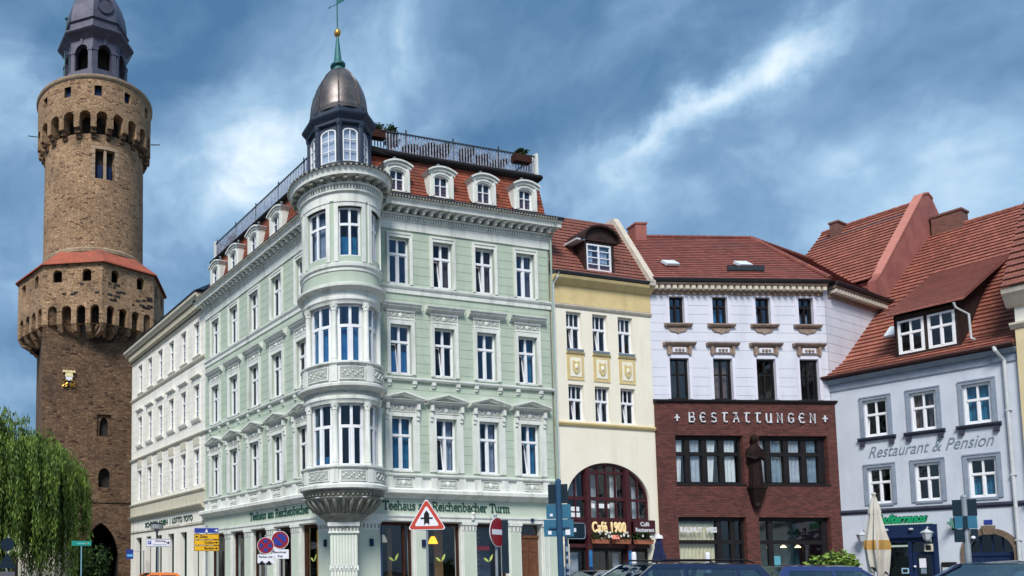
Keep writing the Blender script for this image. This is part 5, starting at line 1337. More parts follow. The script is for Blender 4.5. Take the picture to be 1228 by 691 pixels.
# clinker front
mb = MB(); BW = [(.86, 4.06, 5.62, 7.88), (4.80, 8.06, 5.62, 7.88), (.84, 4.02, .55, 4.08), (4.62, 7.98, .55, 4.08)]
mb.wall(.02, 8.52, G0, 9.42, BW, .32, -.14); mb.box(8.44, 8.52, -.138, .6, G0, 9.4); mb.box(.02, .1, -.138, .1, G0, 9.4)
part('clinker_wall', mb, BRICK, lil, FB)
mb = MB(); mb.prof([(.05, 9.42), (-.2, 9.42), (-.24, 9.47), (-.24, 9.55), (.05, 9.62)], -.02, 8.58); mb.box(.8, 4.12, -.165, -.142, 5.54, 5.618); mb.box(4.74, 8.12, -.165, -.142, 5.54, 5.618); part('clinker_coping', mb, WINDARK, lil, FB)
def brickwin(a, b, z0, z1, muls, tr, name, bars=True):
    m = MB(); y0, y1 = .06, .15; f = .1
    m.box(a, a + f, y0, y1, z0, z1); m.box(b - f, b, y0, y1, z0, z1); m.box(a + f, b - f, y0, y1, z0, z0 + f); m.box(a + f, b - f, y0, y1, z1 - .18, z1)
    for x in muls: m.box(x - .11, x + .11, y0 - .02, y1, z0 + f, z1 - .18)
    for t in tr: m.box(a + f, b - f, y0 - .01, y1 - .004, t - .09, t + .09)
    if bars:
        for x in [a] + list(muls):
            m.box(x + .1, x + .16, y0 + .01, y1, z0 + f, z1 - .18)
    o = part(name, m, WINDARK, lil, FB)
    m = MB(); m.face([(a + .05, .11, z0 + .05), (b - .05, .11, z0 + .05), (b - .05, .11, z1 - .05), (a + .05, .11, z1 - .05)]); part('pane', m, GLASSN, o, FB, recalc=False)
    return o
def cur_in(o, a, b, z0, z1, mt, y=.2, tap=0.0):
    m = MB(); n = max(6, int((b - a) * 24))
    for i in range(n):
        p = a + (b - a) * i / n; q = a + (b - a) * (i + 1) / n; fy = lambda i: y + .025 * math.sin(i * 1.5)
        tp = lambda v: v - (v - a) * tap
        m.face([(tp(p), fy(i), z0), (tp(q), fy(i + 1), z0), (q, fy(i + 1), z1), (p, fy(i), z1)])
    part('curtain', m, mt, o, FB)
w1 = brickwin(.86, 4.06, 5.62, 7.88, (1.52, 2.32, 3.14), (7.04,), 'window')
for a, b, mt, tp in ((.95, 1.4, CURT_W, .3), (1.65, 2.15, NET, 0), (2.45, 2.95, CURT_W, .35), (3.35, 3.85, CURT_W, 0)): cur_in(w1, a, b, 5.75, 7.7, mt, tap=tp)
NETB = M_('blue_grey_net', (.26, .36, .44), (.18, .26, .33), .9, 4, .2, 14)
w2 = brickwin(4.80, 8.06, 5.62, 7.88, (5.35, 6.2, 7.05, 7.85), (7.04,), 'window')
for a, b, mt in ((4.85, 5.3, NET), (5.5, 6.1, NETB), (6.4, 6.95, NET), (7.2, 7.75, NETB)): cur_in(w2, a, b, 5.75, 7.7, mt)
w3 = brickwin(.84, 4.02, .55, 4.08, (2.86, 3.5), (2.93,), 'shop_window', False)
cur_in(w3, .95, 2.74, .7, 3.80, CURT_C, .22); 
w4 = brickwin(4.62, 7.98, .55, 4.08, (5.28, 7.82), (2.93,), 'shop_window', False)
m = MB(); m.box(5.5, 7.9, 1.6, 1.65, .6, 4.0); part('blind', m, BLIND, w4, FB)
m = MB(); m.box(5.55, 5.9, .3, .32, 1.5, 2.3); part('notice', m, M_('aqua_notice', (.12, .50, .62), (.1, .44, .55), .8), w4, FB)
lettering('lettering', 'RAUHUT', TXTW, w3, FB @ T(1.02, .02, 3.36), width=1.05, height=.26, bold=.04, depth=.008)
lettering('lettering', 'WEISS', TXTW, w3, FB @ T(2.22, .02, 3.36), width=.52, height=.26, bold=.04, depth=.008)
# lettering of the undertaker: uncial strokes
GL = {'B': [[(0, 0), (0, 1), (.55, 1), (.62, .8), (.5, .56), (.1, .52)], [(.1, .52), (.6, .5), (.7, .25), (.55, 0), (0, 0)], [(-.12, 1), (0, 1)]],
 'E': [[(.68, .08), (.45, 0), (.15, .05), (0, .35), (0, .7), (.15, .95), (.45, 1), (.65, .85)], [(0, .52), (.5, .52)]],
 'S': [[(.02, .1), (.3, 0), (.6, .1), (.62, .38), (.1, .62), (.06, .88), (.35, 1), (.64, .9)]],
 'T': [[(0, 1), (.72, 1)], [(.3, 1), (.22, .5), (.26, .08), (.5, 0), (.66, .08)]],
 'A': [[(0, 0), (.36, 1), (.72, 0)], [(.14, .38), (.6, .38)], [(.0, 1), (.5, 1)]],
 'U': [[(0, 1), (0, .25), (.15, 0), (.45, .0), (.6, .2)], [(.62, 1), (.62, 0), (.75, 0)]],
 'N': [[(0, 0), (0, 1), (.62, 0), (.62, 1)]],
 'G': [[(.66, .85), (.4, 1), (.12, .92), (0, .55), (.08, .12), (.4, 0), (.66, .12), (.66, .46), (.36, .46)]],
 '+': [[(.05, .5), (.75, .5)], [(.4, .12), (.4, .88)]]}
def stroke_text(mb, s, x, z, h, adv, wr, y, th):
    for ch in s:
        for st in GL.get(ch, []):
            mb.tube([(x + px * h * .80, y, z + pz * h) for px, pz in st], th, 6)
            for px, pz in st[1:-1]: mb.ball((x + px * h * .80, y, z + pz * h), th, 6)
        x += adv
mb = MB(); stroke_text(mb, 'BESTATTUNGEN', 1.55, 8.50, .43, .521, 0, -.18, .036); stroke_text(mb, '+', .84, 8.50, .40, .5, 0, -.18, .038); stroke_text(mb, '+', 7.85, 8.50, .40, .5, 0, -.18, .038)
part('lettering', mb, TXTW, lil, FB)

# carved figure on its bracket between the windows
st = thing('carved_figure', 'dark carved robed figure on a bracket between the upstairs windows of the clinker house', 'statue', FB @ T(4.46, -.30, 5.5))
Ms = W[st.name]
bmh = MB()
ringz = [(0.0, .30, .20), (.25, .27, .20), (.6, .25, .19), (1.0, .24, .18), (1.3, .25, .17), (1.55, .30, .18), (1.72, .31, .17), (1.85, .22, .14), (1.93, .10, .10), (2.0, .09, .10), (2.06, .125, .14), (2.16, .15, .165), (2.28, .14, .155), (2.37, .09, .10), (2.41, .02, .02)]
n = 20
for (z0, a0, b0), (z1, a1, b1) in zip(ringz, ringz[1:]):
    for i in range(n):
        t0, t1 = 2 * math.pi * i / n, 2 * math.pi * (i + 1) / n
        g = lambda t, a, b, z: ((a * (1 + (.10 * math.cos(7 * t) if z < 1.3 else 0))) * math.sin(t), -(b * (1 + (.12 * math.cos(7 * t) if z < 1.3 else 0))) * math.cos(t), z)
        bmh.face([g(t0, a0, b0, z0), g(t1, a0, b0, z0), g(t1, a1, b1, z1), g(t0, a1, b1, z1)])
for s_ in (-1, 1):
    bmh.tube([(s_ * .29, 0, 1.70), (s_ * .36, -.06, 1.35), (s_ * .20, -.24, 1.22), (s_ * .04, -.27, 1.30)], [.10, .095, .07, .045], 8)
    bmh.ball((s_ * .04, -.28, 1.34), .06, 8); bmh.ball((s_ * .05, -.15, 2.2), .02, 6)
bmh.ball((0, -.165, 2.15), .035, 6)
part('body', bmh, BRONZED, st, Ms, smooth=True)
mb = MB(); mb.box(-.34, .34, -.24, .16, -.12, 0); mb.hexa([(-.16, -.05, -.85), (.16, -.05, -.85), (.16, .16, -.85), (-.16, .16, -.85), (-.32, -.22, -.12), (.32, -.22, -.12), (.32, .16, -.12), (-.32, .16, -.12)]); mb.ball((0, .02, -.9), .17, 8); part('bracket', mb, BRONZED, st, Ms)

# ------------------------------------------------------------------ blue-white restaurant house
TILE_D = tilem('flat_pink_tiles', (.34, .125, .10), (.28, .10, .08), (.12, .045, .04), .18, .22, st=.3)
blu = thing('restaurant_house', 'blue-white restaurant house with steep orange tiled roof and wide dormer', 'townhouse', base_of(FQ))
QX = (1.62, 3.24, 4.92); QW = .86
QR = 6.16
mb = MB()
AQ = (4.30, 5.66)
mb.wall(0, QR, G0, 10.55, [(x - QW / 2, x + QW / 2, z, z + h) for x in QX for z, h in ((7.66, 1.66), (4.60, 1.64))] + [(AQ[0], AQ[1], G0, 3.12), (1.56, 3.42, G0, 3.58)], .2)
mb.arch(AQ[0], AQ[1], 2.35, 3.12, .2, 0, 18)
part('wall', mb, BLUEW, blu, FQ)
mb = MB(); mb.box(.05, 6.1, .8, 10, 3.7, 10.5); mb.box(.05, 6.1, 1.8, 10, G0, 3.68); part('inner_wall', mb, ROOM, blu, FQ)
mb = MB(); mb.hexa([(-.02, .0, G0), (.03, .0, G0), (.03, 14, G0), (-.02, 14, G0), (-.02, .0, 10.6), (.03, .0, 10.6), (.03, 14, 18), (-.02, 14, 18)]); part('side_wall', mb, BLUEW, blu, FQ)
def qs(up):
    m = MB(); w = QW; h = 1.66 if up else 1.64
    for s_ in (-1, 1): m.box(s_ * w / 2, s_ * (w / 2 + .13), -.05, .01, -.03, h + .17)
    m.box(-w / 2, w / 2, -.05, .01, h, h + .17); m.box(-w / 2 - .13, w / 2 + .13, -.07, -.05, h + .11, h + .17)
    if up:
        m.prof([(.01, -.20), (-.12, -.17), (-.16, -.10), (-.16, -.04), (.01, -.03)], -.66, .66, 1)
        for s_ in (-.52, .52): m.box(s_ - .07, s_ + .07, -.12, .01, -.42, -.205, 1)
    else: m.box(-w / 2, w / 2, -.05, .01, -.10, 0)
    return m
QS = [qs(True).mesh('surround', [SLATEB, DARKB]), qs(False).mesh('surround', [SLATEB, DARKB])]
for i, x in enumerate(QX):
    win(blu, FQ, x, 7.67, QW - .02, 1.64, 'crosslow' + ('tiltl' if i == 0 else ''), gl=GLASSN, cur=[None, ('sides', CURT_B), ('full', CURT_T)][i], sur=QS[0], rec=.08, fw=.09)
    win(blu, FQ, x, 4.61, QW - .02, 1.62, 'crosslow', gl=GLASSN, cur=[None, None, ('low', CURT_T)][i], sur=QS[1], rec=.08, fw=.09)
mb = MB(); mb.prof([(.01, 4.18), (-.05, 4.2), (-.10, 4.28), (-.10, 4.34), (.01, 4.40)], -.03, QR - .12); part('string_course', mb, DARKB, blu, FQ)
mb = MB(); mb.box(0, QR, -.06, .01, 10.0, 10.30); mb.prof([(.01, 10.30), (-.12, 10.32), (-.22, 10.44), (-.26, 10.52), (.01, 10.56)], 0, QR); part('cornice', mb, SLATEB, blu, FQ)
mb = MB(); mb.prof([(.0, 10.56), (-.38, 10.56), (-.46, 10.64), (-.42, 10.72), (.1, 10.74)], -.22, QR); part('gutter', mb, M_('brown_gutter', (.075, .028, .026), (.05, .02, .02), .5), blu, FQ)
V1 = Vector((0, 1.8, .98)); V2 = Vector((0, 10.8, 8.64))
mb = MB(); mb.tiles((-.2, -.42, 10.62), (1, 0, 0), V1, [(0, 0), (6.38, 0), (6.38, V1.length), (0, V1.length)], .40, .062)
mb.tiles((-.2, 1.38, 11.60), (1, 0, 0), V2, [(0, 0), (6.38, 0), (6.38, V2.length), (0, V2.length)], .40, .062)
mb.tiles((-.2, 23, 11.6), (1, 0, 0), Vector((0, -10.8, 8.64)), [(0, 0), (6.38, 0), (6.38, V2.length), (0, V2.length)], .40, .062)
part('roof', mb, TILE_Q, blu, FQ)
ridge(FQ, [(0, 12.2, 20.28), (6.15, 12.2, 20.28)], TILE_Q, blu)
mb = MB(); mb.box(.1, 1.3, 11.8, 12.7, 19.2, 20.95); mb.box(.05, 1.35, 11.75, 12.75, 20.95, 21.06); part('chimney', mb, CHIM, blu, FQ)
# dormer
mb = MB(); DX0, DX1, DY = 2.30, 4.42, .42
mb.wall(DX0, DX1, 11.0, 12.95, [(2.42, 3.30, 11.22, 12.72), (3.42, 4.30, 11.22, 12.72)], .1, DY)
for x in (DX0, DX1 - .06): mb.hexa([(x, DY, 11.0), (x + .06, DY, 11.0), (x - .58, 6.5, 14.8), (x - .64, 6.5, 14.8), (x, DY, 13.0), (x + .06, DY, 13.0), (x - .60, 6.9, 15.95), (x - .66, 6.9, 15.95)])
dmr = part('dormer', mb, M_('dark_dormer_boards', (.045, .03, .028), (.03, .02, .02), .8, 4), blu, FQ)
mb = MB(); Vd = Vector((-.75, 7.75, 3.62)); mb.tiles((DX0 - .14, .04, 13.08), (1, 0, 0), Vd, [(0, 0), (2.56, 0), (2.72, Vd.length), (-.10, Vd.length)], .22, .025)
a = [(DX0 - .14, .04, 12.96), (DX0 + 2.42, .04, 12.96), (DX0 + 1.83, 7.79, 16.58), (DX0 - .99, 7.79, 16.58)]; mb.hexa(a + [(p[0], p[1], p[2] + .11) for p in a])
part('dormer_roof', mb, TILE_D, blu, FQ)
for x in (2.86, 3.86): win(blu, FQ, x, 11.22, .88, 1.5, 'crosslow', gl=GLASSN, cur=None, rec=DY - .02, fw=.09)
mb = MB(); mb.tube([(4.42, .0, 12.9), (4.44, .1, 12.7), (4.74, .38, 12.35), (4.74, .45, 11.35), (4.9, .3, 11.22)], .04, 8); part('downpipe', mb, PIPEG, blu, FQ)
mb = MB(); o_ = Vector((1.15, 2.6, 12.62)); U = Vector((1, 0, 0)); V = V2.normalized(); Nn = U.cross(V); c = [o_, o_ + U * .5, o_ + U * .5 + V * .9, o_ + V * .9]; mb.hexa([p + Nn * .03 for p in c] + [p + Nn * .14 for p in c]); part('skylight', mb, MATS['skylight_pane'], blu, FQ)
mb = MB(); mb.tube([(5.62, -.4, 10.62), (5.66, -.42, 10.45), (5.80, -.1, 10.05), (5.82, -.09, .3)], .06, 8)
for z in (8.0, 5.4, 2.8): mb.box(5.74, 5.90, -.16, 0, z, z + .06)
part('downpipe', mb, PIPEG, blu, FQ)
lettering('lettering', 'Restaurant & Pension', TXTB, blu, FQ @ T(1.28, -.008, 6.70), width=4.05, height=.50, shear=.45, bold=-.004, depth=.014)
# arched gate and its stone surround
mb = MB(); cx = sum(AQ) / 2; r0 = (AQ[1] - AQ[0]) / 2
N_ = 18
for i in range(N_):
    t0, t1 = math.pi * i / N_, math.pi * (i + 1) / N_; f = lambda t, r, k: (cx - r * math.cos(t), 2.35 + k * math.sin(t))
    a, b, c, d_ = f(t0, r0, .77), f(t1, r0, .77), f(t1, r0 + .2, .99), f(t0, r0 + .2, .99)
    mb.hexa([(a[0], -.06, a[1]), (b[0], -.06, b[1]), (b[0], .06, b[1]), (a[0], .06, a[1]), (d_[0], -.06, d_[1]), (c[0], -.06, c[1]), (c[0], .06, c[1]), (d_[0], .06, d_[1])])
for a, b in ((AQ[0] - .2, AQ[0]), (AQ[1], AQ[1] + .2)): mb.box(a, b, -.06, .06, G0, 2.35)
mb.hexa([(cx - .13, -.12, 3.08), (cx + .13, -.12, 3.08), (cx + .13, .04, 3.08), (cx - .13, .04, 3.08), (cx - .2, -.12, 3.44), (cx + .2, -.12, 3.44), (cx + .2, .04, 3.44), (cx - .2, .04, 3.44)])
part('gate_surround', mb, SANDST, blu, FQ)
mb = MB(); mb.box(AQ[0], AQ[1], .16, .22, G0, 2.22); mb.box(AQ[0], AQ[1], .12, .2, 2.22, 2.36)
for k in range(7): x = AQ[0] + .08 + k * .19; mb.box(x, x + .15, .145, .161, .2, 2.15)
gt = part('gate', mb, NAVY, blu, FQ)
m = MB(); m.face([(AQ[0], .19, 2.36), (AQ[1], .19, 2.36), (AQ[1], .19, 3.1), (AQ[0], .19, 3.1)]); part('pane', m, GLASSN, gt, FQ, recalc=False)
for x in (4.66, 5.0, 5.3): mb = MB(); mb.box(x - .02, x + .02, .16, .2, 2.36, 3.08); part('fanlight_bar', mb, NAVY, gt, FQ)
mb = MB(); mb.box(4.82, 5.12, .13, .143, 1.62, 1.85); part('gate_notice', mb, PAPER, gt, FQ)
mb = MB(); mb.box(cx - .12, cx + .12, -.03, -.005, 3.5, 3.68); part('house_number', mb, SIGNB, blu, FQ)
# shop front
mb = MB(); mb.box(1.56, 3.42, -.10, .0, 3.05, 3.6); mb.box(1.56, 1.72, -.06, .1, G0, 3.05); mb.box(3.28, 3.42, -.06, .1, G0, 3.05); mb.box(2.42, 2.54, .02, .12, G0, 2.9); mb.box(1.72, 3.28, .02, .12, 2.86, 3.05); mb.box(1.72, 2.42, .03, .1, G0, .7)
mb.box(2.56, 3.26, .05, .1, 2.30, 2.42); mb.box(2.56, 2.68, .05, .1, G0, 2.3); mb.box(3.14, 3.26, .05, .1, G0, 2.3)
sf = part('shop_front', mb, NAVY, blu, FQ)
m = MB(); m.face([(1.72, .08, .7), (2.42, .08, .7), (2.42, .08, 2.86), (1.72, .08, 2.86)]); m.face([(2.56, .085, .2), (3.26, .085, .2), (3.26, .085, 2.86), (2.56, .085, 2.86)]); part('pane', m, GLASSN, sf, FQ, recalc=False)
m = MB(); m.box(2.76, 2.98, .03, .045, 1.75, 2.15); m.box(2.80, 2.98, .03, .045, 1.5, 1.72, 1); part('door_notice', m, [SIGNW, TXTB], sf, FQ)
m = MB(); m.box(2.16, 2.4, .02, .07, 1.5, 1.74); m.box(2.2, 2.36, .01, .019, 1.55, 1.69, 1); part('window_notice', m, [M_('pale_blue_frame', (.35, .55, .7), None, .6), BLACK], sf, FQ)
m = MB(); m.ball((2.62, .0, 1.8), .05, 8); part('handle', m, SIGNW, sf, FQ)
m = MB(); m.box(1.74, 2.42, .0, .05, 2.66, 2.74); part('blind_rail', m, M_('pale_green_rail', (.45, .58, .5), None, .6), sf, FQ)
for x in (1.78, 2.62):
    m = MB(); m.lathe([(0, 3.36), (.07, 3.37), (.085, 3.42), (.06, 3.46), (0, 3.47)], 10, c=(x, -.16)); part('spot_lamp', m, OPAL, sf, FQ)
mb = MB(); mb.box(1.30, 3.30, -.09, -.02, 3.62, 3.68); 
sg = thing('restaurant_sign', 'green script restaurant lettering on a rail over the navy shop front', 'sign', FQ, mb=mb, mats=M_('pale_green_rail2', (.42, .60, .50), None, .6))
lettering('lettering', 'Mediterranos', GREENT, sg, FQ @ T(1.30, -.06, 3.70), width=1.82, height=.38, shear=.40, bold=.03, depth=.03)
lettering('lettering_shadow', 'Mediterranos', TXTG, sg, FQ @ T(1.34, -.025, 3.73), width=1.82, height=.38, shear=.40, bold=.04, depth=.02)
mb = MB(); mb.tube([(3.98, -.02, 3.85), (3.98, -.02, 3.30)], .04, 8); mb.box(3.92, 4.04, -.14, 0, 3.3, 3.5); mb.tube([(3.98, -.02, 3.6), (3.98, -.55, 3.6)], .015, 6)
hs = thing('hanging_fish_sign', 'small green fish-shaped sign on a bracket right of the navy shop front', 'sign', FQ, mb=mb, mats=BLACK)
m = MB(); fz = 3.58
for k in range(12):
    t0, t1 = math.pi * 2 * k / 12, math.pi * 2 * (k + 1) / 12
    m.hexa([(3.97, -.34, fz), (3.97, -.34 - .2 * math.cos(t0), fz + .13 * math.sin(t0)), (3.97, -.34 - .2 * math.cos(t1), fz + .13 * math.sin(t1)), (3.97, -.34, fz), (3.99, -.34, fz), (3.99, -.34 - .2 * math.cos(t0), fz + .13 * math.sin(t0)), (3.99, -.34 - .2 * math.cos(t1), fz + .13 * math.sin(t1)), (3.99, -.34, fz)])
m.box(3.965, 3.995, -.72, -.52, fz - .05, fz + .05); m.box(3.965, 3.995, -.40, -.25, fz + .1, fz + .22); m.box(3.965, 3.995, -.22, -.08, fz - .2, fz - .08)
part('fish', m, M_('pale_green_sign', (.10, .32, .22), (.07, .24, .17), .5), hs, FQ)
def lantern(x, label):
    t = thing('wall_lantern', label, 'lantern', FQ @ T(x, -.05, 3.0))
    m = MB(); m.tube([(0, 0, -.15), (0, 0, .45)], .03, 8); m.tube([(0, 0, .42), (0, -.22, .48), (0, -.30, .38)], .02, 8); m.lathe([(0, .42), (.06, .36), (.20, .26), (.22, .23)], 6, c=(0, -.3)); m.lathe([(.11, -.06), (.06, -.12), (0, -.14)], 6, c=(0, -.3)); part('bracket', m, OPAL, t, W[t.name])
    m = MB(); m.lathe([(.19, .23), (.11, -.06), (0, -.06)], 6, c=(0, -.3)); part('lantern_glass', m, OPAL, t, W[t.name])
lantern(3.2, 'pale wall lantern at the right upper corner of the navy shop front')
lantern(.98, 'pale wall lantern half behind the closed beige parasol')
mb = MB(); mb.box(3.02, 3.28, -.13, -.07, 2.46, 2.76); mb.lathe([(.08, 0), (.10, .02), (.06, .04)], 10, c=(0, 0)); 
mb = MB(); mb.box(3.0, 3.28, -.12, -.07, 2.44, 2.76); mb.box(3.06, 3.22, -.135, -.121, 2.5, 2.7, 1); thing('round_sign', 'small pale square sign with a dark disc below the right lantern', 'sign', FQ, mb=mb, mats=[COPING, BLACK])
mb = MB(); mb.box(3.5, 3.95, -.08, -.01, 1.2, 1.98); mb.box(3.53, 3.92, -.095, -.081, 1.22, 1.76, 1); thing('menu_case', 'dark menu case with pale sheets on the blue-white wall beside the shop front', 'menu case', FQ, mb=mb, mats=[BLACK, NET])

# ------------------------------------------------------------------ house behind with the tall red gable wall
far = thing('gabled_house', 'tall tiled house behind with bare red rendered gable wall', 'house', FQ @ T(-3, 12, G0))
mb = MB(); V = Vector((0, 6.6, 5.6)); mb.tiles((-4.9, 5.4, 16.55), (1, 0, 0), V, [(0, 0), (4.6, 0), (4.6, V.length), (0, V.length)], .40, .062)
mb.tiles((-4.9, 18.6, 16.55), (1, 0, 0), Vector((0, -6.6, 5.6)), [(0, 0), (4.6, 0), (4.6, V.length), (0, V.length)], .40, .062); part('roof', mb, TILE_Q, far, FQ)
mb = MB(); mb.plan([(-4.8, 5.6), (-.3, 5.6), (-.3, 18.4), (-4.8, 18.4)], G0, 16.5); mb.prof([(5.7, 16.4), (12, 21.9), (18.3, 16.4)], -4.8, -4.6); part('wall', mb, REDPL, far, FQ)
mb = MB(); pr = [(5.2, 12), (5.2, 16.35), (5.75, 16.72), (11.3, 22.25), (11.95, 22.45), (12.5, 22.25), (18.6, 16.7), (18.6, 12)]
mb.prof(pr, -.32, 0.0); part('gable_wall', mb, REDPL, far, FQ)
mb = MB()
for (a, b), (c, d_) in zip(pr[2:5], pr[3:6]): mb.hexa([(-.36, a, b), (.04, a, b), (.04, c, d_), (-.36, c, d_), (-.36, a, b + .1), (.04, a, b + .1), (.04, c, d_ + .1), (-.36, c, d_ + .1)])
part('gable_coping', mb, M_('red_coping', (.46, .19, .15), (.40, .16, .13), .9, 3), far, FQ)
ridge(FQ, [(-4.9, 12.0, 22.2), (-.3, 12.0, 22.2)], TILE_Q, far)
mb = MB(); mb.box(-4.7, -.4, 11.1, 11.2, 21.35, 21.5); part('roof_walkway', mb, GUTTER, far, FQ)
mb = MB(); mb.box(-4.1, -3.7, 11.0, 12.0, 20.0, 22.22); mb.box(-4.15, -3.65, 10.95, 12.05, 22.22, 22.32); part('chimney', mb, CHIM, far, FQ)

# ------------------------------------------------------------------ cream neighbour on the far right
nb = thing('neighbour_house', 'cream house at the right edge of the photo with pale windows', 'townhouse', base_of(FQ) @ T(6, 0, 0))
FQ0 = FQ; FQ = FQ @ T(.22, 0, 0)
CREAMW = M_('pale_cream_wall', (.66, .64, .58), (.60, .58, .52), .9, 1, .1, 40, stain=.3, staincol=(.46, .43, .36), streak=True)
mb = MB(); nx = (7.6, 9.8, 12.0); mb.wall(5.98, 13.5, G0, 12.3, [(x - .5, x + .5, z, z + 2) for x in nx for z in (8.6, 5.0)], .22, -.12); mb.box(5.98, 6.03, -.119, 8, G0, 12.9); part('wall', mb, CREAMW, nb, FQ)
mb = MB(); mb.box(6.1, 13.4, .7, 9, G0, 12.4); part('inner_wall', mb, ROOM, nb, FQ)
mb = MB(); mb.box(5.97, 6.35, -.17, -.121, 4.6, 11.2); part('corner_strip', mb, M_('straw_strip', (.66, .55, .34), (.6, .5, .3), .9, 2), nb, FQ)
for x in nx:
    for z in (8.6, 5.0): win(nb, FQ @ T(0, -.12, 0), x, z, 1.0, 2.0, 'cross', gl=GLASSN, cur=('sides', CURT_W))
mb = MB(); mb.prof([(-.11, 11.2), (-.2, 11.22), (-.32, 11.38), (-.32, 11.46), (-.11, 11.5)], 5.85, 13.5); part('string_course', mb, COPING, nb, FQ); mb = MB(); mb.prof([(-.11, 4.2), (-.22, 4.25), (-.26, 4.4), (-.11, 4.45)], 5.9, 13.5); part('string_course', mb, COPING, nb, FQ); mb = MB(); mb.prof([(-.11, 12.1), (-.25, 12.15), (-.5, 12.5), (-.62, 12.62), (-.66, 12.8), (-.11, 12.85)], 5.78, 13.5); part('cornice', mb, COPING, nb, FQ)
mb = MB(); V = Vector((0, 3.4, 4.6)); mb.tiles((5.82, -.7, 12.85), (1, 0, 0), V, [(0, 0), (7.7, 0), (7.7, V.length), (0, V.length)], .40, .075); mb.box(5.95, 13.4, 2.7, 9, 12.5, 17.3); part('roof', mb, TILE_Y, nb, FQ)
mb = MB(); mb.hexa([(5.98, -.5, 12.86), (6.06, -.5, 12.86), (6.06, 2.8, 17.3), (5.98, 2.8, 17.3), (5.98, -.5, 12.7), (6.06, -.5, 12.7), (6.06, 2.9, 12.7), (5.98, 2.9, 12.7)]); part('verge', mb, COPING, nb, FQ)

FQ = FQ0
# ------------------------------------------------------------------ stone tower
TW = frame((-7.52, 63.55), (math.cos(R_(13.7)), math.sin(R_(13.7))))
tow = thing('stone_tower', 'tall round stone gate tower with corbelled galleries and dark bell-shaped cupola', 'tower', base_of(TW))
A_ = 4.42
mb = MB()
for k in range(4):
    Mk = RZ(math.pi / 2 * k); t = MB()
    if k == 0:
        GA = (-1.15, 1.75)
        t.wall(-A_, A_, G0, 23.5, [(GA[0], GA[1], G0, 5.3), (-.1, 1.05, 12.15, 13.9), (.05, 1.0, 8.1, 9.65)], .5, -A_)
        t.arch(GA[0], GA[1], 2.6, 5.3, .5, -A_, 20, point=.35); t.arch(.05, 1.0, 8.95, 9.65, .5, -A_, 10); t.arch(.12, .83, 13.0, 13.7, .5, -A_ + .2, 10)
        t.box(-.098, .12, -A_ + .2, -A_ + .5, 12.15, 13.89); t.box(.83, 1.048, -A_ + .2, -A_ + .5, 12.15, 13.89); t.box(.12, .83, -A_ + .2, -A_ + .5, 13.7, 13.89)
        for sx in (3.4,): pass
    else: t.wall(-A_, A_, G0, 23.5, [], .5, -A_)
    for f, u in zip(t.f, t.u): 
        ps = [Vector(t.v[i]) for i in f]; mb.face([tuple(Mk @ p) for p in ps], 0, [(p.x + .3 * p.y, p.z) for p in ps])
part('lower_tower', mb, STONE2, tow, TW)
mb = MB(); mb.box(-A_ + .6, A_ - .6, -A_ + .55, A_ - .6, 5.6, 23); mb.box(-A_ + .6, -1.3, -A_ + .5, A_ - .6, G0, 5.6); mb.box(1.9, A_ - .6, -A_ + .5, A_ - .6, G0, 5.6); mb.box(-1.3, 1.9, 2.5, 3, G0, 5.6); part('inner_wall', mb, DARKST, tow, TW)
mb = MB(); mb.box(-A_ - .02, A_ + .02, -A_ - .08, -A_ + .1, 6.9, 7.05); part('stone_course', mb, STONE2, tow, TW)
for x, z in ((2.7, 11.4), (2.9, 17.0)):
    mb = MB(); mb.box(x, x + .5, -A_ - .012, -A_ + .1, z, z + .75); part('blocked_opening', mb, DARKST, tow, TW)
# gallery: octagon on corbel arches
RO = 6.25; APO = RO * math.cos(R_(22.5)); SL = RO * math.sin(R_(22.5))
mb = MB(); dk = MB(); qn = MB()
for k in range(8):
    Mk = RZ(R_(22.5 + 45 * k)); t = MB()
    wins = [(-1.62, -.90, 24.1, 25.1), (.75, 1.47, 24.1, 25.1)]
    t.wall(-SL, SL, 22.35, 25.7, wins, .4, -APO)
    for w_ in wins: t.arch(w_[0], w_[1], 24.8, 25.1, .4, -APO, 8)
    ars = [(-2.0, -1.28), (-.88, -.12), (.30, 1.02), (1.42, 2.12)]
    t.wall(-SL, SL, 20.75, 22.36, [(a, b, 20.75, 22.22) for a, b in ars], .45, -APO)
    for a, b in ars: t.arch(a, b, 21.86, 22.22, .45, -APO, 8)
    xs = [-SL] + [v for p in ars for v in p] + [SL]
    for a, b in zip(xs[0::2], xs[1::2]): t.hexa([(a, -APO + .35, 20.2), (b, -APO + .35, 20.2), (b, -APO + 1.2, 19.9), (a, -APO + 1.2, 19.9), (a, -APO + .01, 20.76), (b, -APO + .01, 20.76), (b, -APO + 1.4, 20.76), (a, -APO + 1.4, 20.76)])
    for f in t.f:
        ps = [Vector(t.v[i]) for i in f]; mb.face([tuple(Mk @ p) for p in ps], 0, [(p.x + k * 4.8 + .2 * p.y, p.z) for p in ps])
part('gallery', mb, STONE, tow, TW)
mb = MB(); mb.lathe([(4.9, 19.8), (5.3, 22.3), (5.3, 25.4)], 8); part('inner_wall', mb, DARKST, tow, TW)
mb = MB(); rnd = random.Random(5)
for z in [22.9 + .36 * k for k in range(8)]:
    w_ = rnd.uniform(.28, .55)
    Mk = RZ(0); mb.hexa([(-w_ * .92, -RO + .40 + .0, z), (0, -RO - .015, z), (w_ * .92, -RO + .40, z), (0, -RO + .7, z), (-w_ * .92, -RO + .40, z + .24), (0, -RO - .015, z + .24), (w_ * .92, -RO + .40, z + .24), (0, -RO + .7, z + .24)])
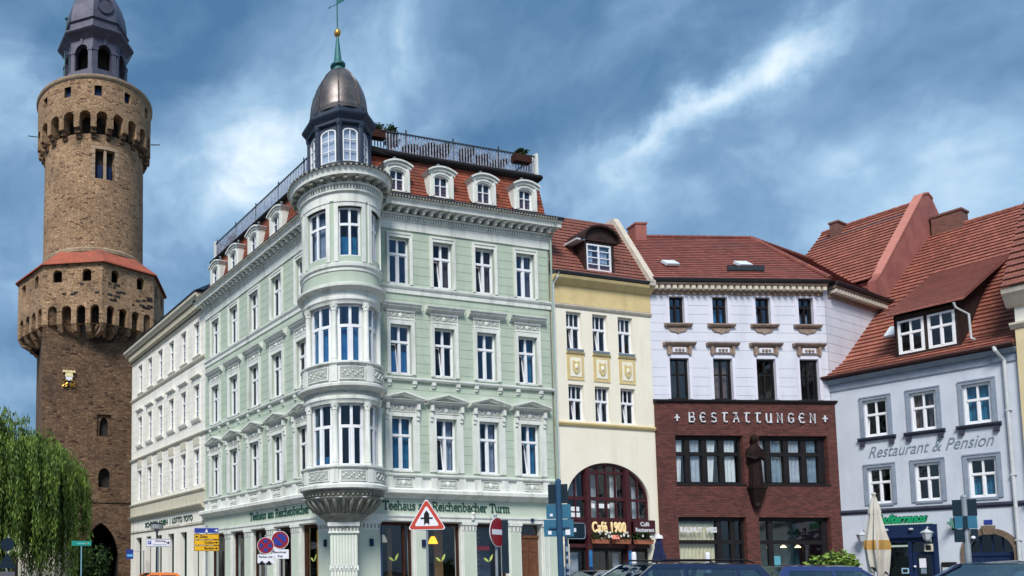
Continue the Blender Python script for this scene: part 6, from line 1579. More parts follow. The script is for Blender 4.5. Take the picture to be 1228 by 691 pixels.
for k in range(26):
    side = R_(22.5 if rnd.random() < .8 else -22.5); x = rnd.uniform(-2, 2.2); z = rnd.uniform(22.6, 23.9); w_ = rnd.uniform(.12, .3); c, s_ = math.cos(side), math.sin(side)
    p = lambda xx, yy: (xx * c - yy * s_, xx * s_ + yy * c); a = p(x - w_, -APO - .012); b = p(x + w_, -APO - .012); a2 = p(x - w_, -APO + .1); b2 = p(x + w_, -APO + .1)
    mb.hexa([(a[0], a[1], z), (b[0], b[1], z), (b2[0], b2[1], z), (a2[0], a2[1], z), (a[0], a[1], z + .18), (b[0], b[1], z + .18), (b2[0], b2[1], z + .18), (a2[0], a2[1], z + .18)])
part('basalt_quoins', mb, DARKST, tow, TW)
mb = MB(); mb.lathe([(6.2, 25.62), (6.52, 25.50), (6.50, 25.62), (4.22, 27.45)], 8); part('gallery_roof', mb, TILE_T, tow, TW)
mb = MB(); mb.lathe([(4.30, 27.2), (4.34, 27.45), (4.22, 27.62)], 48); part('roof_flashing', mb, STONEC, tow, TW)
# shaft with the twin window
def ang(v): return R_(v - 7.0)
w2 = (ang(12) - .195, ang(12) + .195)
mb = MB()
mb.lathe([(4.27, 24.5), (4.25, 33.3)], 64); mb.lathe([(4.23, 35.8), (4.22, 37.05), (3.7, 37.1)], 64)
mb.cbox(3.6, 4.24, w2[1], w2[0] + 2 * math.pi, 33.3, 35.8, 60)
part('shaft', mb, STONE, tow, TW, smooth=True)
mb = MB(); mb.lathe([(3.7, 32.5), (3.7, 38.9)], 32); mb.lathe([(4.35, 39.5), (4.35, 41.2)], 32); part('inner_wall', mb, DARKST, tow, TW)  # near-black lining carries the deep shade and soot behind the arches
mb = MB(); a = ang(12); mb.cbox(3.9, 4.2, a - .025, a + .025, 33.3, 35.8, 1)
for p, q in ((w2[0] - .06, w2[0]), (w2[1], w2[1] + .06)):
    for k in range(6):
        e_ = .03 * (k % 2); mb.cbox(3.8, 4.262, p - (e_ if p < a else 0), q + (e_ if p > a else 0), 33.3 + .42 * k, 33.66 + .42 * k, 2)
mb.cbox(3.8, 4.258, w2[0] - .08, w2[1] + .08, 35.8, 36.05, 4)
part('window_surround', mb, STONEC, tow, TW)
mb = MB()
for s_ in (-1, 1): mb.cbox(3.84, 3.9, a + s_ * .1 - .06, a + s_ * .1 + .06, 33.4, 34.6, 2)
part('window', mb, NAVY, tow, TW)
# upper corbelled ring
mb = MB(); nb_ = 22; cell = 2 * math.pi / nb_
for k in range(nb_):
    c = cell * k; hw = cell * .33
    mb.cbox(3.9, 4.86, c + hw, c + cell - hw, 37.3, 38.66, 2); mb.cbox(4.2, 4.62, c + hw, c + cell - hw, 36.95, 37.3, 2, (0, 0), 1); mb.cbox(4.2, 4.40, c + hw, c + cell - hw, 36.65, 36.95, 2, (0, 0), 1)  # lower console steps in darker stone, standing for their soot and shade
    m_ = 8
    for i in range(m_):
        t0, t1 = math.pi * i / m_, math.pi * (i + 1) / m_; a0, a1 = c - hw * math.cos(t0), c - hw * math.cos(t1); z0, z1 = 38.25 + .38 * math.sin(t0), 38.25 + .38 * math.sin(t1)
        P = lambda r, a, z: (r * math.sin(a), -r * math.cos(a), z)
        mb.face([P(4.86, a0, z0), P(4.86, a1, z1), P(4.86, a1, 38.66), P(4.86, a0, 38.66)], 0, [(a0 * 4.8, z0), (a1 * 4.8, z1), (a1 * 4.8, 38.66), (a0 * 4.8, 38.66)])
        mb.face([P(4.86, a0, z0), P(3.9, a0, z0), P(3.9, a1, z1), P(4.86, a1, z1)])
part('corbel_arches', mb, [STONE, STONE2], tow, TW)
mb = MB(); mb.lathe([(4.86, 38.65), (4.88, 39.9)], 66); mb.lathe([(4.88, 40.75), (4.88, 41.35)], 66)
nw = 12; hw = .062
for k in range(nw): c0 = ang(3) + 2 * math.pi * k / nw; mb.cbox(4.4, 4.88, c0 + hw, c0 + 2 * math.pi / nw - hw, 39.9, 40.75, 6)
part('upper_ring', mb, STONE, tow, TW, smooth=True)
mb = MB()
for k in range(nw):
    c0 = ang(3) + 2 * math.pi * k / nw; mb.cbox(4.45, 4.55, c0 - hw, c0 + hw, 39.9, 40.75, 2)
part('window', mb, NAVY, tow, TW)
mb = MB(); mb.lathe([(4.88, 41.3), (4.98, 41.38), (5.03, 41.5), (5.03, 41.62), (4.6, 41.72), (0, 41.8)], 66); part('ring_coping', mb, STONEC, tow, TW, smooth=True)
# cupola
rt = R_(-12); mb = MB()
def o8(pr): mb.lathe(pr, 8, rot=rt)
o8([(2.95, 41.7), (2.95, 43.6), (2.85, 43.7)])
for k in range(8):
    wa = rt + R_(22.5 + 45 * k); Mk = RZ(wa); ap = 2.72 * math.cos(R_(22.5)); sl = 2.72 * math.sin(R_(22.5)); t = MB()
    t.wall(-sl, sl, 43.6, 46.5, [(-.60, .60, 43.6, 45.98)], .5, -ap); t.arch(-.60, .60, 45.42, 45.98, .5, -ap, 12)
    for s_ in (-1, 1): t.box(s_ * .64, s_ * 1.0, -ap - .09, -ap + .05, 43.7, 45.3); t.box(s_ * .57, s_ * 1.04, -ap - .13, -ap + .05, 45.3, 45.5)
    t.box(-.1, .1, -ap - .1, -ap + .05, 45.95, 46.5)
    n_ = 10
    for i in range(n_):
        t0, t1 = math.pi * i / n_, math.pi * (i + 1) / n_; f = lambda q, r, kz: (-r * math.cos(q), 45.42 + kz * math.sin(q))
        aa, b, c, d_ = f(t0, .58, .55), f(t1, .58, .55), f(t1, .72, .69), f(t0, .72, .69)
        t.hexa([(aa[0], -ap - .06, aa[1]), (b[0], -ap - .06, b[1]), (b[0], -ap, b[1]), (aa[0], -ap, aa[1]), (d_[0], -ap - .06, d_[1]), (c[0], -ap - .06, c[1]), (c[0], -ap, c[1]), (d_[0], -ap, d_[1])])
    for f in t.f: mb.face([tuple(Mk @ Vector(t.v[i])) for i in f])
part('lantern_storey', mb, LEAD, tow, TW)
mb = MB(); mb.lathe([(1.3, 41.7), (1.3, 47)], 8, rot=rt); mb.lathe([(0, 43.5), (2.5, 43.5)], 8, rot=rt); part('inner_wall', mb, DARKST, tow, TW)
mb = MB(); mb.lathe([(2.72, 46.4), (2.80, 46.5), (3.05, 46.75), (3.30, 46.95), (3.36, 47.05), (3.34, 47.15), (2.95, 47.35), (2.80, 47.5)], 8, rot=rt); part('lantern_cornice', mb, LEAD, tow, TW)
mb = MB(); mb.lathe([(2.80, 47.45), (2.80, 48.05), (2.95, 48.15), (2.72, 48.3), (2.70, 49.0), (2.55, 49.9), (2.25, 50.8), (1.7, 51.8), (1.2, 52.4), (1.1, 53.2), (1.2, 53.3), (.7, 54.2), (.12, 56), (0, 56)], 8, rot=rt)
part('bell_roof', mb, LEAD, tow, TW)
mb = MB(); wa = rt + R_(22.5); Mk = RZ(wa)
for i in range(20):
    t0, t1 = 2 * math.pi * i / 20, 2 * math.pi * (i + 1) / 20
    f = lambda q, r, y: tuple(Mk @ Vector((r * math.cos(q), y, 49.55 + r * math.sin(q) * 1.05)))
    mb.hexa([f(t0, .55, -2.62), f(t1, .55, -2.62), f(t1, .55, -1.9), f(t0, .55, -1.9), f(t0, .72, -2.62), f(t1, .72, -2.62), f(t1, .72, -1.9), f(t0, .72, -1.9)]); mb.face([f(t0, .56, -2.55), f(t1, .56, -2.55), f(0, 0, -2.55)])
part('clock_dormer', mb, LEAD, tow, TW)
mb = MB(); mb.ball((-2.65, -.6, 49.2), .15, 8); mb.tube([(-2.65, -.6, 48.0), (-2.65, -.6, 49.2)], .04, 6); mb.tube([(-2.75, -.9, 43.0), (-2.75, -.9, 46.0)], .03, 6); part('lightning_rod', mb, COPPER, tow, TW)
for a_ in (-97, 83):
    mb = MB(); a_ = R_(a_); mb.tube([(4.9 * math.sin(a_), -4.9 * math.cos(a_), 38.9), (5.7 * math.sin(a_), -5.7 * math.cos(a_), 38.95)], .04, 6); part('rain_spout', mb, GUTTER, tow, TW)
# gilded coat of arms on the face
cr_ = thing('coat_of_arms', 'small gilded coat of arms mounted on the stone face of the tower', 'crest', TW @ T(-2.35, -A_ - .02, 16.1))
Mc = W[cr_.name]; mb = MB(); mb.poly([(-.34, .95), (-.34, .35), (-.2, .12), (0, .0), (.2, .12), (.34, .35), (.34, .95)][::-1], -.14, 0); part('shield', mb, BLACK, cr_, Mc)
mb = MB(); mb.box(-.50, .50, -.22, -.02, .96, 1.10); mb.hexa([(-.34, -.20, .62), (.34, -.20, .62), (.34, -.02, .62), (-.34, -.02, .62), (-.26, -.2, .96), (.26, -.2, .96), (.26, -.02, .96), (-.26, -.02, .96)])
for k in range(5): mb.ball((-.4 + .2 * k, -.12, 1.14), .05, 6)
part('crown', mb, M_('pale_gilding', (.80, .70, .40), (.66, .54, .28), .5, 4), cr_, Mc)
mb = MB(); mb.poly([(-.26, .60), (-.26, .42), (0, .30), (.26, .42), (.26, .60)][::-1], -.20, -.15); part('pale_field', mb, SIGNW, cr_, Mc)
mb = MB()
for sx in (-1, 1):
    for pts_ in ([(.12, .30), (.30, .34), (.44, .22), (.40, .06), (.26, .06)], [(.10, .16), (.24, .0), (.40, -.06), (.50, -.16)], [(.06, .10), (.14, -.10), (.28, -.18)]): mb.tube([(sx * x, -.12, z) for x, z in pts_], .055, 6)
part('mantling', mb, GOLD, cr_, Mc)

# ------------------------------------------------------------------ willow
def willow(cx, cy, label):
    t = thing('willow_tree', label, 'tree', T(cx, cy, G0)); Mt = W[t.name]; rnd = random.Random(11)
    mb = MB(); mb.tube([(0, 0, -.1), (.1, 0, 1.5), (.05, .1, 3.2), (-.1, .1, 4.6)], [.55, .42, .36, .30], 12)
    limbs = []
    tips = [(-3.6, -.6, 9.0), (-2.0, .8, 10.0), (.2, -1.2, 10.2), (-.6, 1.6, 9.6), (2.0, .6, 9.2), (3.3, -.8, 8.2), (1.6, -2.0, 8.6), (-3.0, -2.4, 8.0), (4.0, .8, 7.3), (-4.6, .5, 7.6), (0, -3.0, 7.8), (2.8, 2.2, 8.2), (-2, 3, 8.2), (-1.2, -2.2, 9.4)]
    for tp in tips:
        p0 = Vector((rnd.uniform(-.15, .15), rnd.uniform(-.1, .2), rnd.uniform(3.0, 4.5))); p3 = Vector(tp); p1 = p0.lerp(p3, .35) + Vector((0, 0, .9)); p2 = p0.lerp(p3, .7) + Vector((0, 0, 1.0))
        mb.tube([p0, p1, p2, p3], [.2, .14, .09, .04], 7); limbs.append((p0, p1, p2, p3))
    part('trunk', mb, BARK, t, Mt, smooth=True)
    leaf = MB()
    for s_ in range(470):
        p0, p1, p2, p3 = rnd.choice(limbs); u = rnd.random() ** .6
        root = (p1.lerp(p2, u * 2) if u < .5 else p2.lerp(p3, u * 2 - 1)) + Vector((rnd.gauss(0, .5), rnd.gauss(0, .5), rnd.gauss(.1, .25)))
        out0 = Vector((root.x, root.y, 0)); out0 = out0.normalized() if out0.length > .1 else Vector((1, 0, 0))
        out0 = (out0 + Vector((rnd.gauss(0, .4), rnd.gauss(0, .4), 0))).normalized()
        zend = .55 + rnd.random() ** 2.0 * (4.2 if root.x > -1.2 else 5.2); Lc = min(root.z - zend, rnd.uniform(2.6, 8.2)); reach0 = rnd.uniform(.3, 1.3)
        if Lc < .8: continue
        for k in range(8):
            base_ = root + Vector((rnd.gauss(0, .17), rnd.gauss(0, .17), rnd.gauss(0, .08))); L_ = Lc * rnd.uniform(.62, 1.05); reach = reach0 * rnd.uniform(.85, 1.15)
            out = (out0 + Vector((rnd.gauss(0, .10), rnd.gauss(0, .10), 0))).normalized(); n = int(L_ / .19); ph = rnd.random() * 6
            for i in range(1, n + 1):
                q = i / n; x = reach * (1 - (1 - min(1, q * 2.4)) ** 2)
                p = base_ + out * x + Vector((.05 * math.sin(ph + q * 5), .05 * math.cos(ph + q * 4), .35 * math.sin(min(1, q * 3.2) * math.pi) * (1 if q < .32 else 0) - L_ * q ** 1.15))
                for lr in (0, 1):
                    if rnd.random() < .10: continue
                    d = Vector((rnd.gauss(0, .28), rnd.gauss(0, .28), -1)).normalized(); ll = rnd.uniform(.20, .38); ww = rnd.uniform(.026, .046); sd_ = d.cross(Vector((rnd.gauss(0, 1), rnd.gauss(0, 1), .1))).normalized()
                    o_ = p + Vector((rnd.gauss(0, .035), rnd.gauss(0, .035), rnd.gauss(0, .05)))
                    leaf.face([o_, o_ + d * ll * .45 + sd_ * ww, o_ + d * ll, o_ + d * ll * .45 - sd_ * ww])
    me = bpy.data.meshes.new('crown'); me.from_pydata([tuple(v) for v in leaf.v], [], leaf.f); me.materials.append(WILLOW)
    put('crown', me, t, Mt)
willow(-10.6, 44.0, 'weeping willow with long hanging strands in front of the stone tower')
def bush(cx, cy, z, rx, ry, rz, n, label, mt, cat='shrub', name='shrub', ls=.11, seed=1, stem=True):
    t = thing(name, label, cat, T(cx, cy, z)); Mt = W[t.name]; rnd = random.Random(seed); m = MB(); k = MB()
    for i in range(7):
        a = i * .9; tip = Vector((rx * .6 * math.cos(a), ry * .6 * math.sin(a), rz * rnd.uniform(1.0, 1.6))); k.tube([(0, 0, 0), tip * .5 + Vector((0, 0, .1)), tip], [.03, .02, .008], 5)
    part('stems', k, BARK, t, Mt)
    lobes = [(Vector((rnd.uniform(-.55, .55) * rx, rnd.uniform(-.55, .55) * ry, rz * rnd.uniform(.55, 1.45))), rnd.uniform(.35, .6)) for _ in range(9)]
    for i in range(n):
        c, s_ = rnd.choice(lobes); v = Vector((rnd.gauss(0, 1), rnd.gauss(0, 1), rnd.gauss(0, 1))).normalized() * (rnd.random() ** .4) * s_
        p = c + Vector((v.x * rx, v.y * ry, v.z * rz)); d = Vector((rnd.gauss(0, 1), rnd.gauss(0, 1), rnd.gauss(0, .7))).normalized(); sd_ = d.cross(Vector((rnd.gauss(0, 1), rnd.gauss(0, 1), rnd.gauss(0, 1)))).normalized(); l = ls * rnd.uniform(.6, 1.3)
        m.face([p - d * l, p + sd_ * l * .45, p + d * l, p - sd_ * l * .45], 0 if rnd.random() < .75 else 1)
    me = bpy.data.meshes.new('foliage'); me.from_pydata([tuple(v) for v in m.v], [], m.f); me.materials.append(mt); me.materials.append(LEAFD if mt is not LEAFD else LEAF); me.polygons.foreach_set('material_index', m.m)
    put('foliage', me, t, Mt); return t
bush(-6.6, 57.0, G0, 1.5, 1.3, 1.9, 2600, 'dark leafy bush beside the tower archway', LEAFD, seed=4, ls=.16)
pl = bush(20.9, 24.3, .85, .85, .6, .72, 1900, 'leafy yellow-green potted plants between the clinker house and the beige parasol', LEAFY, 'potted plant', 'potted_plant', .10, 6)
mb = MB(); mb.hexa([(-.5, -.25, -.68), (.5, -.25, -.68), (.5, .25, -.68), (-.5, .25, -.68), (-.6, -.3, .05), (.6, -.3, .05), (.6, .3, .05), (-.6, .3, .05)]); part('planter', mb, TERRA, pl, W[pl.name])
p = FQ @ Vector((5.55, -1.2, 0))
tp = bush(p.x, p.y, .9, .38, .38, .62, 1500, 'clipped dark green topiary beside the arched gate', LEAF, 'topiary', 'potted_shrub', .06, 9)
mb = MB(); mb.lathe([(0, -.8), (.2, -.8), (.28, .0), (.24, 0), (0, -.05)], 16); part('planter', mb, TERRA, tp, W[tp.name])
# plants and boxes on the roof terrace
tops = ((1.9, .55, 0, 'planter box with dry plants beside the cupola on the roof terrace'), (9.55, .45, 1, 'brown planter box hung near the right end of the terrace railing'))
for x, w_, k, lb in tops:
    t = bush(*(FR @ Vector((x, .52, 20.62 if k else 20.75))).xy, 20.70, w_, .2, .22, 420, lb, LEAFD, 'planter box', 'planter_box', .07, 20 + k)
    mb = MB(); mb.box(-w_, w_, -.16, .16, -.32, .02); o_ = part('box', mb, WOODK, t, W[t.name] @ RZ(math.atan2(tR[1], tR[0])))
for x, h, lb in ((3.0, .75, 'dark potted shrub on the terrace behind the first dormer'), (4.9, .42, 'tall dark potted plant behind the terrace railing over the second dormer'), (5.65, .5, 'broad dark potted plant on the terrace right of the second dormer'), (6.95, .5, 'dark potted shrub on the terrace above the third dormer'), (8.7, .3, 'small dark potted plant on the terrace near the fourth dormer'), (4.0, .28, 'low dark plant on the terrace between the first and second dormers'), (7.7, .32, 'low dark plant on the terrace just right of the third dormer')):
    q = FR @ Vector((x, 1.0, 0)); t = bush(q.x, q.y, 20.15, .45, .34, h * .95, 900, lb, LEAFD, 'potted plant', 'potted_plant', .09, int(x * 10))
    mb = MB(); mb.lathe([(0, -.25), (.16, -.25), (.2, .05), (0, .05)], 10); part('pot', mb, TERRA, t, W[t.name])
q = FL @ Vector((-12.6, 1.1, 0)); t = bush(q.x, q.y, 20.1, .4, .4, .55, 420, 'dark potted shrub at the far left end of the roof terrace', LEAFD, 'potted plant', 'potted_plant', .09, 77)

# ------------------------------------------------------------------ distant houses seen at the left
mb = MB()
c1 = thing('arched_house', 'small cream house with an arched dark window behind the willow strands', 'house', T(-12.1, 53, G0) @ RZ(R_(-4)))
mb.wall(-6, 3.4, 0, 4.4, [(.05, .85, 0, 2.75)], .3); mb.arch(.05, .85, 2.3, 2.75, .3, 0, 12); mb.box(-6, 3.4, .5, 6, 0, 4.4); part('wall', mb, YELLOW, c1, W[c1.name])
mb = MB(); mb.tiles((-6.2, -.3, 4.35), (1, 0, 0), (0, 3.4, 2.6), [(0, 0), (9.8, 0), (9.8, 4.28), (0, 4.28)], .3, .03); part('roof', mb, TILE_B, c1, W[c1.name])
mb = MB(); mb.box(.05, .85, .28, .32, 0, 2.8); part('window', mb, WINDARK, c1, W[c1.name])
mb = MB(); mb.tube([(2.3, -.12, 4.4), (2.3, -.1, 0)], .07, 8); part('downpipe', mb, PIPEG, c1, W[c1.name])
c2 = thing('distant_house', 'pale grey house seen past the bush left of the tower arch', 'house', T(-10.2, 82, G0) @ RZ(R_(8)))
mb = MB(); mb.wall(-5, 4, 0, 6, [(2.3, 3.2, 2.4, 4.0), (.2, 1.1, 2.4, 4.0)], .2); mb.box(-5, 4, .3, 8, 0, 6); part('wall', mb, LILAC, c2, W[c2.name])
for x in (.2, 2.3): win(c2, W[c2.name], x + .45, 2.4, .9, 1.6, 'cross', gl=GLASSN, cur=('full', NET))
mb = MB(); mb.tiles((-5.2, -.3, 6), (1, 0, 0), (0, 4, 3), [(0, 0), (9.4, 0), (9.4, 5), (0, 5)], .3, .03); part('roof', mb, TILE_B, c2, W[c2.name])
mb = MB(); mb.poly([(-.1, -.45), (.12, -.5), (.16, .3), (-.02, .5)], -.01, .01); thing('red_pennant', 'small red pennant above the arched dark window of the cream house', 'pennant', T(-11.8, 51.5, 3.15), mb=mb, mats=SIGNR)

# ------------------------------------------------------------------ signs
def face_cam(x, y, yaw=0): 
    b = math.atan2(x, y); return T(x, y, 0) @ RZ(-b + R_(yaw))
def disc(mb, r0, r1, y0, y1, cz, m=0, n=36, cx=0):
    for i in range(n):
        t0, t1 = 2 * math.pi * i / n, 2 * math.pi * (i + 1) / n
        P = lambda r, t, y: (cx + r * math.cos(t), y, cz + r * math.sin(t))
        if r0 > 0: mb.hexa([P(r0, t0, y0), P(r0, t0, y1), P(r1, t0, y1), P(r1, t0, y0), P(r0, t1, y0), P(r0, t1, y1), P(r1, t1, y1), P(r1, t1, y0)], m)
        else:
            mb.face([P(0, 0, y0), P(r1, t0, y0), P(r1, t1, y0)], m); mb.face([P(0, 0, y1), P(r1, t1, y1), P(r1, t0, y1)], m); mb.face([P(r1, t0, y0), P(r1, t0, y1), P(r1, t1, y1), P(r1, t1, y0)], m)
def post(t, h, r=.03, mat=None, y=.05):
    m = MB(); m.tube([(0, y, G0), (0, y, h)], r, 10); m.ball((0, y, h), r * 1.25, 8); part('post', m, mat or POLE, t, W[t.name])
# warning triangle
t = thing('warning_sign', 'red bordered white triangle warning sign with black priority arrow', 'road sign', face_cam(6.36, 19.5, -3)); Mw = W[t.name]
def tri(s, cz): 
    c, pts = s / math.sqrt(3), []
    for k in range(3):
        a0 = math.pi / 2 + k * 2 * math.pi / 3; rr = s * .055; cc = (math.cos(a0) * (c - 2 * rr), math.sin(a0) * (c - 2 * rr))
        for j in range(-3, 4): a = a0 + j * math.pi / 9; pts.append((cc[0] + rr * math.cos(a), cz + cc[1] + rr * math.sin(a)))
    return pts
CZ = 2.84
m = MB(); m.poly(tri(.96, CZ), 0, .012); part('sign_rim', m, SIGNW, t, Mw)
m = MB(); m.poly(tri(.90, CZ), -.004, 0); part('red_border', m, SIGNR, t, Mw)
m = MB(); m.poly(tri(.62, CZ - .0), -.008, -.0045); part('white_field', m, SIGNW, t, Mw)
m = MB(); z = CZ - .155; m.poly([(-.065, z), (0, z + .06), (.065, z), (.065, z + .29), (0, z + .385), (-.065, z + .29)], -.012, -.0085); m.poly([(-.15, z + .155), (-.066, z + .155), (-.066, z + .20), (-.15, z + .20)], -.0118, -.0085); m.poly([(.066, z + .155), (.15, z + .155), (.15, z + .20), (.066, z + .20)], -.0118, -.0085); part('arrow', m, BLACK, t, Mw)
post(t, 3.2)
# no entry, turned towards the left street
t = thing('no_entry_sign', 'dark red round no entry sign with white bar, turned to the left', 'road sign', face_cam(6.72, 16.0, 60)); Mw = W[t.name]
m = MB(); disc(m, 0, .315, 0, .012, 2.32); part('sign_rim', m, SIGNW, t, Mw)
m = MB(); disc(m, 0, .30, -.004, 0, 2.32); part('red_disc', m, SIGND, t, Mw)
m = MB(); m.box(-.235, .235, -.008, -.0045, 2.265, 2.375); part('white_bar', m, SIGNW, t, Mw)
post(t, 2.68)
m = MB(); m.box(.06, .20, .12, .14, 1.45, 2.58); part('back_plate', m, SIGNN, t, Mw @ RZ(R_(-60)))
# no stopping / no parking
def round_sign(x, y, cz, r, four, label, lines):
    t = thing('no_parking_sign' if not four else 'no_stopping_sign', label, 'road sign', face_cam(x, y)); Mw = W[t.name]
    m = MB(); disc(m, 0, r, 0, .012, cz); part('sign_rim', m, SIGNW, t, Mw)
    m = MB(); disc(m, 0, r * .95, -.004, 0, cz); part('red_disc', m, SIGND, t, Mw)
    m = MB(); ri = r * .74; n = 12; gap = .15
    secs = ((0, 90, 180, 270) if four else (135 - 90 + 0, 225))
    for s0 in secs:
        if four: c0, span = R_(s0), R_(90); off = (ri * .20) / math.sin(span / 2)
        else: c0, span = R_(45 if s0 == 45 else 225), R_(180); off = ri * .16
        ox, oz = math.cos(c0) * off, math.sin(c0) * off; rr = ri - off
        pts = [(ox, cz + oz)] if four else []
        for i in range(n + 1): a = c0 - span / 2 + span * i / n; pts.append((ox + rr * math.cos(a), cz + oz + rr * math.sin(a)))
        m.poly(pts, -.008, -.0045)
    part('blue_field', m, SIGNB, t, Mw)
    m = MB(); w_, z1 = r * .98, cz - r * 1.08; m.box(-w_, w_, 0, .012, z1 - r * 1.05, z1); part('plate', m, SIGNW, t, Mw)
    for k, (tx, ww, dz) in enumerate(lines): lettering('lettering', tx, BLACK, t, Mw @ T(0, -.003, z1 - dz), width=ww, height=.085, bold=.02, depth=.003, align='C')
    if four:
        m = MB()
        for cx in (-.14, .12): m.box(cx - .09, cx + .09, -.004, 0, z1 - .40 * r / .31, z1 - .30 * r / .31); m.box(cx - .05, cx + .05, -.0042, 0, z1 - .30 * r / .31, z1 - .25 * r / .31)
        part('car_symbol', m, BLACK, t, Mw)
    post(t, cz + r + .05)
round_sign(3.17, 28.0, 2.45, .305, True, 'left round blue and red no stopping sign with two crossed red bars', (('Parken mit', .5, .13),))
round_sign(3.70, 28.0, 2.66, .325, False, 'right round blue and red sign with a single slanted bar, higher than its neighbour', (('Bewohner', .48, .14), ('frei', .18, .29)))
# yellow direction sign
t = thing('direction_sign', 'stack of one blue and three yellow direction boards on a post', 'road sign', face_cam(1.2, 34.0, 0)); Mw = W[t.name]
def board(z0, z1, mt, txt, tx, left, tm, al):
    m = MB(); m.box(-.56, .56, 0, .03, z0, z1); b = part('board', m, mt, t, Mw)
    m = MB(); e = .014
    for a in ((-.55, .55, z0 + .006, z0 + .006 + e), (-.55, .55, z1 - .006 - e, z1 - .006), (-.55, -.55 + e, z0 + .02, z1 - .02), (.55 - e, .55, z0 + .02, z1 - .02)): m.box(a[0], a[1], -.004, 0, a[2], a[3])
    zc = (z0 + z1) / 2; s = -1 if left else 1; ax = -.44 if left else .44
    m.poly([(ax + s * .07, zc), (ax - s * .01, zc + .07), (ax - s * .01, zc - .07)], -.005, 0); m.box(ax - s * .08, ax - s * .01, -.005, 0, zc - .02, zc + .02)
    part('arrow', m, tm, b, Mw)
    if txt: lettering('lettering', txt, tm, b, Mw @ T(tx, -.004, zc - .05), height=.125, width=len(txt) * .062, bold=.02, depth=.004, align=al)
    return b
bb_ = board(3.20, 3.46, SIGNB, None, 0, False, SIGNW, 'C')
m = MB(); m.poly([(-.07, 3.25), (.07, 3.25), (0, 3.41)], -.005, 0); part('arrow_symbol', m, SIGNW, bb_, Mw)
board(2.93, 3.17, SIGNY, 'Zittau', -.32, True, BLACK, 'LEFT'); board(2.67, 2.91, SIGNY, 'Cottbus', .12, False, BLACK, 'C'); board(2.41, 2.65, SIGNY, 'Bautzen', .12, False, BLACK, 'C')
post(t, 3.55, .045, None, .09)
# parking guidance sign
t = thing('parking_sign', 'pale grey parking direction board with blue square and arrow to the right', 'road sign', face_cam(-1.07, 38, 0)); Mw = W[t.name]
m = MB(); m.box(-.63, .63, 0, .03, 2.72, 3.13); part('board', m, SIGNW, t, Mw)
m = MB()
for a in ((-.62, .62, 2.73, 2.755), (-.62, .62, 3.095, 3.12), (-.62, -.60, 2.76, 3.09), (.60, .62, 2.76, 3.09)): m.box(a[0], a[1], -.004, 0, a[2], a[3])
part('border', m, TXTB, t, Mw)
m = MB(); m.box(-.53, -.36, -.005, 0, 2.85, 3.03); part('blue_square', m, SIGNB, t, Mw); lettering('lettering', 'P', SIGNW, t, Mw @ T(-.445, -.006, 2.88), height=.12, width=.07, depth=.003, align='C', bold=.03)
lettering('lettering', 'Parkring', BLACK, t, Mw @ T(-.14, -.004, 2.94), height=.13, width=.5, depth=.004, bold=.02); lettering('lettering', 'Reichenbacher Turm', TXTB, t, Mw @ T(-.26, -.004, 2.80), height=.08, width=.66, depth=.004)
m = MB(); m.poly([(.57, 2.93), (.48, 3.03), (.48, 2.83)], -.005, 0); m.box(.40, .48, -.005, 0, 2.90, 2.96); part('arrow', m, BLACK, t, Mw); post(t, 3.0, .04)
# street lamp
t = thing('street_lamp', 'flat drum-shaped grey street lamp in front of the white house', 'street lamp', T(-1.20, 40, 0)); Mw = W[t.name]
m = MB(); m.tube([(0, 0, G0), (0, 0, .9), (0, 0, 3.55)], [.09, .07, .05], 10); part('post', m, SIGNN, t, Mw)
m = MB(); m.lathe([(0, 4.02), (.30, 4.0), (.34, 3.97), (.33, 3.74), (.29, 3.72), (0, 3.72)], 24); m.lathe([(.06, 3.5), (.10, 3.62), (.16, 3.72)], 16); part('lamp_head', m, M_('lamp_grey', (.30, .32, .33), (.24, .26, .27), .4, 4), t, Mw, smooth=True)
m = MB(); m.lathe([(.352, 3.98), (.352, 4.03), (0, 4.06)], 24); part('lamp_cap', m, SIGNN, t, Mw)
# teal sign on pole by the willow
t = thing('street_name_sign', 'long narrow teal-green sign on a thin pale post in front of the tower arch', 'road sign', face_cam(-4.92, 38, 0)); Mw = W[t.name]
m = MB(); m.box(-.49, .49, 0, .03, 2.77, 3.01); part('board', m, SIGNG, t, Mw)
m = MB(); m.box(-.22, .40, -.004, 0, 2.85, 2.92); part('pale_band', m, M_('pale_teal', (.10, .46, .42), None, .5), t, Mw); m = MB(); m.box(.22, .28, -.008, -.0045, 2.85, 2.93); part('red_mark', m, SIGNR, t, Mw); post(t, 2.78, .035, M_('pale_blue_post', (.20, .38, .46), None, .5))
# blue sign on the white house corner near the arch
t = thing('bracket_sign', 'small square blue sign on a bracket at the corner beside the tower arch', 'sign', face_cam(-3.42, 52.0, 0)); Mw = W[t.name]
m = MB(); m.box(-.24, .24, 0, .05, 2.36, 3.02); part('board', m, SIGNB, t, Mw); m = MB(); m.box(-.19, .20, -.006, -.0005, 2.52, 2.68); part('pale_stripe', m, M_('sky_blue_paint', (.12, .42, .78), None, .5), t, Mw); m = MB(); m.tube([(.24, .02, 2.9), (1.0, .02, 2.92)], .025, 6); m.tube([(.95, .02, 2.92), (.95, .02, G0)], .04, 8); part('bracket', m, POLE, t, Mw)
# backs of signs at the far left edge
t = thing('road_sign', 'dark round and triangular sign backs on one post at the left edge', 'road sign', face_cam(-7.95, 35, 0)); Mw = W[t.name]
m = MB(); disc(m, 0, .31, 0, .015, 2.72); part('round_back', m, SIGNN, t, Mw); m = MB(); m.poly(tri(.86, 1.86), 0, .015); part('triangle_back', m, SIGNN, t, Mw); m = MB(); m.box(-.36, .36, 0, .015, 1.0, 1.46); part('plate_back', m, M_('grey_sign_back', (.12, .12, .14), None, .6), t, Mw); post(t, 3.0)
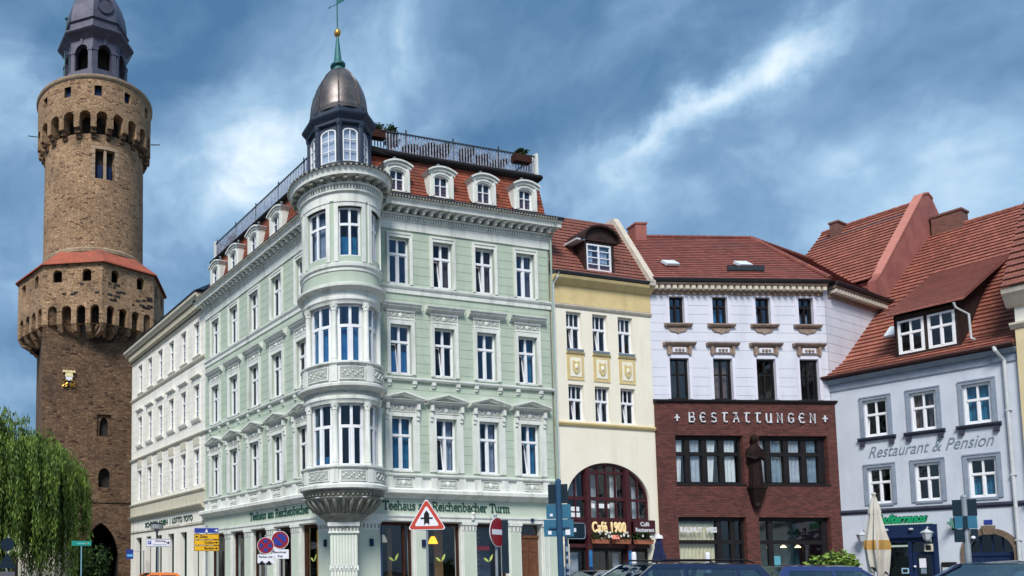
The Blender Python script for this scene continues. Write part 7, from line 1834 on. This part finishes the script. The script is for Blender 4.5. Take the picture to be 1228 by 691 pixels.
# blue pole with sign backs in front of the cafe
t = thing('sign_post', 'blue painted post with teal sign backs and a dark box, in front of the cafe', 'sign post', face_cam(7.27, 14.5, 0)); Mw = W[t.name]
m = MB(); m.tube([(0, 0, G0), (0, 0, 3.22)], .052, 12); m.ball((0, 0, 3.22), .055, 8); part('post', m, POLEB, t, Mw)
m = MB(); m.box(-.18, .16, .07, .12, 2.80, 3.17); part('signal_box', m, SIGNN, t, Mw)
m = MB(); m.box(-.22, .20, .06, .075, 2.50, 2.78); m.box(-.05, .05, .03, .06, 2.6, 2.66); part('sign_back', m, SIGNT, t, Mw)
m = MB(); m.box(-.27, .24, .06, .075, 2.16, 2.49); m.box(-.19, .17, .03, .06, 2.31, 2.345, 1); m.box(-.2, -.14, .05, .0595, 2.20, 2.27, 2); m.box(.1, .18, .05, .0595, 2.19, 2.30, 2); m.box(-.16, -.11, .05, .0595, 2.55, 2.6, 2); part('sign_back', m, [SIGNT, POLEB, SIGNW], t, Mw)
t = thing('side_sign', 'dark rounded rectangular sign back with a small white mark right of the blue post', 'road sign', face_cam(8.08, 15.5, 38)); Mw = W[t.name]
pts_ = []
for cx_, cz_, a0 in ((.18, 2.42, 0), (-.18, 2.42, 90), (-.18, 2.22, 180), (.18, 2.22, 270)):
    for j in range(5): a = R_(a0 + j * 22.5); pts_.append((cx_ + .06 * math.cos(a), cz_ + .06 * math.sin(a)))
m = MB(); m.poly(pts_, 0, .02); part('sign_back', m, SIGNN, t, Mw); m = MB(); m.box(-.02, .03, -.006, 0, 2.3, 2.38); part('white_mark', m, SIGNW, t, Mw)
m = MB()
for i in range(20): p, q = pts_[i], pts_[(i + 1) % 20]; m.tube([(p[0], .0, p[1]), (q[0], 0, q[1])], .010, 5)
part('sign_rim', m, TXTB, t, Mw); m = MB(); m.tube([(-.17, .04, 2.2), (-.17, .05, G0)], .03, 8); 
for k, (z, s_) in enumerate(((1.95, .10), (1.78, .07), (1.6, .1), (1.45, .06))): m.box(-.205, -.135, .012, .02, z - s_ / 2, z + s_ / 2, 1)
part('post', m, [POLEB, NET], t, Mw)
# signal post at the right
t = thing('signal_post', 'grey post with dark traffic signal heads seen from behind, before the restaurant house', 'traffic light', face_cam(15.57, 15.0, 0)); Mw = W[t.name]
m = MB(); m.tube([(0, 0, G0), (0, 0, 2.98)], .05, 12); m.ball((0, 0, 2.99), .05, 8); part('post', m, POLE, t, Mw)
m = MB()
for a in (-.17, .02): m.box(a, a + .15, -.03, .16, 2.62, 2.94)
part('signal_head', m, SIGNN, t, Mw); m = MB(); m.box(-.15, .16, -.07, -.055, 2.36, 2.61); m.box(-.03, .03, -.09, -.0705, 2.36, 2.61, 1); part('sign_back', m, [SIGNT, SIGNN], t, Mw); m = MB(); m.box(-.17, -.02, -.05, .14, 2.10, 2.35); m.box(.055, .16, -.05, .14, 2.12, 2.35); part('signal_head', m, SIGNN, t, Mw); m = MB(); m.ball((.09, -.08, 2.18), .035, 8); part('push_button', m, SIGNW, t, Mw)

# ------------------------------------------------------------------ parasols
def parasol(x, y, top, label, cloth, trimc, rmax, zlo, seed, cap=None):
    t = thing('closed_parasol', label, 'parasol', T(x, y, G0)); Mw = W[t.name]; rnd = random.Random(seed); H_ = top - G0
    m = MB(); m.tube([(0, 0, 0), (0, 0, H_ - .05)], .035, 10); m.lathe([(0, 0), (.4, 0), (.4, .1), (.1, .16), (0, .16)], 20); part('pole', m, POLE, t, Mw)
    m = MB(); n = 48; zs = [0, .04, .12, .22, .26, .36, .48, .58, .64, .70, .80, .90, 1.0]; L_ = H_ - zlo
    def P(q, i):
        a = 2 * math.pi * i / n; z = H_ - L_ * q
        r = rmax * (.10 + .42 * min(1, q / .2) if q < .24 else .44 + .56 * min(1, (q - .24) / .40) - (.34 * (q - .64) / .36 if q > .64 else 0))
        f = 1 + (.16 + .24 * q) * math.cos(8 * a + .6 * math.sin(3 * q)) + .06 * math.sin(3 * a + 7 * q)
        return (r * f * math.sin(a), -r * f * math.cos(a), z + (.10 * math.sin(4 * a + 1.0) + .08 * math.sin(3 * a)) * (1 if q > .8 else 0) * (q - .8) * 5)
    for q0, q1 in zip(zs, zs[1:]):
        for i in range(n): m.face([P(q1, i), P(q1, i + 1), P(q0, i + 1), P(q0, i)], 1 if trimc and .57 < q0 < .69 and (i % 24) not in (7, 8, 9, 18, 19) else 0)
    part('canopy', m, [cloth, trimc or cloth], t, Mw, smooth=True)
    m = MB(); m.ball((0, 0, H_ + .01), .05, 8); part('cap', m, SIGNW if cap else cloth, t, Mw)
    if cap: m = MB(); m.lathe([(0, H_ + .02), (rmax * .55, H_ - .02), (rmax * .62, H_ - .14), (rmax * .5, H_ - .15)], 16); part('white_top', m, SIGNW, t, Mw)
parasol(17.46, 19.0, 3.46, 'tall closed beige parasol with ochre hem in front of the restaurant house', CANVAS, OCHREC, .205, 1.30, 3)
parasol(18.95, 30.0, 2.98, 'closed navy parasol with white top beside the cafe arch', NAVYC, None, .25, 1.0, 5, cap=True)
# white posts with a wire rail
t = thing('post_railing', 'two white posts joined by a thin wire rail in front of the clinker house', 'railing', T(15.55, 26, G0)); Mw = W[t.name]
for k, x in enumerate((0, 2.52)): m = MB(); m.lathe([(0, 0), (.075, 0), (.075, 1.94), (.055, 2.02), (0, 2.03)], 14, c=(x, 0)); part('post', m, SIGNW, t, Mw)
m = MB(); m.tube([(0, 0, 1.75), (2.52, 0, 1.75)], .012, 6); m.tube([(0, 0, 1.52), (2.52, 0, 1.52)], .012, 6)
for k in range(24): m.tube([(.1 + k * .1, 0, 1.52), (.1 + k * .1, 0, 1.75)], .006, 5)
part('wire_rail', m, METAL, t, Mw)
# lamps hanging in the tea house windows
def pend(Fm, x, z, mt, label, r=.2):
    t = thing('pendant_lamp', label, 'lamp', Fm @ T(x, .75, z), 'lamps in the tea house windows'); m = MB(); m.lathe([(.05, .32), (.10, .28), (r * .8, .12), (r, 0), (r * .9, 0), (.03, .26)], 20); part('lamp_shade', m, mt, t, W[t.name], smooth=True)
    m = MB(); m.tube([(0, 0, .30), (0, 0, 3.6 - z)], .012, 6); part('cord', m, BLACK, t, W[t.name])
pend(FR, 2.2, 2.75, LAMPW, 'cream lampshade hanging in the window left of the triangle sign')
pend(FR, 4.62, 2.72, LAMPY, 'orange lampshade hanging in the window behind the triangle sign', .21)
pend(FL, -2.1, 2.60, LAMPYY, 'bright yellow lampshade in the golden window left of the pillar', .25)
for k, x in enumerate((6.0, 6.65, 7.35)):
    t = thing('pendant_lamp', ('left', 'middle', 'right')[k] + ' one of three small warm lamps in the blue shop window of the clinker house', 'lamp', FB @ T(x, 1.0, 2.72), 'lamps in the clinker shop window'); m = MB(); m.lathe([(.03, .12), (.12, .02), (.12, 0), (0, 0)], 12); part('lamp_shade', m, LAMPS, t, W[t.name]); m = MB(); m.tube([(0, 0, .1), (0, 0, 1.3)], .008, 5); part('cord', m, BLACK, t, W[t.name])

# ------------------------------------------------------------------ cars
def car(label, paint, x, y, yaw, L=4.3, Wd=1.74, H=1.46, kind='hatch', rails=False, group=None):
    """front of the car points along local -x; the origin is the middle of the car on the ground"""
    t = thing('parked_car', label, 'car', T(x, y, G0) @ RZ(R_(yaw)), 'cars in the square'); Mw = W[t.name]
    h2 = L / 2; belt = H * .64; hw = Wd / 2
    # body: lofted sections
    secs = [(-h2, .30, .55, .80), (-h2 + .06, .22, .66, .90), (-h2 + .35, .19, .74, .97), (-h2 + .95, .18, .86, 1.0), (-h2 + 1.25, .18, belt - .02, 1.0), (0, .18, belt, 1.0), (h2 - .6, .19, belt + .02, .99), (h2 - .15, .24, belt, .94), (h2 - .03, .30, belt - .12, .88), (h2, .38, belt - .25, .84)]
    if kind == 'sedan': secs[-4:] = [(h2 - .8, .19, belt, .99), (h2 - .2, .24, belt - .04, .94), (h2 - .03, .32, belt - .12, .88), (h2, .40, belt - .22, .84)]
    m = MB()
    def ring(s):
        X, z0, z1, f = s; w_ = hw * f; zm = z0 + (z1 - z0) * .55
        return [(X, -w_ * .86, z0), (X, -w_ * .97, z0 + .10), (X, -w_, zm), (X, -w_ * .965, z1 - .10), (X, -w_ * .86, z1), (X, 0, z1 + .025), (X, w_ * .86, z1), (X, w_ * .965, z1 - .10), (X, w_, zm), (X, w_ * .97, z0 + .10), (X, w_ * .86, z0)]
    rs = [ring(s) for s in secs]
    for A, B in zip(rs, rs[1:]):
        for i in range(len(A)): j = (i + 1) % len(A); m.face([A[i], B[i], B[j], A[j]])
    m.face(rs[0]); m.face(rs[-1][::-1]); part('body', m, paint, t, Mw, smooth=True)
    # greenhouse: base and roof outlines
    xf0, xf1 = -h2 + 1.10, -h2 + 1.85
    xr1, xr0 = {'hatch': (h2 - .62, h2 - .22), 'estate': (h2 - .42, h2 - .08), 'sedan': (h2 - 1.35, h2 - .75), 'small': (h2 - .62, h2 - .18)}[kind]
    wb, wt = hw * .90, hw * .70; zr = H - .055
    # roof panel with camber
    nx_, ny_ = 10, 8; m = MB()
    def rp(i, j, dz=0):
        u, v = i / nx_, j / ny_; X = xf1 + (xr1 - xf1) * u; Y = -wt + 2 * wt * v
        return (X, Y, zr + .055 * math.sin(math.pi * min(1, .12 + u * .80)) ** .7 * (1 - (2 * v - 1) ** 4 * .75) + dz)
    for i in range(nx_):
        for j in range(ny_): m.face([rp(i, j), rp(i + 1, j), rp(i + 1, j + 1), rp(i, j + 1)]); m.face([rp(i, j, -.05), rp(i, j + 1, -.05), rp(i + 1, j + 1, -.05), rp(i + 1, j, -.05)])
    # pillars and roof rails of the body
    def pil(p, q, w0, w1, th=.03):
        s_ = 1 if p[1] > 0 else -1
        m.hexa([(p[0] - w0, p[1], p[2]), (p[0] + w0, p[1], p[2]), (p[0] + w0, p[1] - s_ * .05, p[2]), (p[0] - w0, p[1] - s_ * .05, p[2]), (q[0] - w1, q[1], q[2]), (q[0] + w1, q[1], q[2]), (q[0] + w1, q[1] - s_ * .05, q[2]), (q[0] - w1, q[1] - s_ * .05, q[2])])
    mids = [xf0 + (xr0 - xf0) * q for q in ((.40, .74) if kind == 'estate' else (.46,))]
    for s_ in (-1, 1):
        pil((xf0, s_ * wb, belt - .02), (xf1, s_ * wt, zr), .05, .05); pil((xr0 - .08, s_ * wb, belt - .02), (xr1 - .04, s_ * wt, zr), .13, .08)
        for mm in mids:
            xm = mm; pil((xm, s_ * wb, belt - .02), (xm + .06, s_ * wt, zr), .045, .04)
    for s_ in (-1, 1):
        k = .79; ya, za = s_ * (wb + (wt - wb) * k), belt + (zr - belt) * k; xa, xb = xf0 + (xf1 - xf0) * k, xr0 + (xr1 - xr0) * k
        q = [(xa, ya, za), (xb, ya, za), (xb, ya - s_ * .05, za), (xa, ya - s_ * .05, za), (xf1 - .02, s_ * (wt + .004), zr + .004), (xr1 + .02, s_ * (wt + .004), zr + .004), (xr1, s_ * (wt - .05), zr - .01), (xf1, s_ * (wt - .05), zr - .01)]
        m.hexa(q)
    part('roof', m, paint, t, Mw, smooth=True)
    for s_ in (-1, 1):
        m = MB(); g_ = lambda p, q, k: tuple(p[i] + (q[i] - p[i]) * k for i in range(3)); a, b, c, d_ = (xf0, s_ * wb * .985, belt), (xr0, s_ * wb * .985, belt), (xr1, s_ * wt * .985, zr), (xf1, s_ * wt * .985, zr); c, d_ = g_(b, c, .80), g_(a, d_, .80)
        f_ = [a, b, c, d_] if s_ < 0 else [d_, c, b, a]; m.face(f_); part('side_window', m, GLASSC, t, Mw, recalc=False)
    m = MB(); m.face([(xf0, wb * .95, belt), (xf0, -wb * .95, belt), (xf1, -wt * .96, zr), (xf1, wt * .96, zr)]); part('windscreen', m, GLASSC, t, Mw, recalc=False)
    m = MB(); m.face([(xr0, -wb * .95, belt), (xr0, wb * .95, belt), (xr1, wt * .96, zr), (xr1, -wt * .96, zr)]); part('rear_window', m, GLASSC, t, Mw, recalc=False)
    m = MB(); m.box(xf0 + .5, xr0 - .4, -wb + .12, wb - .12, .3, belt - .06)
    for X in (xf0 + .95, xr0 - .75):
        for s_ in (-1, 1): m.box(X, X + .14, s_ * .36 - .22, s_ * .36 + .22, belt - .1, belt + .12); m.box(X + .02, X + .12, s_ * .36 - .12, s_ * .36 + .12, belt + .13, belt + .32)
    part('seats', m, BLACK, t, Mw)
    if rails:
        for s_ in (-1, 1): m = MB(); m.tube([(xf1 + .05, s_ * (wt - .06), zr + .03), (xf1 + .2, s_ * (wt - .06), zr + .095), (xr1 - .2, s_ * (wt - .06), zr + .10), (xr1 - .04, s_ * (wt - .06), zr + .04)], .02, 8); part('roof_rail', m, BLACK, t, Mw)
    for X in (-h2 + .82, h2 - .80):
        for s_ in (-1, 1):
            m = MB(); pr = [(.20, -.09), (.30, -.10), (.315, -.06), (.315, .06), (.30, .10), (.20, .09)]
            for i in range(24):
                t0, t1 = 2 * math.pi * i / 24, 2 * math.pi * (i + 1) / 24
                for (r0, y0), (r1, y1) in zip(pr, pr[1:]): m.face([(X + r0 * math.cos(t0), s_ * (hw - .10) + y0, .315 + r0 * math.sin(t0)), (X + r0 * math.cos(t1), s_ * (hw - .10) + y0, .315 + r0 * math.sin(t1)), (X + r1 * math.cos(t1), s_ * (hw - .10) + y1, .315 + r1 * math.sin(t1)), (X + r1 * math.cos(t0), s_ * (hw - .10) + y1, .315 + r1 * math.sin(t0))])
            w_ = part('wheel', m, TYRE, t, Mw, smooth=True)
            m = MB()
            for i in range(5):
                a = 2 * math.pi * i / 5; m.tube([(X, s_ * (hw - .02), .315), (X + .2 * math.cos(a), s_ * (hw - .02), .315 + .2 * math.sin(a))], .03, 6)
            m.ball((X, s_ * (hw - .02), .315), .06, 8); disc(m, .185, .21, s_ * (hw - .06), s_ * (hw - .01), .315, 0, 20, X); part('rim', m, RIM, w_, Mw)
    for s_ in (-1, 1):
        m = MB(); m.ball((-h2 + .14, s_ * hw * .66, .64), .16, 10, 0, (.7, 1.1, .55)); part('headlight', m, LIGHTG, t, Mw, smooth=True)
        m = MB(); m.ball((h2 - .07, s_ * hw * .74, belt - .12), .14, 10, 0, (.5, .8, 1.1)); part('tail_light', m, LIGHTR, t, Mw, smooth=True)
        m = MB(); m.ball((xf0 + .42, s_ * (hw + .06), belt + .06), .1, 8, 0, (.6, .9, .65)); part('wing_mirror', m, paint, t, Mw, smooth=True)
        for X in mids: m = MB(); m.box(X - .28, X - .12, s_ * (hw * .985), s_ * (hw * 1.01), belt - .2, belt - .17); part('door_handle', m, paint, t, Mw)
    for X, d_ in ((-h2, -1), (h2, 1)): m = MB(); m.box(X - .03 * d_, X + .012 * d_, -.26, .26, .42 if d_ < 0 else .6, .53 if d_ < 0 else .71); part('number_plate', m, SIGNW, t, Mw)
    return t
car('dark blue estate car with black roof rails, nearest in the middle', CAR_BLUE, 10.58, 16.9, 3, 4.55, 1.75, 1.54, 'estate', True)
car('bright blue hatchback parked behind the blue estate car', CAR_LAV, 16.2, 19.1, 181, 4.2, 1.74, 1.52, 'hatch')
car('silver car before the arched gate at the right', CAR_SIL, 15.0, 13.9, 2, 4.2, 1.72, 1.41, 'hatch')
car('navy car cut off by the right edge of the photo', CAR_NAV, 11.5, 10.3, 2, 4.3, 1.76, 1.49, 'hatch')
car('small grey car in front of the cafe, only its roof in view', CAR_GRY, 13.9, 25.9, 12, 3.7, 1.64, 1.41, 'small')
car('orange car in front of the white town house', CAR_ORG, -1.45, 33.8, 20, 3.6, 1.62, 1.30, 'small')
